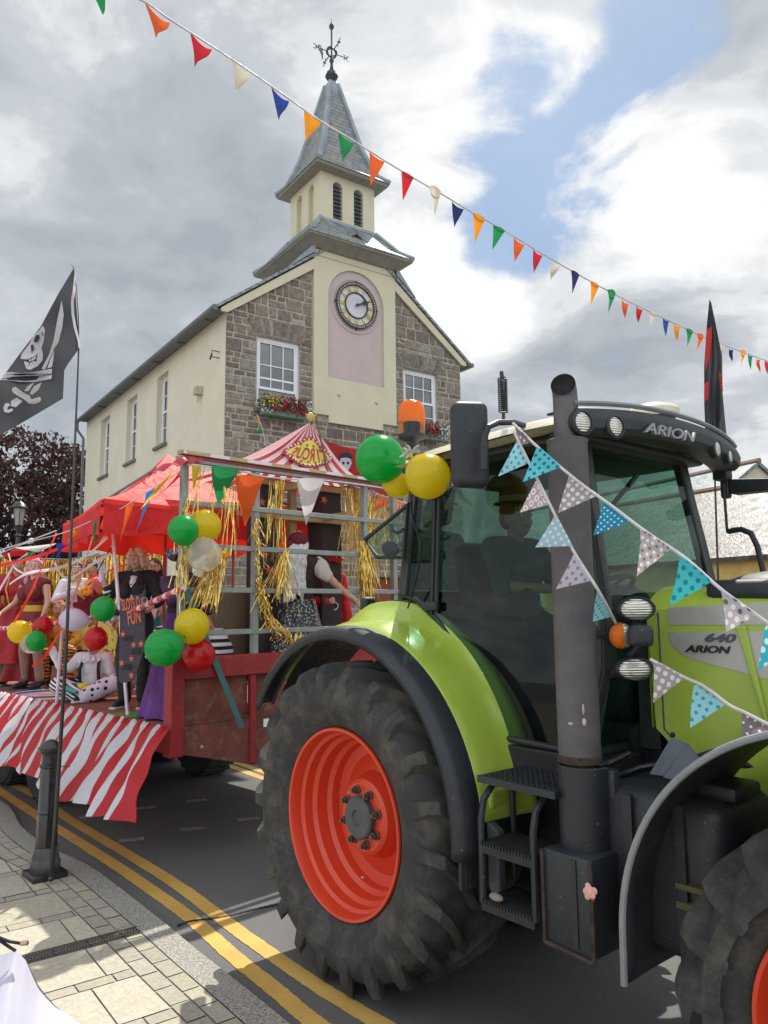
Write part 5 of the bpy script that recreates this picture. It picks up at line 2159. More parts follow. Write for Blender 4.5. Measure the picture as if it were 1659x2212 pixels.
def person(label, loc, rz, pose=None, s=1., skin=SKIN, bust=0., hands=(True, True), legs=True, voxel=.009, smile=False, lips=True):
    J = {}
    for k, v in BASEJ.items():
        v = (pose or {}).get(k, v)
        J[k] = v if isinstance(v, (int, float)) else (Vector(v) * (s if k[:2] not in ('fa', 'he', 'fr', 'hd', 'pn') or k == 'head' else 1))
    t = thing('person', label, 'person', loc, rz)
    ps = torso(J, s, 0, bust)
    B = basis(J['headup'], J['face'])
    hc = J['head']
    H = lambda x, y, z: hc + (B @ Vector((x, y, z))) * s
    ps += [('e', H(0, -.008, .018), (.077 * s, .095 * s, .100 * s), B), ('e', H(0, .022, -.045), (.060 * s, .070 * s, .066 * s), B), ('c', H(0, .05, -.088), H(0, .055, -.085), .028 * s, .027 * s),
           ('c', H(0, .082, .012), H(0, .106, -.022), .010 * s, .013 * s), ('c', H(-.03, .078, .028), H(.03, .078, .028), .014 * s, .014 * s),
           ('e', H(.035, .066, -.03), (.022 * s,) * 3, B), ('e', H(-.035, .066, -.03), (.022 * s,) * 3, B),
           ('e', H(.078, -.005, -.01), (.012 * s, .02 * s, .03 * s), B), ('e', H(-.078, -.005, -.01), (.012 * s, .02 * s, .03 * s), B),
           ('c', J['neck'] - Vector((0, 0, .03 * s)), H(0, -.01, -.05), .058 * s, .050 * s)]
    ps += limb(J['shR'], J['elR'], J['wrR'], .050 * s, .038 * s, .026 * s)
    ps += limb(J['shL'], J['elL'], J['wrL'], .050 * s, .038 * s, .026 * s)
    if hands[0]:
        ps += hand(J['wrR'], J['hdR'], J['pnR'], J['curlR'], s, 0, 1)
    if hands[1]:
        ps += hand(J['wrL'], J['hdL'], J['pnL'], J['curlL'], s, 0, -1)
    if legs:
        ps += limb(J['hiR'], J['knR'], J['anR'], .085 * s, .055 * s, .036 * s)
        ps += limb(J['hiL'], J['knL'], J['anL'], .085 * s, .055 * s, .036 * s)
    organic(ps, 'body', skin, t, voxel, 4)
    for sx in (-1, 1):
        m = MB(); m.sphere(H(sx * .031, .079, .010), .0135 * s, 10, 8, None)
        e = m.build('eye', EYEW, t)
        m = MB(); m.sphere(H(sx * .030, .0875, .010), .0075 * s, 8, 6, None)
        m.build('pupil', EYEB, e)
        m = MB(); m.tube([H(sx * .016, .096, .030), H(sx * .034, .095, .036), H(sx * .05, .083, .030)], [.003, .004, .002], 6)
        m.build('eyebrow', pm('eyebrow', (.12, .07, .04), .8), t)
    if lips:
        m = MB()
        k = 1.3 if smile else 1
        m.tube([H(-.028 * k, .078, -.048 if smile else -.052), H(-.013, .092, -.056), H(0, .095, -.058), H(.013, .092, -.056), H(.028 * k, .078, -.048 if smile else -.052)], [.002, .007, .009 if smile else .006, .007, .002], 8)
        lp_ = m.build('mouth', LIP, t)
        if smile:
            m = MB(); m.sphere(H(0, .094, -.056), (.020 * s, .010 * s, .006 * s), 10, 6, B)
            m.build('teeth', TEETH, lp_)
    return t, J, H, B, s


def top(P, name, mat, sleeve=2., i=.014, bust=0., voxel=.011, hem=0.):
    t, J, H, B, s = P
    ps = torso(J, s, i, bust)
    if sleeve > 0:
        for a, b, c in (('shR', 'elR', 'wrR'), ('shL', 'elL', 'wrL')):
            ps += limb(J[a], J[b], J[c], .052 * s, .042 * s, .034 * s, i, sleeve)
    return organic(ps, name, mat, t, voxel, 4)


def legs(P, name, mat, fr=1.93, i=.016, flare=0., voxel=.012):
    t, J, H, B, s = P
    pe = J['pelvis']
    ps = [('e', pe, (.165 * s + i, .125 * s + i, .12 * s + i), basis(J['chest'] - pe, J['front']))]
    for a, b, c in (('hiR', 'knR', 'anR'), ('hiL', 'knL', 'anL')):
        ps += limb(J[a], J[b], J[c], .088 * s, .062 * s + flare * .5, .046 * s + flare, i, fr)
    return organic(ps, name, mat, t, voxel, 4)


def shoes(P, mat, sole=SOLE, boot=0.):
    t, J, H, B, s = P
    for a, b in (('anR', 'toeR'), ('anL', 'toeL')):
        A, T = J[a], J[b]
        ps = [('c', A + V(0, 0, -.03), T, .042 * s, .036 * s), ('c', A + V(0, 0, boot), A + V(0, 0, -.02), .048 * s, .045 * s)]
        o = organic(ps, 'shoe', mat, t, .011, 3)
        d = (T - A); d.z = 0; d.normalize()
        m = MB(); m.rbox(((A + T) / 2).xy.to_3d() + V(0, 0, min(A.z, T.z) - .03) + d * .01, (.085 * s, (T - A).xy.length + .09 * s, .025), .012, 2, Matrix.Rotation(math.atan2(-d.x, d.y), 3, 'Z'))
        m.build('sole', sole, o)


def hair(P, name, mat, kind, voxel=.010):
    t, J, H, B, s = P
    ps = [('e', H(0, -.022, .042), (.088 * s, .098 * s, .092 * s), B)]
    rr = random.Random(len(name) + int(s * 100) + len(kind))
    if kind == 'bob':
        for sx in (-1, 1):
            ps += [('c', H(sx * .035, .055, .095), H(sx * .082, .045, .02), .030 * s, .026 * s), ('c', H(sx * .082, .045, .02), H(sx * .086, .03, -.085), .026 * s, .018 * s), ('c', H(sx * .085, -.02, .02), H(sx * .085, -.025, -.085), .036 * s, .026 * s)]
        ps += [('e', H(0, -.06, -.02), (.085 * s, .055 * s, .085 * s), B)]
    if kind in ('long', 'curly', 'straggly'):
        L_ = {'long': .30, 'curly': .30, 'straggly': .52}[kind]
        for k in range(18):
            a = PI * (.12 + .76 * k / 17) + PI
            x, y = .082 * math.cos(a), .085 * math.sin(a)
            back = .11 if kind == 'straggly' else .01
            e = H(x * 1.25 + rr.uniform(-.02, .02), y * 1.15 - back, -L_ + rr.uniform(-.05, .06))
            mdl = H(x * 1.18, y * 1.2 - back * .8, -.11)
            ps += [('c', H(x, y + .01, .03), mdl, .03 * s, .026 * s), ('c', mdl, e, .024 * s, (.016 if kind != 'straggly' else .011) * s)]
            if kind == 'curly':
                for q in range(4):
                    ps.append(('e', mdl.lerp(e, q / 3.) + V(rr.uniform(-.02, .02), rr.uniform(-.02, .02), 0) * s, (.03 * s,) * 3))
    if kind == 'pony':
        ps += [('c', H(0, -.09, .06), H(.05, -.18, .02), .035 * s, .045 * s), ('c', H(.05, -.18, .02), H(.09, -.22, -.14), .05 * s, .03 * s)]
        for k in range(7):
            ps.append(('c', H(.05, -.18, .02), H(.07 + rr.uniform(-.07, .09), -.22, -.12 - rr.uniform(0, .1)), .03 * s, .012 * s))
    if kind == 'short':
        ps += [('e', H(0, -.045, .0), (.084 * s, .07 * s, .08 * s), B)]
    return organic(ps, name, mat, t, voxel, 2)


def hatm(P, name, mat, brim, crown_r, crown_h, band=None, tilt=0., z0=.085, taper=1., curve=.02):
    t, J, H, B, s = P
    m = MB()
    M = B @ Matrix.Rotation(tilt, 3, 'X')
    c = H(0, -.01, z0)
    prof = [(brim, curve), (brim * .8, .0), (crown_r, 0.004), (crown_r * .99, crown_h * .5), (crown_r * taper, crown_h * .95), (crown_r * taper * .85, crown_h), (0, crown_h + .003)]
    m.lathe([(a * s, b * s) for a, b in prof], c, 'Z', 28, M=M)
    m.lathe([(a * s, b * s) for a, b in ((brim, curve + .004), (brim * .8, .005), (crown_r, .009))], c, 'Z', 28, M=M)
    o = m.build(name, mat, t, angle=50)
    if band:
        m = MB(); m.lathe([(crown_r * 1.015 * s, .008), (crown_r * 1.015 * s, .045 * s)], c, 'Z', 28, M=M)
        m.build('hat_band', band, o)
    return o


def skirtm(P, name, mat, z0, z1, r0, r1, wav=10, amp=.02, cx=0., cy=0., n=64, front=1., y1=0.):
    t, J, H, B, s = P
    m = MB()
    m.sheet(lambda u, v: Vector(((r0 + (r1 - r0) * v + amp * v * math.sin(u * 2 * PI * wav)) * math.cos(u * 2 * PI) + cx, ((r0 * .8 + (r1 * front - r0 * .8) * v) + amp * v * math.sin(u * 2 * PI * wav)) * math.sin(u * 2 * PI) + cy + y1 * v, z0 + (z1 - z0) * v)) * s, n, 10)
    return m.build(name, mat, t, angle=180)


def deck_at(px, py):
    l = TR.Z(px, py, DZ)
    return TR.w(l.x, l.y, DZ)


FACECAM = PI        # local +y towards the camera
# ---- woman in the tuxedo
P = person('laughing blonde woman in a black tuxedo jacket with a white gloved hand raised', deck_at(290, 1528), PI - .12,
           dict(elR=(.27, .10, 1.19), wrR=(.335, .16, 1.41), hdR=(.02, .0, 1), pnR=(-.2, 1, .1), curlR=.55, elL=(-.27, .06, 1.13), wrL=(-.20, .20, 1.02), hdL=(.6, .7, .1), pnL=(0, 0, 1), curlL=.9,
                face=(.12, 1, .04), hiR=(.09, 0, .92), knR=(.12, .04, .5), anR=(.11, -.0, .09), anL=(-.10, .0, .09), toeR=(.15, .14, .04), toeL=(-.13, .13, .04)), s=.95, bust=.012, smile=True, voxel=.0075, hands=(False, True))
t, J, H, B, s = P
hair(P, 'hair', pm('blonde_hair', (.64, .53, .36), .5, var=.3, scale=30, bump=.8, bscale=60, bdist=.01), 'bob')
top(P, 'jacket', BLK, 1.25, .020, .012)
ps = [('e', J['chest'] + V(0, .035, .0), (.060, .112, .17)), ('c', V(-.035, .06, 1.32), V(.035, .06, 1.32), .035, .035), ('e', V(0, .035, 1.02), (.055, .10, .12))]
organic(ps, 'shirt_front', WHT, t, .009, 3)
m = MB()
for z in (1.24, 1.17, 1.10):
    m.sphere((0, .155 if z > 1.2 else .146, z), .008, 8, 6)
m.build('button', SHOE, t)
m = MB()
for sx in (-1, 1):
    m.prism([(0, -.012), (sx * .07, -.036), (sx * .075, .036), (0, .012)], (0, .112, 1.350), (1, 0, 0), (0, .2, 1), (0, 1, 0), .018)
m.sphere((0, .124, 1.350), .016, 8, 6)
m.build('bow_tie', BLK, t, angle=20)
legs(P, 'trousers', BLK, 1.97, .014, .012)
shoes(P, SHOE)
organic(hand(J['wrR'], J['hdR'], J['pnR'], .55, 1.0, .0035, 1) + [('c', J['wrR'] - V(0, .0, .05), J['wrR'] + V(0, 0, .02), .031, .031)], 'glove', WHT, t, .006, 2)
m = MB(); m.tube([J['elR'].lerp(J['wrR'], .18), J['elR'].lerp(J['wrR'], .33)], [.056, .05], 14); m.build('cuff', WHT, t)
w0 = t.matrix_basis @ (J['wrR'] + V(-.0, .05, .06))
m = MB(); m.tube([(0, 0, 0), (.035, 0, .08), (.16, -.02, .30)], .006, 8)
o = m.build('magic_wand', pm('near_black', (.01, .01, .012), .3), None); o.location = w0 + V(-.03, 0, -.05)
tag(o, 'thin black magic wand held up in the white gloved hand', 'wand')
m = MB(); m.tube([(0, 0, 0), (.02, 0, .04)], .0075, 8); m.build('tip', WHT, o).location = (.145, -.02, .265)

# ---- clown sitting
P = person('seated clown in a white ruffled top with black braces waving a white glove', deck_at(192, 1512) + V(0, .1, 0), PI + .05,
           dict(pelvis=(0, 0, .13), chest=(0, .03, .44), neck=(0, .03, .60), head=(0, .09, .745), face=(-.15, 1, -.45), headup=(0, .35, 1), shR=(.18, .03, .565), shL=(-.18, .03, .565),
                elR=(.33, .10, .40), wrR=(.43, .22, .53), hdR=(.35, .1, 1), pnR=(-.1, 1, 0), curlR=.12, elL=(-.25, .03, .32), wrL=(-.10, .24, .22), hdL=(.7, .4, -.1), pnL=(0, 0, -1), curlL=.8,
                hiR=(.10, .02, .12), knR=(.36, .30, .22), anR=(.05, .42, .09), hiL=(-.10, .02, .12), knL=(-.38, .28, .24), anL=(-.05, .46, .09), toeR=(-.02, .5, .06), toeL=(.04, .55, .06)), s=.80, bust=0., voxel=.0085, hands=(False, True))
t, J, H, B, s = P
hair(P, 'hair', pm('brown_hair', (.06, .035, .02), .6, var=.3, scale=30, bump=.6), 'short')
top(P, 'blouse', WHT, .75, .022, .0)
m = MB()
rr = random.Random(3)
m.sheet(lambda u, v: Vector(((.06 + .13 * v + .012 * math.sin(u * 2 * PI * 13)) * math.cos(u * 2 * PI), .05 + (.05 + .11 * v + .012 * math.sin(u * 2 * PI * 13)) * math.sin(u * 2 * PI), .615 - .03 * v - .06 * v * v + .018 * math.cos(u * 2 * PI * 13) * v)) * .80, 110, 5)
m.build('ruffle', WHT, t, angle=180)
for sx in (-1, 1):
    m = MB(); m.tube([V(sx * .10, -.05, .62) * .8, V(sx * .11, .12, .55) * .8, V(sx * .125, .19, .42) * .8, V(sx * .13, .16, .28) * .8, V(sx * .13, .10, .20) * .8], [.014, .016, .018, .018, .016], 6); m.build('brace', BLK, t)
ps = [('e', V(.05, .02, .12), (.13, .13, .10))] + limb(J['hiR'], J['knR'], J['anR'], .095, .09, .075, .01)
organic(ps, 'striped_trouser_leg', stripes('bw_stripes', '#e2dfe6', '#121214', 2, 26, .8, rot=(0, .5, 0)), t, .012, 3)
ps = [('e', V(-.05, .02, .12), (.13, .13, .10))] + limb(J['hiL'], J['knL'], J['anL'], .095, .09, .075, .01)
organic(ps, 'spotted_trouser_leg', dots('bw_spots', '#d6cfe0', ['#17171c'], 15, .30, rnd=.35), t, .012, 3)
shoes(P, SHOE)
organic(hand(J['wrR'], J['hdR'], J['pnR'], .12, 1.08, .004, 1) + [('c', J['wrR'] - V(.02, .0, .05), J['wrR'] + V(0, 0, .02), .031, .033)], 'glove', WHT, t, .006, 2)
m = MB(); m.sphere(H(0, .115, -.02), .014, 10, 8); m.build('clown_nose', SHOE, t)
m = MB(); m.lathe([(0, 0), (.05, .0), (.07, .04), (.065, .07), (.0, .075)], (.0, .30, .13), 'Z', 16); o = m.build('yellow_cup', pm('cup_yellow', '#d9c536', .4), None)
o.location = t.location; o.rotation_euler = t.rotation_euler
tag(o, 'small yellow bowl held in the lap of the seated clown', 'bowl')
m = MB(); m.tube([(.16, .40, .16), (.02, .46, .12)], [.035, .02], 10); o = m.build('toy_trumpet', pm('toy_teal', '#3f9a9a', .4), None)
o.location = t.location; o.rotation_euler = t.rotation_euler
tag(o, 'teal toy trumpet lying across the striped and spotted trousers of the clown', 'toy')

# ---- ringmaster woman with pink hair
MAROON = pm('maroon_cloth', '#6e1f2c', .75, var=.2, bump=.3, bscale=14, bdist=.01)
P = person('woman with long curly pink hair in a maroon showgirl costume and fishnets', deck_at(66, 1488), PI - .35,
           dict(elR=(.26, .06, 1.12), wrR=(.30, .25, .98), hdR=(.4, .8, -.3), pnR=(0, 0, -1), curlR=.8, face=(-.7, 1, 0), elL=(-.24, .02, 1.12), wrL=(-.25, .12, .90)), s=.98, bust=.02)
t, J, H, B, s = P
hair(P, 'hair', pm('pink_hair', (.52, .24, .32), .6, var=.35, scale=25, bump=.8, bscale=40, bdist=.01), 'curly')
top(P, 'bodice', MAROON, 0, .012, .02)
legs(P, 'fishnet_tights', pm('fishnet', (.26, .15, .12), .7, var=.3, scale=60), 1.9, .005)
skirtm(P, 'short_skirt', MAROON, 1.0, .72, .165, .25, 9, .02)
m = MB(); m.sheet(lambda u, v: (.02 + .42 * u * (1 + .5 * v) + .03 * math.sin(v * 6), -.13 - .05 * math.sin(u * 12), 1.02 - v * .95), 20, 14); m.build('train', pm('red_satin', '#8f1d26', .45, var=.2), t, angle=180)
m = MB(); m.lathe([(.168, .98), (.172, 1.06)], (0, 0, 0), 'Z', 28, M=Matrix.Diagonal((1, .8, 1))); m.build('gold_belt', pm('gold_trim', '#c9a13a', .5, .4), t)
shoes(P, SHOE, SHOE, .22)

# ---- person in red coat and feathered hat
P = person('person in a red ringmaster coat and wide red and yellow hat at the far left', deck_at(28, 1480), PI + .2,
           dict(elR=(.26, .10, 1.14), wrR=(.16, .26, 1.02), face=(-.4, 1, -.1)), s=1.02, skin=SKIN2)
t, J, H, B, s = P
hair(P, 'hair', pm('dark_hair', (.03, .02, .015), .6), 'short')
RC = pm('red_coat', '#9c1622', .7, var=.2, bump=.3)
top(P, 'coat', RC, 1.95, .028)
skirtm(P, 'coat_tails', RC, 1.02, .30, .19, .34, 8, .02)
legs(P, 'trousers', pm('khaki', '#6f6a3f', .8), 1.95, .02, .02)
shoes(P, SHOE)
hatm(P, 'hat', pm('red_felt', '#c2261f', .8), .20, .10, .11, pm('hat_yellow', '#d8b43c', .7), .15, curve=.05)
m = MB(); m.tube([J['neck'] + V(.08, .10, .0), J['chest'] + V(.11, .14, 0), J['chest'] + V(.05, .15, -.25)], .010, 6); m.build('gold_braid', MATS['gold_trim'], t)

# ---- woman in pink jacket and spotted dress, dark ponytail
P = person('woman with a dark ponytail in a pink jacket over an orange spotted dress', deck_at(196, 1470), PI - .9,
           dict(face=(-.7, 1, 0), elR=(.27, .02, 1.12), wrR=(.26, .2, .98)), s=1.0, skin=SKIN2)
t, J, H, B, s = P
hair(P, 'hair', pm('dark_brown_hair', (.05, .028, .018), .6, var=.4, scale=30, bump=.7), 'pony')
SPOT = dots('clown_spots', '#d99a1f', ['#2c4fa8', '#a33028', '#2f5a36', '#1f2e6a', '#d8572a'], 9, .30, rnd=.8)
top(P, 'spotted_top', SPOT, 0, .016, .012)
skirtm(P, 'spotted_skirt', dots('clown_spots_pale', '#d9bf4a', ['#2c4fa8', '#c9553a', '#d68aa0', '#3a6fb8'], 9, .30, rnd=.8), 1.05, .45, .17, .40, 9, .03)
PKJ = pm('pink_jacket', '#c84a72', .7, var=.15, bump=.3, bscale=14)
ps = limb(J['shR'], J['elR'], J['wrR'], .052, .042, .034, .02, 1.95) + limb(J['shL'], J['elL'], J['wrL'], .052, .042, .034, .02, 1.95) + [('e', V(.12, -.02, 1.22), (.085, .12, .24)), ('e', V(-.12, -.02, 1.22), (.085, .12, .24)), ('e', V(0, -.07, 1.22), (.15, .07, .24))]
organic(ps, 'jacket', PKJ, t, .012, 3)
legs(P, 'tights', WHT, 1.95, .006)
shoes(P, SHOE)

# ---- person in tiger trousers sitting at the back
P = person('seated person in tiger striped trousers with a painted face behind the white balloon', deck_at(122, 1478), PI + .3,
           dict(pelvis=(0, 0, .42), chest=(0, .03, .73), neck=(0, .04, .89), head=(0, .08, 1.03), shR=(.17, .03, .855), shL=(-.17, .03, .855), elR=(.25, .08, .62), wrR=(.18, .26, .56), elL=(-.25, .08, .62), wrL=(-.18, .26, .56),
                hiR=(.10, .02, .42), knR=(.16, .38, .46), anR=(.14, .36, .09), hiL=(-.10, .02, .42), knL=(-.18, .38, .46), anL=(-.18, .34, .09), toeR=(.17, .5, .04), toeL=(-.2, .48, .04)), s=.97)
t, J, H, B, s = P
hair(P, 'hair', pm('ginger_hair', (.35, .16, .05), .7), 'short')
top(P, 'spotted_shirt', MATS['clown_spots'], 1.9, .025)
TIG = NT('tiger_cloth')
wv = TIG.N('ShaderNodeTexWave'); wv.inputs['Scale'].default_value = 7; wv.inputs['Distortion'].default_value = 7; wv.inputs['Detail'].default_value = 2; wv.bands_direction = 'Z'
TIG.L(TIG.tc.outputs['Object'], wv.inputs['Vector'])
TIG.color(TIG.mix(TIG.ramp(wv.outputs['Fac'], .55, .65), (.55, .20, .045), (.04, .02, .015))); TIG.rough(.85)
legs(P, 'tiger_trousers', TIG.m, 1.85, .028, .015)
shoes(P, SHOE)
st = thing('stool', 'low black stool under the person in tiger striped trousers', 'stool', t.location, t.rotation_euler.z)
m = MB(); m.lathe([(0, .30), (.16, .30), (.17, .28), (.16, .26), (0, .26)], (0, 0, 0), 'Z', 20); m.build('seat', SHOE, st)
for k in range(4):
    a = PI / 4 + k * PI / 2
    m = MB(); m.tube([(.12 * math.cos(a), .12 * math.sin(a), .27), (.15 * math.cos(a), .15 * math.sin(a), 0)], .012, 6); m.build('leg', SHOE, st)

# ---- person in sequinned red top hat behind the tuxedo
P = person('long haired person in a sequinned red top hat standing behind the blonde woman', deck_at(283, 1490) + V(-.02, .15, 0), PI - .2, dict(face=(-.9, -.3, 0)), s=.98)
t, J, H, B, s = P
hair(P, 'hair', pm('ash_blonde_hair', (.22, .15, .08), .6, var=.4, scale=30), 'long')
top(P, 'shirt', WHT, 1.9, .02)
legs(P, 'trousers', pm('grey_trousers', (.22, .22, .24), .8), 1.95, .018, .02)
shoes(P, pm('white_trainer', '#d4d1c8', .5))
SEQR = NT('red_sequins'); vv = SEQR.N('ShaderNodeTexVoronoi'); SEQR.L(SEQR.tc.outputs['Object'], vv.inputs['Vector']); vv.inputs['Scale'].default_value = 90
SEQR.color(SEQR.mix(SEQR.ramp(vv.outputs['Distance'], .2, .6), (.55, .05, .07), (.18, .01, .02))); SEQR.rough(.3); SEQR.b.inputs['Metallic'].default_value = .4
hatm(P, 'top_hat', SEQR.m, .15, .092, .17, None, .1, taper=1.12, curve=.03)

# ---- woman in the purple dress and hat, seen from behind the gate
PURP = pm('purple_velvet', '#5e2678', .6, var=.3, scale=5, bump=.5, bscale=9, bdist=.02)
DPURP = pm('dark_purple_cloth', '#3a1740', .7, var=.3, scale=5, bump=.4)
P = person('person in a purple gown and purple brimmed hat holding up a phone', TR.w(.55, .80, DZ), PI + .75,
           dict(elR=(.22, .22, 1.20), wrR=(.20, .44, 1.30), hdR=(.05, .3, 1), pnR=(-.6, .6, 0), curlR=1.0, face=(.25, 1, -.15), elL=(-.25, .02, 1.12), wrL=(-.3, .1, .92)), s=.88, skin=SKIN2)
t, J, H, B, s = P
hair(P, 'hair', MATS['dark_hair'], 'short')
top(P, 'bodice', DPURP, 1.15, .03, .02)
skirtm(P, 'gown', PURP, 1.08, .02, .17, .40, 11, .035)
GLIT = NT('purple_glitter'); vv = GLIT.N('ShaderNodeTexVoronoi'); GLIT.L(GLIT.tc.outputs['Object'], vv.inputs['Vector']); vv.inputs['Scale'].default_value = 120
sc = GLIT.N('ShaderNodeSeparateColor'); GLIT.L(vv.outputs['Color'], sc.inputs[0])
GLIT.color(GLIT.mix(GLIT.math('GREATER_THAN', sc.outputs[0], .72), (.06, .03, .09), (.55, .45, .6))); GLIT.rough(.5)
hatm(P, 'hat', GLIT.m, .21, .10, .09, None, .25, curve=.05)
m = MB(); m.sphere(H(0, .0, .16), (.075, .085, .05), 14, 8); m.build('hat_crown', pm('hat_red', '#c9281f', .5), t)
P0 = t.matrix_basis @ (J['wrR'] + V(-.02, .06, .09))
m = MB(); m.rbox((0, 0, 0), (.078, .010, .155), .004, 2)
o = m.build('mobile_phone', pm('near_black', (.01, .01, .012), .3), None); o.location = P0; o.rotation_euler = (.1, .35, PI + .75 + .3)
tag(o, 'black mobile phone held upright in front of the tuxedo bow tie', 'phone')

# ---- performer with white hair and bandana, back to the camera
P = person('performer with long white hair and maroon bandana seen from behind at the gate', TR.w(1.62, .42, DZ), R(-8),
           dict(face=(0, 1, 0), elR=(.36, -.04, 1.22), wrR=(.60, -.12, 1.02), hdR=(.8, -.3, -.5), pnR=(0, .6, -1), curlR=.7, shR=(.19, 0, 1.39), elL=(-.22, .1, 1.12), wrL=(-.15, .25, 1.1)), s=1.02, skin=SKIN2, bust=0)
t, J, H, B, s = P
hair(P, 'hair', pm('white_hair', (.62, .62, .62), .6, var=.25, scale=40, bump=.8, bscale=50, bdist=.01), 'straggly', .008)
top(P, 'waistcoat', pm('brown_waistcoat', '#3a2528', .8, var=.2, bump=.3), 0, .022)
for a_, b_, c_ in (('shR', 'elR', 'wrR'), ('shL', 'elL', 'wrL')):
    organic(limb(J[a_], J[b_], J[c_], .062, .060, .04, .018, .62), 'torn_sleeve', pm('cream_cotton', '#c9c2b8', .9, bump=.3), t, .010, 2, .022)
SEQ = NT('silver_sequins'); vv = SEQ.N('ShaderNodeTexVoronoi'); SEQ.L(SEQ.tc.outputs['Object'], vv.inputs['Vector']); vv.inputs['Scale'].default_value = 105
sc = SEQ.N('ShaderNodeSeparateColor'); SEQ.L(vv.outputs['Color'], sc.inputs[0])
k_ = SEQ.math('GREATER_THAN', sc.outputs[0], .87)
SEQ.color(SEQ.mix(k_, (.018, .02, .024), (.55, .55, .53))); SEQ.rough(.4)
skirtm(P, 'sequinned_skirt', SEQ.m, 1.05, .05, .17, .40, 12, .03)
m = MB(); m.sphere(H(0, -.02, .035), (.110, .125, .105), 18, 12, B)
bd = m.build('bandana', pm('maroon_bandana', '#6a1526', .8, bump=.3), t)
m = MB()
m.sphere(H(-.06, -.12, -.01), (.05, .03, .055), 12, 8); m.prism([(-.02, 0), (.06, -.03), (.08, -.16), (.0, -.10)], H(-.08, -.13, 0), (1, 0, 0), (0, 0, 1), (0, 1, 0), .008)
m.build('knot', MATS['maroon_bandana'], bd)
for k in range(4):
    c = J['elR'].lerp(J['wrR'], .82 + .06 * k)
    m = MB(); d = (J['wrR'] - J['elR']).normalized(); q = d.to_track_quat('Z', 'Y').to_matrix()
    m.lathe([(.037, 0), (.040, .004), (.037, .008)], c, 'Z', 18, M=q); m.build('bangle', pm('silver', '#c0c0c0', .25, .9), t)

# ---- prisoners in stripes with backs to the gate
STR = stripes('prison_stripes', '#dcd2da', '#1c1520', 2, 15, .85)
P = person('person in a black and white striped top sitting behind the middle gate post', TR.w(.92, .60, DZ), R(70),
           dict(pelvis=(0, 0, .30), chest=(0, .12, .58), neck=(0, .22, .72), head=(0, .32, .82), headup=(0, .5, 1), shR=(.18, .2, .70), shL=(-.18, .2, .70), elR=(.27, .2, .46), wrR=(.2, .4, .38), elL=(-.27, .2, .46), wrL=(-.2, .4, .38),
                hiR=(.10, .02, .30), knR=(.18, .40, .40), anR=(.2, .42, .09), hiL=(-.10, .02, .3), knL=(-.18, .40, .40), anL=(-.2, .42, .09), toeR=(.2, .55, .04), toeL=(-.2, .55, .04)), s=1.02)
hair(P, 'hair', MATS['ash_blonde_hair'], 'short')
top(P, 'striped_top', STR, .25, .03); legs(P, 'trousers', BLK, 1.9, .02); shoes(P, SHOE)
STR2 = stripes('fine_stripes', '#dcd2da', '#1c1520', 2, 24, .85)
P = person('crouching person in a finely striped top and black cap near the middle gate post', TR.w(.60, .95, DZ), R(20),
           dict(pelvis=(0, 0, .40), chest=(0, .06, .68), neck=(0, .10, .83), head=(0, .14, .97), shR=(.17, .08, .80), shL=(-.17, .08, .80), elR=(.25, .15, .58), wrR=(.15, .3, .5), elL=(-.25, .15, .58), wrL=(-.15, .3, .5),
                hiR=(.10, .02, .4), knR=(.18, .38, .44), anR=(.18, .2, .09), hiL=(-.10, .02, .4), knL=(-.18, .38, .44), anL=(-.18, .2, .09), toeR=(.2, .33, .04), toeL=(-.2, .33, .04)), s=.95)
hair(P, 'hair', MATS['ash_blonde_hair'], 'long')
top(P, 'striped_top', STR2, 1.2, .022); legs(P, 'trousers', BLK, 1.9, .02); shoes(P, SHOE)
hatm(P, 'cap', BLK, .11, .09, .07)

# ---- person in red and black with handcuffs at the right of the booth
P = person('person in a red and black coat with a handcuff emblem behind the right gate post', TR.w(2.25, .75, DZ), PI + .35,
           dict(elR=(.25, .08, 1.10), wrR=(.06, .22, 1.12), hdR=(-1, .1, .1), pnR=(0, -1, 0), curlR=.8, face=(.6, 1, -.5), neck=(0, .04, 1.36), head=(0, .10, 1.49), headup=(0, .3, 1)), s=.94)
t, J, H, B, s = P
hair(P, 'hair', MATS['dark_hair'], 'short')
top(P, 'coat', pm('scarlet_cloth', '#c01f1f', .7, var=.15, bump=.3), 1.95, .03)
skirtm(P, 'coat_skirt', MATS['scarlet_cloth'], 1.0, .45, .18, .30, 7, .02)
ps = [('e', J['chest'] + V(0, .05, -.05), (.11, .12, .20)), ('e', J['pelvis'] + V(0, .05, .02), (.13, .14, .16))]
organic(ps, 'black_tabard', BLK, t, .012, 3)
m = MB()
for sx in (-1, 1):
    m.tube([(sx * .045 + .04 * math.cos(a), .195, 1.00 + .04 * math.sin(a)) for a in [2 * PI * k / 16 for k in range(16)]], .009, 6, closed=True)
m.build('handcuffs', MATS['silver'], t)
legs(P, 'trousers', BLK, 1.95, .02); shoes(P, SHOE)
hatm(P, 'hat', MATS['red_felt'], .17, .10, .10, WHT, .3, curve=.05)

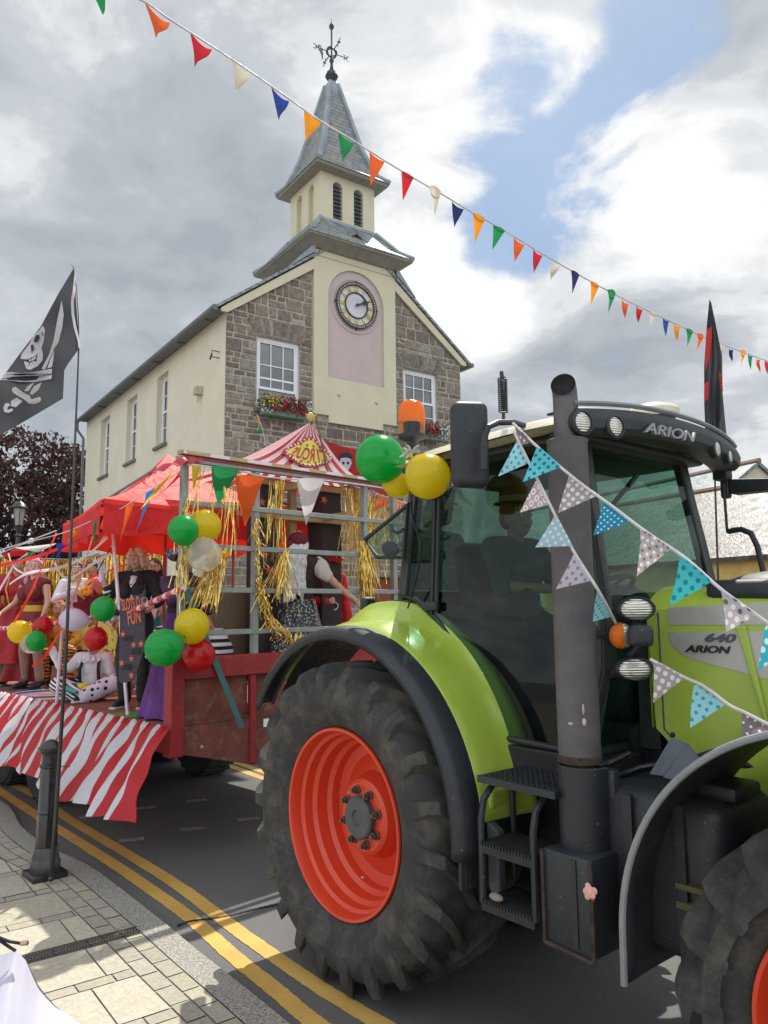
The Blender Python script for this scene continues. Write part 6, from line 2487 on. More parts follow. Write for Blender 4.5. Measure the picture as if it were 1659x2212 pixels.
# ---- extra performers at the back of the float
P = person('person in a white shirt and yellow bow tie clapping at the back of the float', TR.w(1.5, 5.6, DZ), PI + .25,
           dict(elR=(.27, .12, 1.15), wrR=(.10, .30, 1.22), hdR=(-.5, .3, 1), pnR=(-1, 0, 0), elL=(-.27, .12, 1.15), wrL=(-.10, .30, 1.22), hdL=(.5, .3, 1), pnL=(1, 0, 0)), s=1.0, skin=SKIN)
hair(P, 'hair', MATS['brown_hair'], 'short'); top(P, 'shirt', WHT, 1.9, .022); legs(P, 'trousers', BLK, 1.95, .018, .01); shoes(P, SHOE)
m = MB()
for sx in (-1, 1):
    m.prism([(0, -.012), (sx * .07, -.036), (sx * .075, .036), (0, .012)], (0, .118, 1.42), (1, 0, 0), (0, .2, 1), (0, 1, 0), .018)
m.build('bow_tie', MATS['hat_yellow'], P[0])
P = person('person in a blue and red jester costume at the rear corner of the float', TR.w(.7, 6.9, DZ), PI + .5,
           dict(elR=(.30, .08, 1.30), wrR=(.38, .15, 1.55), hdR=(.1, 0, 1), elL=(-.27, .05, 1.15), wrL=(-.3, .2, 1.0)), s=1.0, skin=SKIN2)
hair(P, 'hair', MATS['ginger_hair'], 'curly'); top(P, 'jester_top', dots('jester_cloth', '#2748a0', ['#c8242c', '#d8b43c'], 6, .42, rnd=.2), 1.9, .025); skirtm(P, 'tunic', MATS['scarlet_cloth'], 1.0, .55, .18, .32, 8, .03); legs(P, 'tights', MATS['hat_yellow'], 1.95, .01); shoes(P, SHOE)
hatm(P, 'hat', MATS['red_felt'], .16, .10, .13, MATS['hat_yellow'], .1, curve=.03)
P = person('long haired woman in a teal dress beside the ponytail woman under the gazebo', TR.w(1.75, 3.7, DZ), PI + .1, dict(elL=(-.26, .1, 1.14), wrL=(-.14, .28, 1.05)), s=.97, bust=.015)
hair(P, 'hair', MATS['dark_brown_hair'], 'long'); top(P, 'dress_top', pm('teal_cloth', '#2f8f92', .7, bump=.3), .5, .018); skirtm(P, 'dress_skirt', MATS['teal_cloth'], 1.05, .40, .17, .36, 9, .03); legs(P, 'tights', BLK, 1.95, .006); shoes(P, SHOE)

lc = TR.w(*TR.X(212, 1300, .85))
t = thing('leaf_ornament', 'large maroon and gold paper leaves between the white and green balloons', 'ornament', lc, R(30))
for k, (dx, dz, rot) in enumerate(((0, 0, .3), (-.16, -.06, 1.2), (.12, .12, -.5))):
    m = MB()
    poly = []
    for j in range(16):
        a = 2 * PI * j / 16
        q = .17 if j % 2 == 0 else .085
        poly.append((q * math.cos(a + rot) * 1.2, q * math.sin(a + rot)))
    m.prism(poly, (dx, k * .02, dz), (1, 0, 0), (0, 0, 1), (0, -1, 0), .004)
    m.build('leaf', MAROON if k != 2 else MATS['gold_trim'], t, smooth=False)
m = MB(); m.tube([(0, .02, 0), (0, .03, lc.z * 0 - (lc.z - DZ))], .008, 6); m.build('stem', MAROON, t)

# ================================================================ TRACTOR
TT0 = at(722, 1780, 4.4)
TQ = Loc((TT0.x, TT0.y, 0), R(-50))        # x forwards, y to the tractor's left, z up
tr_ = thing('tractor', 'lime green and grey farm tractor with orange wheels and a glazed cab', 'tractor', TQ.o, TQ.rz)
LIME = NT('lime_paint')
LIME.color(LIME.mix(LIME.ramp(LIME.noise(2.0, 4), .3, .7), lin('#98b03c'), lin('#a4bb48')))
LIME.rough(LIME.ramp(LIME.noise(7, 5, .7), .3, .8, .22, .42)); LIME.b.inputs['Coat Weight'].default_value = .5; LIME.b.inputs['Coat Roughness'].default_value = .12
LIME = LIME.m
BPL = NT('black_plastic')
dn = BPL.noise(60, 3, .5); d2 = BPL.noise(5, 6, .7)
BPL.color(BPL.mix(BPL.ramp(dn, .675, .71, 0, .35), BPL.mix(BPL.ramp(d2, .4, .75, 0, .8), (.016, .019, .024), (.034, .037, .042)), (.2, .19, .17)))
BPL.rough(.52); BPL.bump(BPL.noise(260, 3), .12, .002)
BPL = BPL.m
GREYST = pm('grey_panel', '#4d5257', .55, .1, var=.1, bump=.05)
STACK = NT('stack_paint')
sn = STACK.noise(8, 8, .7); 
STACK.color(STACK.mix(STACK.ramp(STACK.noise(22, 8, .75), .70, .73), STACK.mix(STACK.ramp(sn, .35, .7), (.088, .081, .087), (.125, .114, .120)), (.32, .29, .28)))
STACK.rough(.6); STACK.bump(STACK.noise(120, 4), .1, .002)
STACK = STACK.m
ORANGE = NT('wheel_orange')
od = ORANGE.noise(3.5, 7, .7)
ORANGE.color(ORANGE.mix(ORANGE.ramp(od, .5, .75, 0, .45), lin('#cf4023'), lin('#a8482f')))
ORANGE.rough(.42); ORANGE.b.inputs['Coat Weight'].default_value = .2
ORANGE = ORANGE.m
SILV = pm('silver_decal', '#b4b2ae', .4, .35, var=.03)
BEIGE = pm('roof_beige', '#cbc4ae', .35, var=.04, coat=.3, dirt=.08)
TYRE = NT('tyre_rubber')
t1 = TYRE.noise(5.5, 9, .75, dist=.2); t2 = TYRE.noise(40, 5, .7)
tb_ = TYRE.mix(TYRE.ramp(t1, .42, .68, 0, .8), (.030, .030, .032), (.10, .088, .070))
tb_ = TYRE.mix(TYRE.ramp(t2, .55, .8, 0, .5), tb_, (.10, .09, .075))
TYRE.color(tb_); TYRE.rough(.85); TYRE.bump(TYRE.noise(25, 7, .7), .35, .008)
TYRE = TYRE.m
CHROME = pm('zinc', '#6b6258', .45, .7, var=.1)
DKM = pm('dark_machinery', (.022, .023, .026), .6, .2, var=.3, scale=10, bump=.3)
RIBR = pm('rusty_steel', '#3e322c', .8, .2, var=.4, scale=18, bump=.4)


def big_wheel(name, hx, y_out, Rt, Wd, rimR, nl, right=True, hubdepth=.2):
    """tyre outer side at y = y_out; Wd wide; axle along y"""
    sg = 1 if right else -1
    C = V(hx, 0, Rt)
    Y = lambda d: y_out + sg * d           # d: distance inwards from the outer side
    root = MB()
    q = Rt - .056                          # carcass radius under the lugs
    prof = [(rimR - .012, Y(.07)), (rimR + .005, Y(.045)), (rimR + .05, Y(.01)), (rimR + .14, Y(-.028)), (q - .14, Y(-.028)), (q - .06, Y(.0)), (q - .015, Y(.05)), (q, Y(.12)), (q + .004, Y(Wd / 2)),
            (q, Y(Wd - .12)), (q - .015, Y(Wd - .05)), (q - .06, Y(Wd)), (q - .14, Y(Wd + .02)), (rimR + .14, Y(Wd + .02)), (rimR + .0, Y(Wd - .04))]
    root.lathe(prof, C, 'Y', 96)
    # raised lugs, alternating sides, each a bar sweeping from the shoulder to the middle
    for side in (0, 1):
        for k in range(nl):
            a0 = 2 * PI * (k + .5 * side) / nl
            secs = []
            #      d across, radius top, radius root, half width, angle shift
            ll = [(-.030, q - .085, q - .15, .020, .005), (-.022, q - .01, q - .13, .036, .00), (.012, Rt - .012, q - .07, .040, -.015), (.06, Rt, q - .02, .036, -.06), (.16, Rt, q - .005, .032, -.17), (Wd * .40, Rt, q - .004, .030, -.30), (Wd * .5 + .02, Rt - .004, q - .004, .036, -.36)]
            sc_ = Rt / .875
            for (d, rt_, rb_, hw, sh) in ll:
                if side:
                    d = Wd - d
                y = Y(d)
                a = a0 + sh
                da1, da2 = hw * sc_ / rt_ * .78, hw * sc_ / rb_ * 1.25
                secs.append([V(rb_ * math.cos(a - da2), y, rb_ * math.sin(a - da2)) + C, V(rt_ * math.cos(a - da1), y, rt_ * math.sin(a - da1)) + C,
                             V(rt_ * math.cos(a + da1), y, rt_ * math.sin(a + da1)) + C, V(rb_ * math.cos(a + da2), y, rb_ * math.sin(a + da2)) + C])
            vs = [p for s4 in secs for p in s4]
            fs = []
            for i in range(len(secs) - 1):
                for j in range(3):
                    fs.append((i * 4 + j, i * 4 + j + 1, (i + 1) * 4 + j + 1, (i + 1) * 4 + j))
            fs += [(0, 1, 2, 3), tuple((len(secs) - 1) * 4 + j for j in range(4))]
            root.add(vs, fs)
    w = root.build('wheel', TYRE, tr_, angle=32)
    m = MB()
    r0 = rimR
    k = hubdepth
    m.lathe([(r0 - .012, Y(.075)), (r0, Y(.04)), (r0 - .004, Y(.030)), (r0 - .018, Y(.032)), (r0 - .026, Y(.055)), (r0 - .030, Y(.10)), (r0 - .048, Y(.115)), (r0 - .052, Y(.17)), (r0 - .075, Y(.19)), (r0 - .080, Y(.26)), (r0 - .105, Y(.28)), (r0 - .11, Y(.33)),
             (r0 - .17, Y(.345)), (r0 - .27, Y(.30)), (.215, Y(k + .04)), (.205, Y(k + .012)), (.185, Y(k)), (.0, Y(k))], C, 'Y', 80)
    rim = m.build('rim', ORANGE, w, angle=30)
    m = MB()
    m.lathe([(.118, Y(k)), (.118, Y(k - .035)), (.108, Y(k - .045)), (.045, Y(k - .045)), (.04, Y(k - .035)), (.0, Y(k - .035))], C, 'Y', 32)
    m.build('hub_cap', GREYST, rim)
    for b in range(8):
        a = 2 * PI * (b + .35) / 8
        m = MB()
        c = C + V(.15 * math.cos(a), 0, .15 * math.sin(a))
        m.lathe([(0, Y(k - .052)), (.012, Y(k - .052)), (.012, Y(k - .035)), (.021, Y(k - .035)), (.021, Y(k - .012)), (.027, Y(k - .010)), (.027, Y(k))], (c.x, 0, c.z), 'Y', 6)
        m.build('wheel_nut', CHROME, rim, smooth=False)
    m = MB()
    a = -1.9
    m.sphere(C + V((r0 - .10) * math.cos(a), Y(.30), (r0 - .10) * math.sin(a)), .011, 8, 6)
    m.build('valve', WHITEP, rim)
    return w


big_wheel('rear', 0, .0, .875, .58, .51, 22)
big_wheel('rear', 0, 1.90, .875, .58, .51, 22, False)
FX, FR_ = 2.68, .70
big_wheel('front', FX, .02, FR_, .48, .43, 20, True, .12)
big_wheel('front', FX, 1.90, FR_, .48, .43, 20, False, .12)

# ---- rear fender (right): black lip + lime shell; mirrored on the left
FZ = .95


def fender(mirror=False):
    yy = (lambda y: 1.90 - y) if mirror else (lambda y: y)

    def arc_sheet(mb, sec, t0, t1, n=40, mod=None):
        def fn(u, v):
            t = t0 + (t1 - t0) * u
            i = v * (len(sec) - 1); k = min(int(i), len(sec) - 2); f = i - k
            y = sec[k][0] + (sec[k + 1][0] - sec[k][0]) * f
            r_ = sec[k][1] + (sec[k + 1][1] - sec[k][1]) * f
            if mod:
                y, r_ = mod(t, y, r_)
            return V(r_ * math.cos(t), yy(y), FZ + r_ * math.sin(t))
        mb.sheet(fn, n, (len(sec) - 1) * 2)
    m = MB()

    def mod(t, y, r_):
        # inner edge leaves the arch towards the lower front end
        return y, r_
    arc_sheet(m, [(-.005, .925), (-.018, .955), (.0, .985), (.05, .998), (.118, 1.0), (.123, .97)], R(150), R(-3), 50)
    o = m.build('fender_lip', BPL, tr_, solid=.012, angle=50)
    m = MB()
    for i in range(10):
        pass
    m.bb(.955, .985, yy(.02), yy(.17), .78, .97)
    m.rbox((.965, yy(.10), .90), (.022, .20, .26), .008, 2)
    m.build('mud_flap', BPL, tr_)
    m = MB()

    def mod2(t, y, r_):
        k = max(0., min(1., (t - R(8)) / R(70)))
        if r_ > 1.0:
            r_ = 1.0 + (r_ - 1.0) * (.45 + .55 * k)
        if t > R(100):
            r_ -= (r_ - .99) * min(1, (t - R(100)) / R(40)) * .85
        return y, r_
    arc_sheet(m, [(.115, .992), (.135, 1.008), (.22, 1.03), (.33, 1.05), (.40, 1.10), (.43, 1.14), (.46, 1.14)], R(140), R(6), 50, mod2)
    o = m.build('fender', LIME, tr_, solid=.012, angle=40)
    m = MB()
    m.prism([(.955, 1.20), (1.02, 1.19), (1.01, 1.10), (.975, 1.09), (.965, 1.12)], (0, yy(.17), 0), (1, 0, 0), (0, 0, 1), (0, 1 if not mirror else -1, 0), .24)
    m.build('fender_toe', LIME, tr_, smooth=False, bevel=.02)
    m = MB()
    m.prism([(.985, 1.06), (1.06, 1.02), (1.06, .68), (.99, .76)], (0, yy(.16), 0), (1, 0, 0), (0, 0, 1), (0, 1 if not mirror else -1, 0), .05)
    m.build('fender_stay', GREYST, tr_, smooth=False, bevel=.01)
    # dark inner liner
    m = MB()
    arc_sheet(m, [(.17, .985), (.60, .985)], R(150), R(0), 30)
    m.build('fender_liner', DKM, tr_)


fender()
fender(True)

for k_, (px, py) in enumerate(((1065, 1690), (1043, 1655))):
    c = TQ.Y(px, py, .20)
    m = MB(); m.sphere(c, .010, 8, 6); m.build('fender_bolt', BPL, tr_)
# ---- cab
ys0, ys1 = .38, 1.50
SID = [(.10, 2.13), (.24, 2.10), (.42, 1.98), (.62, 1.82), (.78, 1.64), (.88, 1.48), (.93, 1.40), (1.42, 1.385), (1.52, 1.75), (1.52, 2.10), (1.40, 2.85), (.20, 2.85)]


def SP3(p, y):
    ins = .085 * (p[1] - 1.38) / 1.45
    return V(p[0], (y + ins) if y < 1 else (y - ins), p[1])


CABG = glass('cab_glass', (.36, .54, .46), 1.0)
for y in (ys0, ys1):
    m = MB()
    m.add([SP3(p, y) for p in SID], [tuple(range(len(SID)))])
    m.build('side_glass', CABG, tr_, smooth=False)
m = MB()
m.add([SP3(SID[7], ys0 + .01), SP3(SID[7], ys1 - .01), SP3(SID[8], ys1 - .01), SP3(SID[8], ys0 + .01), SP3(SID[9], ys0 + .01), SP3(SID[9], ys1 - .01), SP3(SID[10], ys0 + .01), SP3(SID[10], ys1 - .01)], [(0, 1, 2, 3), (3, 2, 5, 4), (4, 5, 7, 6)])
m.build('windscreen', CABG, tr_, smooth=False)
m = MB()
m.add([SP3(SID[0], ys0 + .01), SP3(SID[0], ys1 - .01), SP3(SID[11], ys1 - .01), SP3(SID[11], ys0 + .01)], [(0, 1, 2, 3)])
m.build('rear_glass', CABG, tr_, smooth=False)
# pillars and seals
m = MB()
for y in (ys0, ys1):
    pts = [SP3(p, y) for p in SID]
    m.tube(pts, .017, 8, closed=True)
for i, r_ in ((7, .03), (8, .028), (10, .03), (0, .03), (11, .04)):
    m.tube([SP3(SID[i], ys0), SP3(SID[i], ys1)], r_, 8)
m.build('cab_seal', pm('black_seal', (.018, .02, .024), .5), tr_)
for y in (ys0 + .02, ys1 - .02):
    m = MB(); m.tube([SP3((1.42, 1.40), y), SP3((1.50, 1.78), y), SP3((1.50, 2.10), y), SP3((1.385, 2.85), y)], [.035, .032, .032, .04], 8); m.build('front_pillar', pm('pillar_grey_green', '#2c3532', .45), tr_)
    m = MB(); m.tube([SP3((.12, 2.13), y), SP3((.20, 2.85), y)], .045, 8); m.build('rear_pillar', MATS['pillar_grey_green'], tr_)
for dx in (0, .035):
    m = MB(); m.tube([SP3((.385 + dx, 2.02), ys0 - .012), SP3((.39 + dx, 2.82), ys0 - .012)], .013, 8); m.build('door_pillar', BPL, tr_)
for z in (2.06, 2.7):
    m = MB(); m.rbox(SP3((.39, z), ys0 - .03), (.12, .03, .05), .01, 2); m.build('hinge', BPL, tr_)
# cab floor, lower body
m = MB()
m.bb(.95, 1.50, ys0 + .03, ys1 - .03, 1.24, 1.37)
m.bb(.0, .95, .62, 1.40, 1.15, 1.45)
m.bb(.90, 1.47, ys0 - .02, ys0 + .03, 1.26, 1.375)
m.build('cab_floor', DKM, tr_, smooth=False, bevel=.01)
m = MB()
for y0_, y1_ in ((ys0 + .02, ys0 + .24), (ys1 - .24, ys1 - .02)):
    m.sheet(lambda u, v: V(.94 * math.cos(R(98) * u + R(20)) * 1.04, y0_ + (y1_ - y0_) * v, FZ + 1.02 * math.sin(R(98) * u + R(20)) - .02), 20, 2)
m.bb(.0, .16, ys0 + .05, ys1 - .05, 1.4, 2.1)
m.build('inner_trim', pm('inner_trim_grey', (.055, .065, .062), .8), tr_)
st = MB()
st.rbox((.52, 1.0, 1.80), (.46, .48, .14), .05, 3); st.rbox((.28, 1.0, 2.12), (.13, .46, .66), .05, 3, Matrix.Rotation(-.12, 3, 'Y')); st.rbox((.55, 1.0, 1.6), (.3, .36, .3), .03, 2)
st.build('seat', pm('seat_cloth', (.045, .05, .05), .9, bump=.3), tr_)
m = MB()
m.rbox((.68, .70, 1.93), (.42, .14, .10), .03, 2); m.tube([(.85, .66, 1.95), (.87, .66, 2.10)], .02, 8); m.sphere((.87, .66, 2.12), .035, 10, 8)
m.build('arm_console', BPL, tr_)
m = MB(); m.rbox((1.30, 1.0, 1.75), (.22, .40, .62), .06, 3); m.rbox((1.22, 1.0, 2.08), (.16, .34, .14), .04, 3, Matrix.Rotation(.5, 3, 'Y')); m.build('dashboard', BPL, tr_)
wc = V(1.10, 1.0, 2.12)
Mw = Matrix.Rotation(R(-28), 3, 'Y')
m = MB(); m.tube([wc + Mw @ V(.19 * math.cos(a), .19 * math.sin(a), 0) for a in [2 * PI * k / 28 for k in range(28)]], .014, 8, closed=True)
for a in (0, 2.1, 4.2):
    m.tube([wc, wc + Mw @ V(.19 * math.cos(a), .19 * math.sin(a), 0)], .011, 6)
m.tube([wc, wc + Mw @ V(0, 0, -.3)], .03, 8); m.build('steering_wheel', BPL, tr_)
m = MB()
for (a, b, c) in (((.62, 1.58, 1.7), (.9, 1.58, 1.9), .02), ((1.42, .6, 2.5), (1.42, .9, 2.72), .012)):
    m.tube([a, b], c, 6)
m.rbox((.2, ys1 - .1, 2.15), (.1, .04, .5), .01, 2)
m.build('cab_fittings', BPL, tr_)
m = MB(); m.rbox((1.42, 1.42, 2.10), (.012, .05, .30), .004, 2); m.build('hi_vis_strip', pm('hi_vis', '#c9d61f', .6), tr_)

# ---- roof
m = MB()


def roof_fn(u, v):
    # u along x (rear..front), v across
    a_, b_ = 2 * u - 1, 2 * v - 1
    x = .93 + .69 * a_ * math.sqrt(1 - .20 * b_ ** 4)
    y = .915 + .745 * b_ * math.sqrt(1 - .22 * a_ ** 4)
    e = 1 - abs(2 * v - 1) ** 3.2
    f = 1 - abs(2 * u - 1) ** 5
    return V(x, y, 2.85 + .10 * (e ** .5) * (f ** .35) + .035 * u + (.02 * math.sin(PI * v)))


m.sheet(roof_fn, 36, 36)
m.sheet(lambda u, v: V(.30 + 1.28 * u, .21 + 1.41 * v, 2.855 + .035 * u), 2, 2)
m.build('roof', BEIGE, tr_, angle=50)
m = MB()
m.rbox((.85, .92, 2.85), (1.24, 1.2, .04), .03, 2)
m.build('roof_lining', BPL, tr_)
m = MB()


def visor(u, v):
    """front black visor: u across (right to left), v round its section"""
    y = .16 + 1.51 * u
    c = 2 * u - 1
    bulge = .09 * (1 - abs(c) ** 2.4)
    drop = .03 * c * c
    sec = [(1.46, 2.95), (1.55, 2.955), (1.585, 2.942), (1.60, 2.905), (1.595, 2.86), (1.565, 2.838), (1.44, 2.85)]
    i = v * (len(sec) - 1); k = min(int(i), len(sec) - 2); f = i - k
    x = sec[k][0] + (sec[k + 1][0] - sec[k][0]) * f + bulge
    z = sec[k][1] + (sec[k + 1][1] - sec[k][1]) * f - drop + .012 * (1 - c * c)
    return V(x - (.03 if k == 0 else 0), y, z)


m.sheet(visor, 40, 24)
vis = m.build('front_visor', BPL, tr_, solid=.01, angle=35)
m = MB(); m.tube([visor(k / 30, .30) + V(.0, 0, .028) for k in range(31)], .012, 6); m.build('visor_trim', pm('trim_grey', '#777b80', .4, .3), vis)


def vis_at(px, py):
    """nearest point of the visor's front face to a pixel ray"""
    best = None
    for i in range(81):
        for j in range(41):
            P = visor(i / 80, .30 + .4 * j / 40)
            W_ = TQ.w(P.x, P.y, P.z)
            d = (W_ - CAM)
            r_ = ray(px, py).normalized()
            e = (d - r_ * d.dot(r_)).length
            if best is None or e < best[0]:
                best = (e, P, i / 80)
    return best[1], best[2]


LENS = NT('lamp_lens')
LENS.color((.62, .60, .54)); LENS.rough(.12); LENS.b.inputs['Metallic'].default_value = .75
wv = LENS.N('ShaderNodeTexWave'); wv.inputs['Scale'].default_value = 30; wv.bands_direction = 'Z'; LENS.L(LENS.tc.outputs['Object'], wv.inputs['Vector'])
LENS.bump(wv.outputs['Fac'], .5, .004)
LENS = LENS.m
for (px, py, r_) in ((1256, 913, .046), (1326, 921, .044), (1546, 970, .042), (1573, 988, .038)):
    P, u = vis_at(px, py)
    yaw = (u - .5) * .5
    dirn = V(math.cos(yaw), math.sin(yaw), .0)
    q = dirn.to_track_quat('Z', 'Y').to_matrix()
    m = MB(); m.lathe([(r_ * 1.28, -.02), (r_ * 1.3, .010), (r_ * 1.02, .016), (r_, .004)], P, 'Z', 28, M=q)
    hl = m.build('work_light', BPL, vis)
    m = MB(); m.lathe([(r_ * 1.0, .008), (r_ * .7, .016), (0, .019)], P, 'Z', 28, M=q); m.build('lens', LENS, hl)
P, u = vis_at(1432, 946)
yaw = (u - .5) * .55
ux = V(-math.sin(yaw), math.cos(yaw), .0)
text_mesh('ARION', .072, pm('badge_silver', '#8f9092', .45, .2), 'lettering', vis, frame(P + V(.030, 0, 0), ux, V(-.05, 0, 1)), extrude=.008, bold=.001, shear=.35, sx=1.75)
# GPS dome, aerial spring, beacon
g = TQ.X(1412, 893, 1.25)
m = MB(); m.lathe([(.115, 0), (.14, .02), (.145, .045), (.13, .065), (.07, .085), (0, .092)], (1.25, g.y, g.z - .035), 'Z', 28); gp = m.build('gps_dome', pm('dome_white', '#cfc9b8', .4), tr_)
m = MB(); m.lathe([(.09, -.16), (.09, -.03), (.12, .0), (.115, .02)], (1.25, g.y, g.z - .035), 'Z', 24); m.build('dome_base', BPL, gp)
sb = TQ.Y(1088, 912, .24)
m = MB()
m.tube([sb, sb + V(0, 0, .05)], .008, 6)
m.tube([sb + V(.022 * math.cos(a), .022 * math.sin(a), .05 + .175 * a / (2 * PI * 17)) for a in [2 * PI * k / 12 for k in range(12 * 17 + 1)]], .0035, 5)
m.tube([sb + V(0, 0, .22), sb + V(-.005, 0, .26)], .010, 8)
m.build('aerial_spring', BPL, tr_)
bb_ = TQ.Y(890, 966, .24)
m = MB(); m.tube([bb_ + V(.0, 0, -.06), bb_ + V(0, 0, .02)], .016, 8); m.lathe([(.022, 0), (.03, .03), (.075, .05), (.078, .07)], bb_, 'Z', 20); bc = m.build('beacon_base', BPL, tr_)
m = MB(); m.lathe([(.070, .058), (.076, .12), (.078, .145)], bb_, 'Z', 24); m.build('beacon_skirt', glass('clear_plastic', (.55, .58, .52)), bc)
m = MB(); m.lathe([(.0, .05), (.045, .06), (.05, .14)], bb_, 'Z', 16); m.build('beacon_motor', MATS['near_black'], bc)
m = MB(); m.lathe([(.078, .145), (.077, .20), (.068, .24), (.045, .265), (.0, .275)], bb_, 'Z', 28)
AMB = NT('amber_plastic'); AMB.color(lin('#ee7a10')); AMB.rough(.15); wv = AMB.N('ShaderNodeTexWave'); wv.inputs['Scale'].default_value = 22; AMB.L(AMB.tc.outputs['Object'], wv.inputs['Vector']); AMB.bump(wv.outputs['Fac'], .4, .004)
tt = AMB.N('ShaderNodeBsdfTranslucent'); tt.inputs[0].default_value = (1, .35, .03, 1); ms = AMB.N('ShaderNodeMixShader'); ms.inputs[0].default_value = .4
AMB.L(AMB.b.outputs[0], ms.inputs[1]); AMB.L(tt.outputs[0], ms.inputs[2]); AMB.L(ms.outputs[0], AMB.out.inputs[0]); AMB = AMB.m
m.build('beacon_dome', AMB, bc)

# ---- exhaust
ex = TQ.Y(1252, 1615, .17)
XE, YE = ex.x, .17
zt1 = TQ.Y(1216, 955, .17).z
zt2 = TQ.Y(1210, 815, .17).z
m = MB()
m.lathe([(.086, 1.42), (.089, 1.44), (.089, zt1 - .01), (.094, zt1), (.089, zt1 + .004), (.06, zt1 - .02)], (XE, YE, 0), 'Z', 36)
exh = m.build('exhaust_stack', STACK, tr_)
m = MB()
pr = .055
m.tube([(XE, YE, zt1 - .1), (XE, YE, zt2 - .11)], pr, 28, caps=False)
# mitred outlet turned forwards and out
rings = []
for k in range(7):
    a = k / 6 * 1.3
    od_ = V(.45, -.89, 0)
    c = V(XE, YE, zt2 - .11) + od_ * (.062 * (1 - math.cos(a))) + V(0, 0, .062 * math.sin(a))
    ax_ = od_ * math.sin(a) + V(0, 0, math.cos(a)); u_ = V(.89, .45, 0); w_ = ax_.cross(u_)
    rings.append([c + u_ * pr * math.cos(t) + w_ * pr * math.sin(t) for t in [2 * PI * j / 28 for j in range(28)]])
vs = [p for r_ in rings for p in r_]
m.add(vs, [(i * 28 + j, i * 28 + (j + 1) % 28, (i + 1) * 28 + (j + 1) % 28, (i + 1) * 28 + j) for i in range(6) for j in range(28)])
m.build('outlet_pipe', STACK, exh)
m = MB(); m.add([p * 1.0 - ax_ * .010 for p in rings[-1]], [tuple(range(28))]); m.build('outlet_mouth', pm('outlet_black', (.008, .008, .009), .9), exh, smooth=False)  # plain black disc closing the pipe just inside its rim
m = MB(); m.lathe([(.088, 1.42), (.095, 1.40), (.095, 1.425), (.086, 1.43)], (XE, YE, 0), 'Z', 28); m.lathe([(.07, 1.30), (.07, 1.42)], (XE, YE, 0), 'Z', 20); m.build('stack_collar', RIBR, exh)
m = MB()
a0, a1 = R(170), R(370)
m.lathe([(.108, .92), (.108, 1.385), (.103, 1.39), (.100, .92)], (XE + .01, YE + .01, 0), 'Z', 28, a0, a1)
m.rbox((XE + .08, YE + .05, 1.15), (.13, .05, .46), .01, 2)
m.build('stack_guard', BPL, exh)

for (px, py, rx_, rz__) in ((1262, 1560, .010, .016), (1231, 1563, .016, .008), (1260, 1532, .004, .022)):
    c = TQ.Y(px, py, YE - .083)
    m = MB(); m.sphere(c, (rx_, .006, rz__), 8, 6); m.build('paint_chip', pm('chip_white', '#b5a8a4', .8), exh)
# ---- steps
m = MB()
sx0, sx1, sy = 1.06, 1.36, .05
for x in (sx0, sx1):
    m.tube([(x, sy + .30, 1.26), (x, sy + .10, 1.25), (x, sy + .02, 1.18), (x, sy, 1.10), (x, sy, .74)], .016, 8)
    m.tube([(x, sy + .22, 1.20), (x, sy + .22, .80)], .014, 8)
ld = m.build('ladder', BPL, tr_)
for z in (.745, .99):
    m = MB(); m.bb(sx0, sx1, sy - .01, sy + .22, z, z + .012); m.bb(sx0, sx1, sy - .012, sy - .004, z - .035, z + .014)
    for k in range(16):
        m.bb(sx0 + .01 + k * .018, sx0 + .018 + k * .018, sy - .02, sy - .012, z, z + .016)
    m.build('tread', DKM, ld, smooth=False)
m = MB(); m.bb(sx0 - .02, sx1 + .12, sy + .0, ys0, 1.255, 1.285)
for i in range(14):
    for j in range(9):
        m.box((sx0 + .01 + i * .03, sy + .03 + j * .035, 1.287), (.014, .014, .005))
m.build('platform', BPL, ld, smooth=False)
m = MB(); m.sphere((sx0 + .07, sy + .01, .775), (.04, .02, .018), 10, 6); m.build('mud_lump', pm('pale_mud', '#8b8078', .9), ld)

# ---- side box, tank, chassis
m = MB()
m.rbox((1.555, .16, .88), (.24, .30, .37), .012, 2)
bx = m.build('tool_box', BPL, tr_)
m = MB(); m.tube([(1.44, .005, .70), (1.44, .005, 1.06)], .009, 6); m.tube([(1.675, .005, .69), (1.675, .005, 1.07)], .010, 6); m.tube([(1.44, .005, .70), (1.675, .005, .69)], .010, 6); m.build('box_edge', RIBR, bx)
m = MB(); m.bb(1.585, 1.605, .004, .012, .72, 1.05); m.build('box_slot', MATS['near_black'], bx, smooth=False)
m = MB()
m.rbox((1.84, .42, 1.02), (.56, .46, .60), .07, 4)
m.bb(1.72, 1.76, .17, .19, .74, 1.30); m.bb(1.94, 1.98, .17, .19, .74, 1.30)
m.rbox((2.02, .40, 1.34), (.22, .22, .06), .02, 2)
m.build('fuel_tank', BPL, tr_)
m = MB()
m.rbox((1.3, .95, .85), (3.8, .44, .62), .06, 2)
m.rbox((0, 1.0, .88), (.55, 1.2, .36), .06, 2)
m.rbox((FX, 1.0, .70), (.22, 1.3, .2), .04, 2)
m.rbox((1.9, 1.0, 1.25), (1.4, .60, .5), .05, 2)
m.tube([(1.7, .5, 1.33), (1.9, .62, 1.42), (2.1, .66, 1.38)], .03, 8)
m.build('chassis', DKM, tr_)
m = MB()
for off, poly in ((.30, ((1403, 1672), (1449, 1594), (1484, 1608), (1432, 1676))), (.28, ((1432, 1678), (1484, 1608), (1514, 1645), (1500, 1668), (1470, 1690)))):
    q4 = [TQ.Y(a_, b_, off) for a_, b_ in poly]
    m.prism([(q.x, q.z) for q in q4], (0, off, 0), (1, 0, 0), (0, 0, 1), (0, 1, 0), .012)
m.build('heat_shield', pm('blue_grey_panel', '#56606c', .5), tr_, smooth=False)
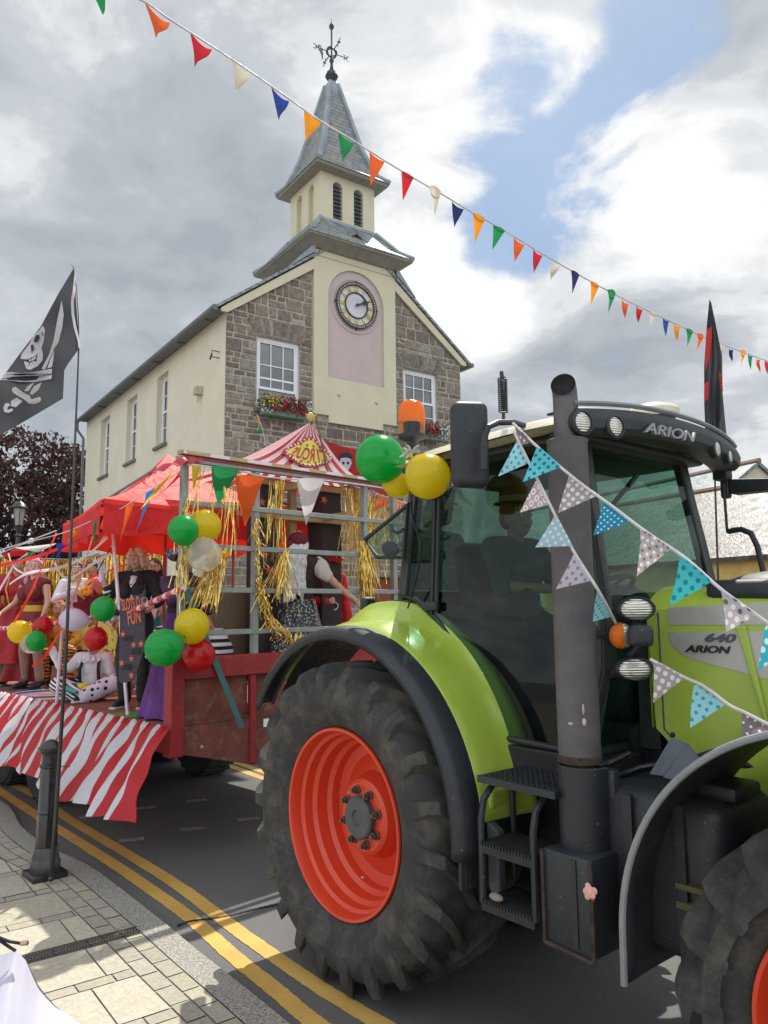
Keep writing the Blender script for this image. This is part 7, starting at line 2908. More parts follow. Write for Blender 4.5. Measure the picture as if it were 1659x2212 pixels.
m = MB(); m.sphere((1.50, .20, 1.33), (.025, .02, .035), 8, 6); m.build('red_cap', pm('red_plastic', '#a0202c', .5), tr_)

# ---- hood
hy0, hy1 = .62, 1.28
HS = [(1.60, 2.035), (4.6, 1.90), (4.75, 1.75), (4.75, 1.15), (2.05, 1.15), (1.92, 1.24), (1.86, 1.33), (1.76, 1.37), (1.62, 1.50)]
m = MB()
for y in (hy0, hy1):
    m.add([V(p[0], y, p[1]) for p in HS], [tuple(range(len(HS)))])
m.sheet(lambda u, v: V(1.60 + 3.0 * u, hy0 + (hy1 - hy0) * v, (2.035 - .135 * u) + .11 * (1 - abs(2 * v - 1) ** 3.5)), 12, 20)
m.sheet(lambda u, v: V(4.6 + .15 * math.sin(u * PI / 2), hy0 + (hy1 - hy0) * v, 1.90 - .75 * u + .11 * (1 - abs(2 * v - 1) ** 3.5) * (1 - u)), 6, 12)
m.add([V(1.60, hy0, 1.50), V(1.60, hy1, 1.50), V(1.60, hy1, 2.035), V(1.60, .95, 2.13), V(1.60, hy0, 2.035)], [(0, 1, 2, 3, 4)])
hood = m.build('hood', LIME, tr_, angle=30)


def hp_(px, py, off=.003):
    p = TQ.Y(px, py, hy0)
    return (p.x, p.z)


m = MB()
m.prism([hp_(1443, 1313), hp_(1700, 1298), hp_(1700, 1349), hp_(1447, 1350)], (0, hy0 - .003, 0), (1, 0, 0), (0, 0, 1), (0, 1, 0), .003)
m.build('upper_decal', SILV, hood, smooth=False)
m = MB()
m.prism([hp_(1444, 1365), hp_(1700, 1362), hp_(1700, 1480), hp_(1600, 1451), hp_(1540, 1436), hp_(1500, 1425), hp_(1472, 1412), hp_(1455, 1396), hp_(1447, 1381)], (0, hy0 - .003, 0), (1, 0, 0), (0, 0, 1), (0, 1, 0), .003)
m.build('lower_decal', SILV, hood, smooth=False)
a, b = TQ.Y(1602, 1352, hy0), TQ.Y(1662, 1572, hy0)
m = MB(); m.prism([(a.x - .022, a.z), (a.x + .022, a.z), (b.x + .006, b.z), (b.x - .006, b.z)], (0, hy0 - .018, 0), (1, 0, 0), (0, 0, 1), (0, 1, 0), .02); m.build('hood_rib', LIME, hood, smooth=False, bevel=.006)
for txt, px, py, h_, c, sx in (('640', 1553, 1379, 18, '#4a4c52', 1.8), ('ARION', 1528, 1403, 15, '#1b1c20', 1.5)):
    p = TQ.Y(px, py, hy0); q_ = TQ.Y(px, py - h_, hy0)
    text_mesh(txt, (q_.z - p.z) / .72, pm('text' + txt.lower(), c, .4), 'lettering', hood, frame((p.x, hy0 - .008, p.z), (1, 0, 0), (0, 0, 1)), extrude=.002, bold=.0012, shear=.28, sx=sx)
m = MB()
m.bb(1.52, 1.62, hy0 + .03, hy1 - .03, 1.40, 2.03)
m.rbox((2.16, .95, 2.11), (.62, .54, .10), .04, 3)
m.sphere((2.16, .95, 2.13), (.33, .27, .075), 28, 14)
m.build('hood_vent', BPL, hood)
m = MB(); m.tube([V(1.66, hy0 - .001, 2.02), V(1.66, hy0 - .001, 1.50), V(1.78, hy0 - .001, 1.39)], .004, 5)
m.build('panel_gap', MATS['near_black'], hood)
for (x_, z_) in ((1.70, 1.48), (1.95, 1.30)):
    m = MB(); m.lathe([(.012, 0), (.010, -.006), (0, -.007)], (x_, hy0 - .001, z_), 'Y', 10); m.build('hood_latch', BPL, hood)
for pts_, r__ in (([V(.36, .30, 2.80), V(.30, .34, 2.6), V(.36, .35, 2.4), V(.30, .36, 2.2), V(.22, .37, 2.05)], .005), ([V(1.3, .36, 1.25), V(1.5, .30, 1.34), V(1.62, .40, 1.42)], .012), ([V(1.25, .45, 1.1), V(1.45, .35, 1.2), V(1.65, .42, 1.36), V(1.9, .6, 1.38)], .014)):
    m = MB(); m.tube(dense(pts_, 5), r__, 8); m.build('cable', MATS['near_black'], tr_)
# wipers and grab bars
m = MB()
m.tube([TQ.X(1440, 1296, 1.56), TQ.X(1500, 1288, 1.55), TQ.X(1580, 1286, 1.55)], .008, 6)
m.build('wiper', BPL, tr_)
m = MB()
g_ = [TQ.Y(px, py, 1.72) for px, py in ((1572, 1148), (1600, 1143), (1622, 1152), (1636, 1180), (1650, 1240), (1661, 1285))]
m.tube(g_, .017, 8)
m.build('grab_rail', BPL, tr_)
m = MB(); m.tube([TQ.Y(1563, 1046, 1.72), TQ.Y(1571, 1150, 1.72)], .008, 6); m.build('mirror_rod', BPL, tr_)
m = MB()
mp = [TQ.Y(px, py, 1.80) for px, py in ((1574, 1035), (1700, 1033), (1700, 1055), (1640, 1062), (1580, 1068))]
m.prism([(p.x, p.z) for p in mp], (0, 1.78, 0), (1, 0, 0), (0, 0, 1), (0, 1, 0), .10)
m.rbox(TQ.Y(1568, 1055, 1.80), (.05, .05, .12), .01, 2)
m.build('left_mirror', BPL, tr_, smooth=False, bevel=.008)
# dangling lamp housing under the visor's end
m = MB(); m.rbox(TQ.Y(1560, 1020, 1.72), (.09, .08, .10), .015, 2); m.build('lamp_bracket', BPL, tr_)

# ---- right mirror
YM = -.12
mc = TQ.Y(1014, 960, YM)
m = MB()
Mm = Matrix.Rotation(R(30), 3, 'Z') @ Matrix.Rotation(R(-2), 3, 'X')
p0 = TQ.Y(972, 960, YM); p1 = TQ.Y(1060, 960, YM)
zt_ = TQ.Y(1015, 868, YM).z; zb_ = TQ.Y(1015, 1054, YM).z
wv_ = 87 / F * (TQ.w(mc.x, mc.y, mc.z) - CAM).dot(FW)
tocam = (CAM - TQ.w(mc.x, mc.y, mc.z)); tc_ = V(tocam.dot(TQ.x), tocam.dot(TQ.y), 0).normalized()
xr = V(-tc_.y, tc_.x, 0)
Mf = Matrix(((xr.x, tc_.x, 0), (xr.y, tc_.y, 0), (0, 0, 1)))
Mf = Mf @ Matrix.Rotation(R(-14), 3, 'Z')
m.rbox((mc.x, mc.y, (zt_ + zb_) / 2), (wv_ * .94, .085, zt_ - zb_), .038, 5, Mf)
mir = m.build('right_mirror', BPL, tr_, angle=60)
m = MB()
m.rbox(V(mc.x, mc.y, (zt_ + zb_) / 2) - Mf @ V(0, .045, 0), (wv_ * .84, .006, (zt_ - zb_) * .92), .003, 2, Mf)
m.build('mirror_face', pm('mirror_silver', (.6, .62, .65), .05, 1., var=0), mir)
m = MB()
pA = TQ.Y(1045, 985, YM - .03); pB = TQ.Y(1046, 945, YM - .03); pC = TQ.Y(1055, 922, YM - .02); pD = TQ.Y(1075, 913, YM + .05); pE = TQ.Y(1108, 912, .10); pG = TQ.Y(1150, 925, .30)
m.tube([pA, pB, pC, pD, pE, pG], [.015, .015, .014, .014, .014, .014], 8)
m.tube([TQ.Y(1045, 1015, YM - .03), TQ.Y(1046, 955, YM - .03)], .019, 8)
m.build('mirror_arm', BPL, mir)

# ---- lights by the hood
def oval_lamp(px, py, rx, ry, y, name):
    c = TQ.Y(px, py, y)
    W_ = TQ.w(c.x, c.y, c.z)
    k = (W_ - CAM).dot(FW) / F
    q = V(.86, -.50, -.02).normalized().to_track_quat('Z', 'Y').to_matrix()
    # q maps z to the facing direction; its x is made horizontal
    fz = V(.80, -.60, .0).normalized(); fx = V(.60, .80, 0); fyv = V(0, 0, 1)
    q = Matrix(((fx.x, fyv.x, fz.x), (fx.y, fyv.y, fz.y), (fx.z, fyv.z, fz.z)))
    S = Matrix.Diagonal((rx * k, ry * k, 1))
    m = MB(); m.lathe([(.6, -.09), (1.0, -.06), (1.15, -.02), (1.17, .01), (1.06, .02), (1.0, .008)], c, 'Z', 32, M=q @ S)
    o = m.build(name, BPL, tr_)
    m = MB(); m.lathe([(1.02, .008), (.8, .018), (.4, .024), (0, .026)], c, 'Z', 32, M=q @ S)
    m.build('lens', LENS, o)
    return c, q


cA, q_ = oval_lamp(1374, 1315, 36, 23, .30, 'work_light')
cB, q_ = oval_lamp(1370, 1445, 36, 22, .30, 'work_light')
cC = TQ.Y(1340, 1373, .26)
S = Matrix.Diagonal((.052, .055, 1))
m = MB(); m.lathe([(1.0, -.035), (1.06, -.01), (1.0, .01), (.0, .012)], cC, 'Z', 24, M=q_ @ S); ind = m.build('indicator', BPL, tr_)
for a0_, a1_, mt, nm in ((PI / 2, 3 * PI / 2, AMB, 'amber_lens'), (-PI / 2, PI / 2, LENS, 'clear_lens')):
    m = MB(); m.lathe([(1.0, .006), (.93, .028), (.6, .045), (0.01, .050)], cC, 'Z', 16, a0_, a1_, M=q_ @ S); m.build(nm, mt, ind)
m = MB()
cD = TQ.Y(1382, 1372, .32)
m.rbox(cD, (.10, .20, .085), .02, 3, Matrix.Rotation(R(35), 3, 'Z'))
m.tube([cA + V(-.03, .02, -.05), cD + V(0, 0, .03)], .018, 8); m.tube([cB + V(-.03, .02, .05), cD + V(0, 0, -.03)], .018, 8)
m.tube([cD, V(1.56, .5, cD.z)], .022, 8); m.tube([cC + V(-.02, .02, 0), V(1.5, .36, cC.z)], .02, 8)
m.build('lamp_bracket', BPL, tr_)

# ---- front fender
m = MB()
FCX, FCZ, FCR = 2.65, .85, .82


def ff(u, v):
    t = R(191) + (R(20) - R(191)) * u
    y = -.03 + .54 * v
    r_ = FCR + .012 * math.sin(PI * v)
    x = FCX + r_ * math.cos(t); z = FCZ + r_ * math.sin(t)
    if t > PI:
        x = FCX - r_ - .02 * (t - PI); z = FCZ - (t - PI) * r_ * 1.1
    return V(x, y, z)


m.sheet(ff, 48, 6)
fo = m.build('front_fender', BPL, tr_, solid=.008, angle=50)
m = MB(); m.tube([ff(k / 48, 0) for k in range(49)], .013, 8); m.build('fender_edge', pm('lit_edge_grey', '#85878b', .35, bump=.1), fo)  # pale grey tube paints the light caught along the black fender's lip
m = MB(); m.bb(1.94, 2.22, .16, .22, .93, .955); m.bb(1.94, 2.22, .16, .22, 1.0, 1.02); m.build('fender_bracket', pm('olive_steel', '#5a5136', .7), fo, smooth=False)
m = MB(); ff2 = MB()
ff2.sheet(lambda u, v: (lambda p: V(p.x, 1.90 - p.y, p.z))(ff(u, v)), 48, 6)
ff2.build('front_fender', BPL, tr_, solid=.008, angle=50)
m.prism([(2.30, 1.30), (2.42, 1.42), (2.60, 1.52), (2.75, 1.52), (2.75, 1.44), (2.50, 1.36)], (0, .30, 0), (1, 0, 0), (0, 0, 1), (0, 1, 0), .2); m.build('suspension_arm', LIME, tr_, smooth=False, bevel=.01)

# ---- rear window swung open, with its mirror, and the rear work light
YW = .30
pg_ = [TQ.Y(px, py, YW) for px, py in ((789, 1165), (882, 1090), (872, 1205), (815, 1203))]
m = MB(); m.tube(pg_, .014, 8, closed=True)
rw = m.build('rear_window', BPL, tr_)
m = MB(); m.add(pg_, [(0, 1, 2, 3)]); m.build('pane', CABG, rw, smooth=False)
c = TQ.Y(843, 1186, YW - .05)
m = MB(); m.sphere(c, (.075, .02, .045), 16, 10, Matrix.Rotation(.2, 3, 'Y')); m.build('wing_mirror', BPL, rw)
m = MB(); m.tube([TQ.Y(848, 1145, YW - .03), TQ.Y(858, 1152, YW - .04), TQ.Y(872, 1143, YW - .04)], .009, 6); m.build('window_handle', BPL, rw)
c = TQ.Y(795, 1308, .55)
m = MB(); m.rbox(c, (.07, .10, .11), .025, 3); m.tube([c, c + V(.05, .05, -.10)], .015, 6); m.build('rear_work_light', BPL, tr_)
m = MB(); m.tube([TQ.Y(px, py, .1) for px, py in ((670, 1392), (678, 1376), (700, 1369), (740, 1369))], .012, 8); m.build('bracket_tube', GALV, tr_)
m = MB()
c = TQ.Y(888, 980, .22)
rr = random.Random(4)
for k in range(14):
    d = V(rr.uniform(-1, 1), rr.uniform(-1, 1), rr.uniform(-.6, .8)).normalized()
    m.tube([c, c + d * .03 + V(0, 0, .01), c + d * rr.uniform(.04, .07)], .006, 5)
o = m.build('ribbon_bow', pm('ribbon_silver', '#b9bdb6', .35, .2), None); o.location = TQ.o; o.rotation_euler = (0, 0, TQ.rz)
tag(o, 'silver ribbon knot tied round the stem of the amber beacon', 'ribbon')
# rose stuck on the tool box
c = TQ.Y(1274, 1926, -.012)
t = thing('paper_rose', 'small pink paper rose stuck on the black tool box under the exhaust', 'flower', TQ.w(c.x, c.y, c.z), TQ.rz)
m = MB()
for k in range(9):
    a = k * 2.4; r_ = .006 + .0022 * k
    m.sphere((r_ * math.cos(a), -.008 + .0008 * k, r_ * math.sin(a)), (.014, .006, .014), 8, 6)
m.build('petals', pm('rose_pink', '#d8a49a', .8), t)
m = MB(); m.sphere((.012, .0, -.022), (.010, .005, .012), 6, 5); m.build('leaf', pm('rose_leaf', '#7a4a3a', .8), t)

# ---- driver
P = person('driver in a dark green shirt and flat brimmed hat sitting in the tractor cab', TQ.w(.50, 1.0, 1.80), TQ.rz - PI / 2,
           dict(pelvis=(0, 0, .13), chest=(0, .02, .45), neck=(0, .0, .61), head=(0, .03, .775), shR=(.19, 0, .58), shL=(-.19, 0, .58), elR=(.27, .14, .36), wrR=(.17, .42, .34), hdR=(-.3, .8, .1), pnR=(-.3, 0, -1), curlR=.9,
                elL=(-.27, .14, .36), wrL=(-.17, .42, .34), hdL=(.3, .8, .1), pnL=(.3, 0, -1), curlL=.9, hiR=(.1, .05, .08), knR=(.18, .45, .05), anR=(.18, .55, -.38), hiL=(-.1, .05, .08), knL=(-.18, .45, .05), anL=(-.18, .55, -.38), toeR=(.18, .68, -.41), toeL=(-.18, .68, -.41), face=(.15, 1, -.05)),
           s=1.02, skin=SKIN2)
hair(P, 'hair', MATS['dark_hair'], 'short')
top(P, 'shirt', pm('dark_green_shirt', (.05, .09, .075), .85), 1.0, .022); legs(P, 'trousers', BLK, 1.9, .02)
hatm(P, 'hat', pm('charcoal_hat', (.03, .03, .035), .7), .135, .10, .10, pm('hat_ribbon', '#8c8f86', .6), .0, curve=.0)

# ================================================================ BOLLARD, FLAGPOLE, FLAGS
bp = gz(97, 1893, PZ)
bol = thing('bollard', 'black fluted cast iron bollard standing on the pavement edge', 'bollard', (bp.x, bp.y, PZ), R(42))
bol.scale = (.86, .86, 1.0)
m = MB()
m.rbox((0, 0, .022), (.30, .30, .045), .008, 2)
m.build('base_plate', BLKP, bol)
m = MB()
m.lathe([(.135, .045), (.135, .10), (.12, .125), (.115, .16), (.105, .20), (.098, .22)], (0, 0, 0), 'Z', 8)
n_ = 64
prof = [(.092, .22), (.086, .45), (.082, .46), (.088, .475), (.082, .49), (.075, .80), (.072, .805)]
vs = []
for r_, z in prof:
    for k in range(n_):
        a = 2 * PI * k / n_
        rr_ = r_ * (1 - .055 * abs(math.cos(a * 4)))
        vs.append((rr_ * math.cos(a), rr_ * math.sin(a), z))
m.add(vs, [(i * n_ + k, i * n_ + (k + 1) % n_, (i + 1) * n_ + (k + 1) % n_, (i + 1) * n_ + k) for i in range(len(prof) - 1) for k in range(n_)])
m.build('shaft', BLKP, bol, angle=30)
m = MB()
m.lathe([(.075, .80), (.088, .81), (.088, .825), (.070, .835), (.068, .865), (.072, .90), (.095, .925), (.105, .94), (.105, .955), (.085, .965), (.070, .985), (.050, 1.0), (.02, 1.012), (0, 1.015)], (0, 0, 0), 'Z', 28)
m.build('cap', BLKP, bol)

FY = 5.93


def fd(px, py):
    return FY + .035 * math.sin(px * .055 + py * .018) + .02 * math.sin(px * .02 - py * .05)


pole_px = [(110, 1900), (121, 1760), (131, 1600), (143, 1400), (152, 1200), (160, 1000), (166, 860), (170, 753), (169, 680), (165, 620), (158, 574), (152, 569)]
t = thing('flagpole', 'tall thin black flexible pole strapped to the bollard', 'flagpole', at(110, 1900, FY))
o_ = t.location.copy()
m = MB(); m.tube([at(x, y, FY) - o_ for x, y in pole_px], [.016, .016, .015, .013, .011, .009, .0075, .006, .004, .003, .003, .003], 10)
m.build('shaft', BLKP, t)
m = MB(); m.sphere(at(110, 1898, FY) - o_, .022, 10, 8); m.tube([at(128, 1655, FY) - o_ - V(.02, 0, 0), at(128, 1655, FY) - o_ + V(.085, -.01, .0)], .004, 5)
m.build('strap', BLKP, t)

FLAGB = NT('flag_black')
FLAGB.color(FLAGB.mix(FLAGB.ramp(FLAGB.noise(1.8, 2), .35, .65), (.014, .016, .02), (.03, .034, .04))); FLAGB.rough(.7)
tl = FLAGB.N('ShaderNodeBsdfTranslucent'); tl.inputs[0].default_value = (.12, .135, .15, 1); ms = FLAGB.N('ShaderNodeMixShader'); ms.inputs[0].default_value = .28
FLAGB.L(FLAGB.b.outputs[0], ms.inputs[1]); FLAGB.L(tl.outputs[0], ms.inputs[2]); FLAGB.L(ms.outputs[0], FLAGB.out.inputs[0]); FLAGB = FLAGB.m
FWHT = pm('flag_white', '#d5d0d8', .8, var=.03, transl=.3)


def pwl(pts, u):
    k = u * (len(pts) - 1); i = min(int(k), len(pts) - 2); f = k - i
    return (pts[i][0] + (pts[i + 1][0] - pts[i][0]) * f, pts[i][1] + (pts[i + 1][1] - pts[i][1]) * f)


flag = thing('pirate_flag', 'black skull and crossed swords flag flying from the pole by the bollard', 'flag', at(160, 700, FY))
o_ = flag.location.copy()
TOP_ = [(160, 578), (125, 636), (88, 705), (42, 765), (0, 822), (-60, 900), (-130, 985)]
BOT_ = [(171, 753), (147, 786), (139, 800), (136, 861), (60, 906), (0, 941), (-120, 1010)]
m = MB()
m.sheet(lambda u, v: (lambda a, b: at(a[0] + (b[0] - a[0]) * v, a[1] + (b[1] - a[1]) * v, fd(a[0] + (b[0] - a[0]) * v, a[1] + (b[1] - a[1]) * v)) - o_)(pwl(TOP_, u), pwl(BOT_, u)), 60, 30)
m.build('cloth', FLAGB, flag, angle=180)


def emblem(poly, name, mat=None, off=.03):
    k = [(x * .18, 564 + y * .18) for x, y in poly]
    cx = sum(p[0] for p in k) / len(k); cy = sum(p[1] for p in k) / len(k)
    # triangulate finely so that it follows the cloth
    import mathutils
    mb = MB()
    pts2 = []
    for i in range(len(k)):
        a, b = k[i], k[(i + 1) % len(k)]
        n = max(1, int(math.hypot(b[0] - a[0], b[1] - a[1]) / 5))
        pts2 += [(a[0] + (b[0] - a[0]) * j / n, a[1] + (b[1] - a[1]) * j / n) for j in range(n)]
    tri = mathutils.geometry.tessellate_polygon([[Vector((x, y, 0)) for x, y in pts2]])
    mb.add([at(x, y, fd(x, y) - off) - o_ for x, y in pts2], [tuple(t) for t in tri])
    return mb.build(name, mat or FWHT, flag, smooth=False)


emblem([(740, 470), (765, 640), (745, 800), (700, 980), (655, 1040), (540, 1300), (498, 1295), (590, 1120), (640, 960), (690, 690)], 'sword_blade')
emblem([(650, 1070), (640, 1180), (625, 1270), (565, 1290), (600, 1190)], 'sword_blade')
emblem([(-60, 1450), (70, 1335), (130, 1330), (250, 1345), (420, 1330), (625, 1292), (620, 1350), (400, 1375), (270, 1378), (620, 1362), (618, 1412), (420, 1448), (250, 1448), (120, 1432), (0, 1425), (-70, 1470)], 'sword_blade')
emblem([(515, 775), (538, 820), (528, 930), (520, 970), (490, 1060), (430, 1130), (330, 1180), (245, 1172), (262, 1110), (350, 1000), (400, 900), (470, 830)], 'skull')
emblem([(285, 1200), (340, 1215), (345, 1240), (440, 1200), (450, 1120), (490, 1020), (515, 1110), (510, 1190), (450, 1260), (360, 1305), (315, 1290)], 'jaw')
for q in ([(400, 960), (430, 890), (470, 885), (478, 930), (440, 980)], [(368, 1010), (395, 1000), (412, 1050), (378, 1105)], [(495, 850), (505, 850), (525, 895), (512, 900)]):
    emblem(q, 'eye_socket', FLAGB, .036)
for q in ([(350, 1180), (372, 1172), (378, 1200), (352, 1208)], [(380, 1165), (400, 1155), (408, 1185), (384, 1196)], [(404, 1150), (424, 1135), (432, 1170), (412, 1182)], [(358, 1222), (380, 1212), (386, 1236), (362, 1242)], [(388, 1205), (412, 1195), (418, 1220), (394, 1232)]):
    emblem(q, 'tooth')
emblem([(150, 1520), (190, 1510), (270, 1570), (350, 1610), (380, 1660), (440, 1640), (480, 1630), (495, 1655), (480, 1690), (420, 1715), (350, 1710), (290, 1660), (160, 1580), (143, 1550)], 'sword_guard')
emblem([(410, 1455), (345, 1560), (290, 1560), (330, 1500)], 'sword_hilt')
emblem([(500, 1455), (460, 1545), (390, 1605), (355, 1590), (410, 1500)], 'sword_hilt')
emblem([(130, 1680), (200, 1640), (270, 1680), (190, 1755), (135, 1740)], 'sword_hilt')
emblem([(40, 1760), (60, 1710), (100, 1700), (130, 1735), (95, 1745), (85, 1785), (150, 1765), (157, 1795), (100, 1822), (50, 1810)], 'pommel')
m = MB()
L_ = [(898, 130), (872, 350), (850, 480), (858, 640), (885, 800), (935, 960), (945, 1040)]
Rr = [(908, 130), (905, 350), (885, 480), (890, 640), (918, 800), (958, 960), (968, 1040)]
m.sheet(lambda u, v: (lambda p: at(p[0] * .18, 564 + p[1] * .18, fd(p[0] * .18, 564 + p[1] * .18) - .03) - o_)((pwl(L_, v)[0] + (pwl(Rr, v)[0] - pwl(L_, v)[0]) * u, pwl(L_, v)[1])), 2, 20)
m.build('hoist_band', FWHT, flag, angle=180)

# furled black flag beyond the cab
FB = 8.2
t = thing('furled_flag', 'furled black and red flag on a thin pole rising behind the cab roof', 'flag', at(1534, 900, FB))
o_ = t.location.copy()
Lf = [(1532, 650), (1527, 700), (1521, 790), (1521, 870), (1524, 940), (1530, 1010)]
Rf = [(1536, 652), (1546, 700), (1560, 770), (1561, 850), (1566, 905), (1572, 965)]
m = MB()
m.sheet(lambda u, v: (lambda a, b: at(a[0] + (b[0] - a[0]) * u, a[1] + (b[1] - a[1]) * u, FB + .10 * math.sin(u * 9 + v * 5) * v ** .5 + .04 * math.sin(v * 15)) - o_)(pwl(Lf, v), pwl(Rf, v)), 24, 30)
m.build('cloth', FLAGB, t, angle=180)
FRED = pm('flag_red', '#b32625', .7, transl=.3)
for poly in ([(1527, 712), (1538, 705), (1536, 760), (1524, 800), (1523, 770)], [(1521, 830), (1531, 822), (1529, 862), (1522, 868)], [(1552, 800), (1559, 812), (1562, 845), (1556, 840)]):
    m = MB(); m.add([at(x, y, FB - .12) - o_ for x, y in poly], [tuple(range(len(poly)))]); m.build('red_patch', FRED, t, smooth=False)
m = MB(); m.tube([at(1533, 648, FB + .03) - o_, at(1542, 960, FB + .03) - o_, at(1556, 1400, FB + .03) - o_], [.006, .010, .014], 8)
fpz = gz(1560, 1560, 0)
m.build('pole', DKG, t)

# red skull flag hung in front of the gable
t = thing('red_flag', 'red flag printed with a skull in a headscarf behind the circus tent top', 'flag', TH.o, TH.rz)
m = MB()
cr = [TH.Y(703, 951, -.35), TH.Y(830, 985, -.35), TH.Y(835, 1075, -.35), TH.Y(755, 1050, -.35)]
m.sheet(lambda u, v: cr[0].lerp(cr[1], u).lerp(cr[3].lerp(cr[2], u), v) + V(0, .04 * math.sin(u * 8 + v * 3), -.03 * math.sin(PI * u)), 16, 12)
m.build('cloth', FRED, t, angle=180)
sk_ = [[(737, 985), (748, 983), (757, 988), (760, 1000), (755, 1012), (748, 1019), (739, 1012), (734, 1000)]]
m = MB()
for poly in sk_:
    m.add([TH.Y(x, y, -.42) for x, y in poly], [tuple(range(len(poly)))])
m.build('skull', FWHT, t, smooth=False)
for px in (742, 752):
    m = MB(); m.sphere(TH.Y(px, 1000, -.43), (.03, .01, .03), 10, 6); m.build('eye_socket', FLAGB, t)
m = MB(); m.add([TH.Y(x, y, -.425) for x, y in ((732, 990), (738, 979), (750, 977), (760, 984), (761, 992), (748, 988))], [(0, 1, 2, 3, 4, 5)]); m.build('headscarf', pm('navy_print', '#23283c', .8), t, smooth=False)

# ================================================================ BUNTING
PCOL = {}
for k_, c in dict(green='#1f8a4e', orange='#e2601f', red='#c8232f', cream='#cfc8b4', blue='#27439a', gold='#e8951a', navy='#1e2c62', yellow='#e0c21a', white='#d9d6d8', sky='#2c74cc').items():
    n = NT('bunting_' + k_)
    c_ = lin(c)
    n.color(c_); n.rough(.5)
    tt = n.N('ShaderNodeBsdfTranslucent'); tt.inputs[0].default_value = (*[min(1, x * 1.15) for x in c_], 1)
    ms = n.N('ShaderNodeMixShader'); ms.inputs[0].default_value = .45
    n.L(n.b.outputs[0], ms.inputs[1]); n.L(tt.outputs[0], ms.inputs[2]); n.L(ms.outputs[0], n.out.inputs[0])
    PCOL[k_] = n.m
TAPEW = pm('white_tape', '#d6d2d4', .6, transl=.2)


def bunting(label, string, pens, depth, tape=.012, matf=None, name='bunting', group=None, bow=.02):
    """string: pixel points; pens: (top a, top b, tip, colour)"""
    o_ = at(*string[0], depth(*string[0]))
    t = thing(name, label, 'bunting', o_, 0, group)
    m = MB()
    pts = [at(x, y, depth(x, y)) - o_ for x, y in string]
    pts = dense(pts, 4)
    m.tube(pts, tape, 6)
    m.build('string', TAPEW, t)
    for (a, b, c, col) in pens:
        m = MB()
        hsh = (a[0] * 7.3 + a[1] * 3.1) % 1.0
        A, B_ = at(*a, depth(*a)) - o_, at(*b, depth(*b)) - o_
        mp_ = ((a[0] + b[0]) / 2, (a[1] + b[1]) / 2)
        C_ = at(*c, depth(*mp_)) - o_
        tri_flag(m, A, B_, C_, bow=bow * (.35 + 1.1 * hsh) * (1 if (a[0] % 2) else -1), k=9)
        m.build('pennant', PCOL.get(col) or col, t, angle=180)
    return t


oh = [((205, -6), (238, -14), (217, 22), 'green'), ((312, 3), (364, 40), (341, 92), 'orange'), ((410, 68), (456, 99), (423, 153), 'red'), ((500, 125), (541, 155), (510, 210), 'cream'), ((586, 188), (624, 213), (603, 265), 'blue'),
      ((656, 234), (693, 262), (660, 309), 'gold'), ((730, 284), (765, 305), (740, 355), 'green'), ((798, 328), (831, 347), (800, 405), 'orange'), ((867, 369), (894, 385), (870, 432), 'red'), ((925, 403), (952, 418), (940, 460), 'cream'),
      ((976, 435), (1002, 450), (981, 493), 'navy'), ((1021, 460), (1048, 475), (1026, 523), 'gold'), ((1065, 487), (1091, 500), (1064, 538), 'green'), ((1110, 513), (1134, 527), (1111, 568), 'orange'), ((1152, 538), (1173, 550), (1152, 592), 'red'),
      ((1192, 561), (1212, 573), (1188, 608), 'cream'), ((1233, 583), (1251, 595), (1237, 633), 'navy'), ((1275, 606), (1294, 618), (1277, 658), 'gold'), ((1311, 626), (1328, 636), (1316, 675), 'green'), ((1344, 645), (1360, 654), (1348, 690), 'orange'),
      ((1376, 659), (1391, 667), (1376, 700), 'red'), ((1403, 672), (1417, 679), (1405, 706), 'cream'), ((1432, 686), (1446, 693), (1437, 728), 'blue'), ((1456, 697), (1471, 704), (1461, 740), 'gold'), ((1481, 709), (1496, 716), (1486, 748), 'green'),
      ((1505, 720), (1519, 727), (1507, 758), 'orange'), ((1531, 731), (1543, 737), (1533, 765), 'red'), ((1554, 741), (1566, 746), (1556, 775), 'cream'), ((1576, 750), (1587, 754), (1579, 783), 'navy'), ((1597, 757), (1608, 762), (1602, 792), 'gold'),
      ((1616, 764), (1627, 769), (1620, 800), 'green'), ((1636, 771), (1645, 775), (1639, 806), 'orange'), ((1652, 777), (1664, 782), (1656, 810), 'red')]


def odepth(x, y):
    return 1 / (.178 - (x - 200) * (.178 - .072) / 1450)


bunting('long string of coloured triangular pennants crossing the sky above the town hall', [(150, -50), (205, -22), (300, -2), (364, 40), (456, 99), (541, 155), (624, 213), (693, 262), (765, 305), (831, 347), (894, 385), (952, 418), (1002, 448), (1091, 499), (1173, 549), (1251, 594), (1328, 636), (1391, 667), (1446, 693), (1519, 727), (1587, 754), (1664, 782), (1800, 830)], oh, odepth, .009, bow=.05)
bunting('short string of three faded pennants hanging from the left window box', [(556, 897), (566, 925), (578, 978)], [((556, 899), (563, 912), (550, 913), 'gold'), ((563, 922), (569, 936), (552, 937), 'green'), ((574, 955), (578, 975), (569, 970), 'blue')], lambda x, y: 14.6, .008)

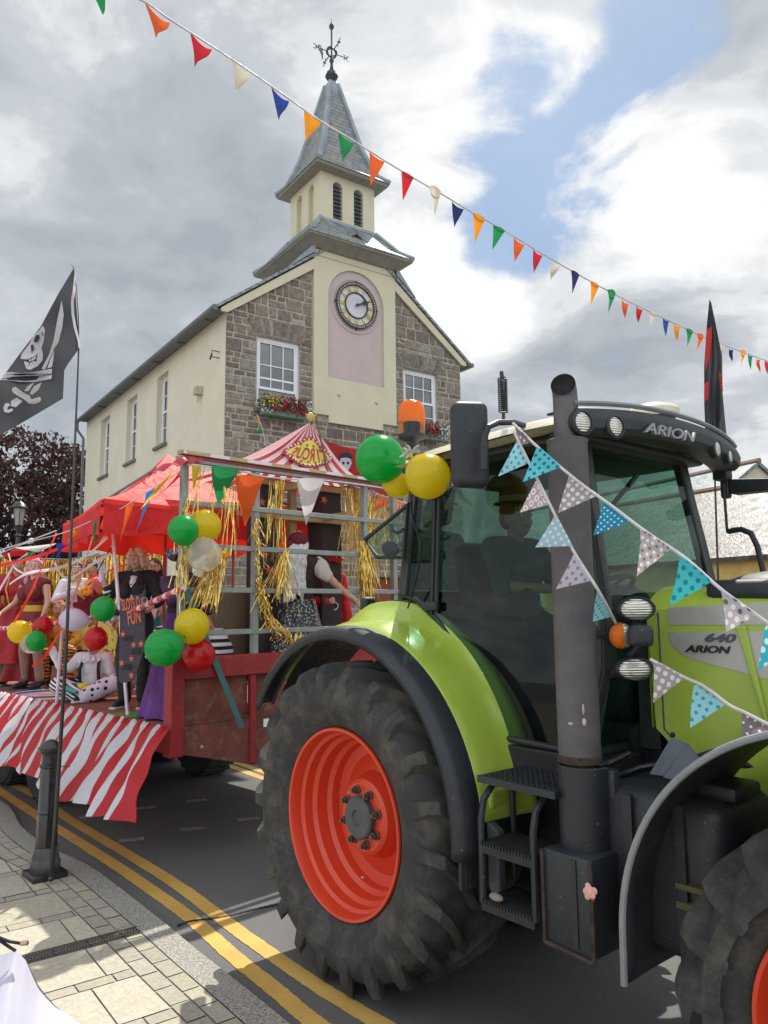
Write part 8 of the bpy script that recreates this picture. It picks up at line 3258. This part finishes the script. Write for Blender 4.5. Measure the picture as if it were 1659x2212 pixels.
# string along the near side of the float, and the big pennants on the gate
fdp = lambda x, y: 6.35 + (400 - x) * .0052
bunting('bunting of long twisted coloured pennants from the gate post down across the gazebo', [(398, 1003), (383, 1022), (335, 1052), (291, 1080), (255, 1102), (205, 1122), (140, 1150), (60, 1172), (0, 1195), (-60, 1215)],
        [((205, 1120), (228, 1114), (202, 1178), 'green'), ((240, 1108), (255, 1102), (214, 1184), 'white'), ((272, 1094), (291, 1080), (258, 1176), 'orange'), ((316, 1063), (335, 1052), (294, 1155), 'sky'), ((359, 1040), (383, 1022), (299, 1100), 'yellow'), ((388, 1019), (402, 1013), (322, 1092), 'red'),
         ((154, 1146), (166, 1141), (150, 1172), 'gold'), ((124, 1174), (136, 1170), (112, 1232), 'blue'), ((64, 1192), (90, 1184), (22, 1226), 'green'), ((30, 1183), (120, 1173), (86, 1194), 'white')], fdp, .005, bow=.05)
gp_ = lambda x, y: TR.w(*TR.Y(x, y, -.07)).y
bunting('large green, orange and white pennants hanging from the top of the front gate', [(405, 1003), (457, 1009), (520, 1018), (572, 1030), (641, 1036), (702, 1038), (800, 1050), (865, 1062)],
        [((457, 1007), (521, 1017), (468, 1090), 'green'), ((507, 1027), (573, 1034), (527, 1137), 'orange'), ((641, 1034), (702, 1037), (660, 1134), 'white'), ((415, 1005), (434, 1009), (417, 1062), 'yellow')], gp_, .006, bow=.05)
gp2 = lambda x, y: TR.w(*TR.Y(x, y, .35)).y
bunting('blue, red and orange pennants hanging behind the right end of the gate', [(735, 1040), (800, 1062), (870, 1085), (900, 1090)],
        [((783, 1068), (812, 1060), (780, 1112), 'sky'), ((812, 1075), (845, 1080), (806, 1108), 'red'), ((842, 1080), (872, 1085), (850, 1118), 'orange')], gp2, .006, bow=.04)

# tractor bunting: printed cotton
def cloth(name, base, cols, sc_, size, ring=False, rnd=.12):
    return dots(name, base, cols, sc_, size, 'UV', rnd, .3, .85, ring)


CT1 = cloth('cotton_teal_flower', '#5cc3d0', ['#23727f'], 34, .26)
CT2 = cloth('cotton_grey_dot', '#a79c9e', ['#e4dede'], 34, .32)
CT3 = cloth('cotton_deep_blue_dot', '#1d86ab', ['#cfe9ee'], 52, .2)
CT4 = cloth('cotton_grey_leaf', '#b9adb0', ['#857b80', '#efe9ea'], 46, .30)
CT5 = cloth('cotton_teal_drop', '#3fb6bd', ['#1f7f8a'], 30, .27)
CT6 = cloth('cotton_grey_bloom', '#bdb4b9', ['#6c646c', '#ebe5e8'], 36, .32)
CT7 = cloth('cotton_pale_blue', '#a9c7d2', ['#d9e8ee'], 38, .28)
CT8 = cloth('cotton_lilac_bloom', '#c3b9c6', ['#8f8795'], 34, .25)
CT9 = cloth('cotton_aqua_bloom', '#97d3dd', ['#4d97a5'], 34, .24)
CT10 = cloth('cotton_dark_taupe', '#85777a', ['#ece6e6'], 36, .18)
CT11 = cloth('cotton_pink_ring', '#b7a5a8', ['#e9dfe0'], 30, .40, True)


def tdep(px, py, y, x=None):
    P = TQ.Y(px, py, y)
    return TQ.w(P.x, P.y, P.z).y


s1 = lambda x, y: tdep(x, y, -.02 + (x - 1108) / 550 * .02)
TB = 'printed cotton bunting tied round the tractor'
bunting('upper string of teal and grey cotton pennants from the mirror bracket down to the hood', [(1108, 914), (1155, 960), (1240, 1033), (1320, 1092), (1397, 1150), (1480, 1205), (1560, 1275), (1660, 1347), (1720, 1390)],
        [((1109, 916), (1150, 955), (1126, 962), CT10), ((1161, 962), (1212, 1009), (1129, 1041), CT1), ((1230, 1026), (1287, 1072), (1204, 1109), CT2), ((1306, 1082), (1363, 1126), (1281, 1157), CT3), ((1383, 1140), (1448, 1186), (1377, 1245), CT4), ((1469, 1199), (1537, 1256), (1447, 1310), CT5), ((1557, 1273), (1634, 1328), (1570, 1366), CT6), ((1656, 1345), (1720, 1392), (1636, 1450), cloth('cotton_teal_dot', '#3bb3c4', ['#d8f0f2'], 30, .3))], s1, .006, group=TB, bow=.008)
s2 = lambda x, y: tdep(x, y, -.03 + .27 * max(0, min(1, (x - 1292) / 38)))
bunting('middle string of pale cotton pennants crossing the exhaust to the indicator lamp', [(1110, 932), (1128, 970), (1160, 1034), (1199, 1112), (1241, 1194), (1294, 1278), (1330, 1346)],
        [((1118, 950), (1142, 1000), (1075, 1030), CT9), ((1160, 1034), (1186, 1088), (1122, 1108), CT11), ((1199, 1112), (1236, 1180), (1157, 1182), CT7), ((1241, 1193), (1278, 1254), (1201, 1273), CT8), ((1290, 1272), (1323, 1332), (1280, 1343), CT9)], s2, .006, group=TB, bow=.008)
s3 = lambda x, y: tdep(x, y, .12)
bunting('lower string of cotton pennants from the lower lamp across the green hood side', [(1405, 1424), (1476, 1462), (1520, 1482), (1573, 1522), (1610, 1540), (1665, 1568), (1740, 1610)],
        [((1411, 1425), (1477, 1463), (1412, 1519), CT2), ((1500, 1476), (1573, 1520), (1489, 1572), CT9), ((1604, 1537), (1672, 1572), (1603, 1598), CT10), ((1690, 1580), (1740, 1610), (1700, 1660), CT1)], s3, .006, group=TB, bow=.008)

# ribbons blowing from the float
def ribbon_strip(label, pts, w, mat, dep, sag=0):
    o_ = at(*pts[0], dep(*pts[0]))
    P = dense([at(x, y, dep(x, y)) - o_ for x, y in pts], 6)
    m = MB()
    vs = []
    for i, p in enumerate(P):
        d = (P[min(i + 1, len(P) - 1)] - P[max(i - 1, 0)]).normalized()
        tw = math.sin(i * .35) * .6
        s_ = d.cross(Vector((0, 1, 0))).normalized()
        s_ = (Matrix.Rotation(tw, 3, d) @ s_) * w
        vs += [p - s_, p + s_]
    m.add(vs, [(2 * i, 2 * i + 1, 2 * i + 3, 2 * i + 2) for i in range(len(P) - 1)])
    o = m.build('streamer', mat, None, angle=180)
    o.location = o_
    return tag(o, label, 'streamer', 'plastic streamers blowing from the float')


W_, RD, PKc = PCOL['white'], PCOL['red'], pm('pink_plastic', '#d99a9f', .5, transl=.4)
OR_ = pm('scarlet_ribbon', '#d8402a', .5, transl=.3)
for lab, pts, w, mt in (
    ('long white streamer curving from the gazebo corner over the clown', [(232, 1160), (180, 1205), (120, 1228), (60, 1238), (20, 1262)], .022, W_),
    ('white streamer dangling in a loop beneath the gazebo valance', [(118, 1215), (135, 1245), (160, 1245), (205, 1215), (240, 1196)], .020, W_),
    ('broad red streamer from the gazebo front edge down to the far left', [(205, 1150), (140, 1180), (70, 1205), (0, 1222), (-30, 1230)], .026, RD),
    ('pale pink streamer stretched from the green pennant to the jacket of the ponytail woman', [(203, 1150), (185, 1210), (165, 1275), (150, 1318)], .016, PKc),
    ('scarlet streamer falling steeply from the gazebo corner past the pink haired woman', [(122, 1150), (95, 1215), (62, 1290), (30, 1345)], .018, OR_),
    ('scarlet streamer hanging below the red balloons to the deck', [(150, 1330), (120, 1380), (95, 1420), (70, 1440)], .022, OR_),
    ('red streamer across the back behind the raised white glove', [(400, 1160), (320, 1200), (250, 1228), (190, 1250)], .020, RD),
    ('thin white streamer looping at the far left above the red hat', [(18, 1195), (30, 1225), (60, 1240), (100, 1230)], .014, W_),
    ('lilac streamer at the far left edge of the float', [(60, 1195), (35, 1215), (10, 1255), (-10, 1290)], .016, pm('lilac_plastic', '#c0a8cc', .5, transl=.4)),
):
    ribbon_strip(lab, pts, w * .72, mt, (lambda x, y: 10.2) if 'across the back' in lab else (lambda x, y: 6.6 + max(0, (330 - x)) * .0062))
# crumpled plastic pennant bunched on top of the gate post, guy rope
m = MB(); cgp = TR.Y(405, 1003, -.02)
m.sheet(lambda u, v: V(cgp.x - .33 + .45 * u, -.09 + .12 * v + .03 * math.sin(u * 9), cgp.z + .02 - .16 * (1 - u) * (1 - u) + .05 * math.sin(PI * v) * (.4 + u) + .015 * math.sin(u * 23 + v * 4)), 24, 10)
o = m.build('plastic_wrap', pm('pink_red_plastic', '#c8424e', .35, transl=.3), None, angle=180); o.location = TR.o; o.rotation_euler = (0, 0, TR.rz)
tag(o, 'crumpled pink plastic sheet wrapped round the top of the left gate post', 'plastic sheet')
a = at(122, 1146, 9.1); b = at(-40, 1200, 9.6)
m = MB(); m.tube([V(0, 0, 0), (b - a) * .4 + V(0, 0, -.02), b - a], .008, 6); m.sphere((at(68, 1168, 9.25) - a), .035, 8, 6)
o = m.build('guy_rope', TAPEW, None); o.location = a
tag(o, 'thin white knotted guy rope running left from the red gazebo corner', 'rope')

# ================================================================ BALLOONS
def balmat(name, c, alpha=False):
    n = NT(name)
    c_ = lin(c)
    n.color(c_); n.rough(.22); n.b.inputs['Coat Weight'].default_value = .3
    tt = n.N('ShaderNodeBsdfTranslucent'); tt.inputs[0].default_value = (*c_, 1)
    ms = n.N('ShaderNodeMixShader'); ms.inputs[0].default_value = .5
    n.L(n.b.outputs[0], ms.inputs[1]); n.L(tt.outputs[0], ms.inputs[2])
    if alpha:
        tr = n.N('ShaderNodeBsdfTransparent'); m2_ = n.N('ShaderNodeMixShader'); m2_.inputs[0].default_value = .55
        n.L(ms.outputs[0], m2_.inputs[2]); n.L(tr.outputs[0], m2_.inputs[1]); n.L(m2_.outputs[0], n.out.inputs[0])
        m2_.inputs[0].default_value = .45
    else:
        n.L(ms.outputs[0], n.out.inputs[0])
    return n.m


BG, BY, BR, BW, BC = balmat('balloon_green', '#12b552'), balmat('balloon_yellow', '#e6d21c'), balmat('balloon_red', '#d3202a'), balmat('balloon_white', '#e0d8e8'), balmat('balloon_clear', '#dcdccb', True)


def balloon(px, py, r_, Y, mat, label, kd_=(0, 0, -1), rx=None):
    c = at(px, py, Y)
    k = (c - CAM).dot(FW) / F
    t = thing('balloon', label, 'balloon', c, 0, 'balloons tied to the float and tractor')
    rad = r_ * k
    kd_ = Vector(kd_).normalized()
    q = kd_.to_track_quat('Z', 'Y').to_matrix()
    sx = (rx or r_) * k / rad
    m = MB()
    prof = []
    for i in range(25):
        a = PI * i / 24
        z = -math.cos(a)
        r2 = math.sin(a) * (1 - .05 * max(0, z) ** 2)
        prof.append((max(r2, .0005) * rad * sx, z * rad * (1.0 + .07 * max(0, z) ** 3)))
    m.lathe(prof, (0, 0, 0), 'Z', 40, M=q)
    m.build('skin', mat, t, angle=180)
    m = MB()
    m.lathe([(.010, rad * 1.06), (.006, rad * 1.06 + .012), (.014, rad * 1.06 + .026)], (0, 0, 0), 'Z', 10, M=q)
    m.build('knot', mat, t)


gd = lambda x, y: TR.w(*TR.Y(x, y, -.22)).y
balloon(396, 1145, 33, gd(396, 1145), BG, 'green balloon against the left gate post above the clear balloon', (.3, .1, -1))
balloon(441, 1137, 37, gd(441, 1137) + .25, BY, 'yellow balloon between the green balloon and the clear balloon on the gate', (-.3, .3, -1))
balloon(441, 1198, 37, gd(441, 1198) + .02, BC, 'clear balloon with gold confetti tied to the gate rail', (-.2, .4, 1))
balloon(415, 1352, 38, gd(415, 1352), BY, 'yellow balloon at the top of the lower trio on the gate post', (0, .5, -1))
balloon(354, 1399, 41, gd(354, 1399) - .03, BG, 'large green balloon at the deck corner left of the red balloon', (.7, .4, .4))
balloon(430, 1415, 35, gd(430, 1415) + .06, BR, 'red balloon hanging over the red headboard beam', (-.3, .5, 1))
balloon(821, 992, 53, 4.6, BG, 'big green balloon tied to the rear of the tractor cab roof', (.7, .1, -.2))
balloon(862, 1038, 38, 4.7, BY, 'yellow balloon half hidden between the big green and big yellow balloons', (.3, .2, .8))
balloon(924, 1029, 50, 4.0, BY, 'big yellow balloon beside the black tractor mirror', (-.5, .2, .7))
sd_ = lambda x, y: TR.w(*TR.X(x, y, -.10)).y
balloon(42, 1365, 24, sd_(42, 1365), BY, 'small yellow balloon at the far left of the taped rail', (.5, .1, .5), 25)
balloon(93, 1353, 21, sd_(93, 1353) + .2, BR, 'small red balloon behind the green one on the taped rail', (0, .1, 1))
balloon(79, 1386, 22, sd_(79, 1386) - .05, BG, 'small green balloon overlapping a clear one under the taped rail', (0, .1, 1))
balloon(66, 1390, 21, sd_(66, 1390) + .2, BC, 'small clear balloon behind the green balloon under the taped rail', (0, .1, 1))
balloon(158, 1339, 30, sd_(158, 1339), BW, 'white balloon on the taped rail crossed by the flagpole', (1, .1, -.1), 25)
balloon(223, 1316, 27, sd_(223, 1316), BG, 'green balloon behind the taped rail left of the cardboard sign', (.2, .1, .6))
balloon(207, 1380, 25, sd_(207, 1380) - .05, BR, 'red balloon hanging just above the head of the seated clown', (0, .1, 1))

# ================================================================ BYSTANDER'S GARMENT in the near corner
GY = 1.25
gout = [(-120, 2120), (-60, 2085), (0, 2064), (35, 2052), (56, 2075), (84, 2131), (119, 2173), (174, 2212), (250, 2260), (330, 2330)]
t = thing('white_jacket', 'white cotton jacket of a bystander filling the bottom left corner', 'jacket', at(0, 2200, GY))
o_ = t.location.copy()
m = MB()


def gfn(u, v):
    a = pwl(gout, u)
    b = (-250 + 500 * u, 2900)
    x, y = a[0] + (b[0] - a[0]) * v, a[1] + (b[1] - a[1]) * v
    fold = .012 * math.sin(u * 14 + v * 5) + .01 * noise.noise(Vector((u * 5, v * 6, 0)))
    return at(x, y, GY - .16 * math.sin(min(1, v * 2.2) * PI / 2) + fold * (.3 + v)) - o_


m.sheet(gfn, 60, 30)
m.sheet(lambda u, v: (lambda a: at(a[0] - 25 * v, a[1] + 25 * v, GY + .2 * v) - o_)(pwl(gout, u)), 60, 6)
m.build('cloth', pm('white_sunlit_cotton', '#b9b6c4', .9, var=.02, bump=.25, bscale=9, bdist=.01), t, angle=180)
cord = MB()
cord.tube([at(x, y, GY - .02) - o_ for x, y in ((-30, 2016), (0, 2026), (20, 2034), (46, 2038))], .0024, 8)
cord.tube([at(x, y, GY - .02) - o_ for x, y in ((-30, 2018), (0, 2032), (18, 2044), (34, 2054))], .0024, 8)
cd_ = cord.build('drawstring', pm('dark_cord', '#2c2226', .8, bump=.6, bscale=400), t)
m = MB(); m.tube([at(46, 2038, GY - .02) - o_, at(60, 2037, GY - .02) - o_], .0036, 10); m.build('cord_end', pm('rose_gold', '#c9a08a', .25, .8), cd_)
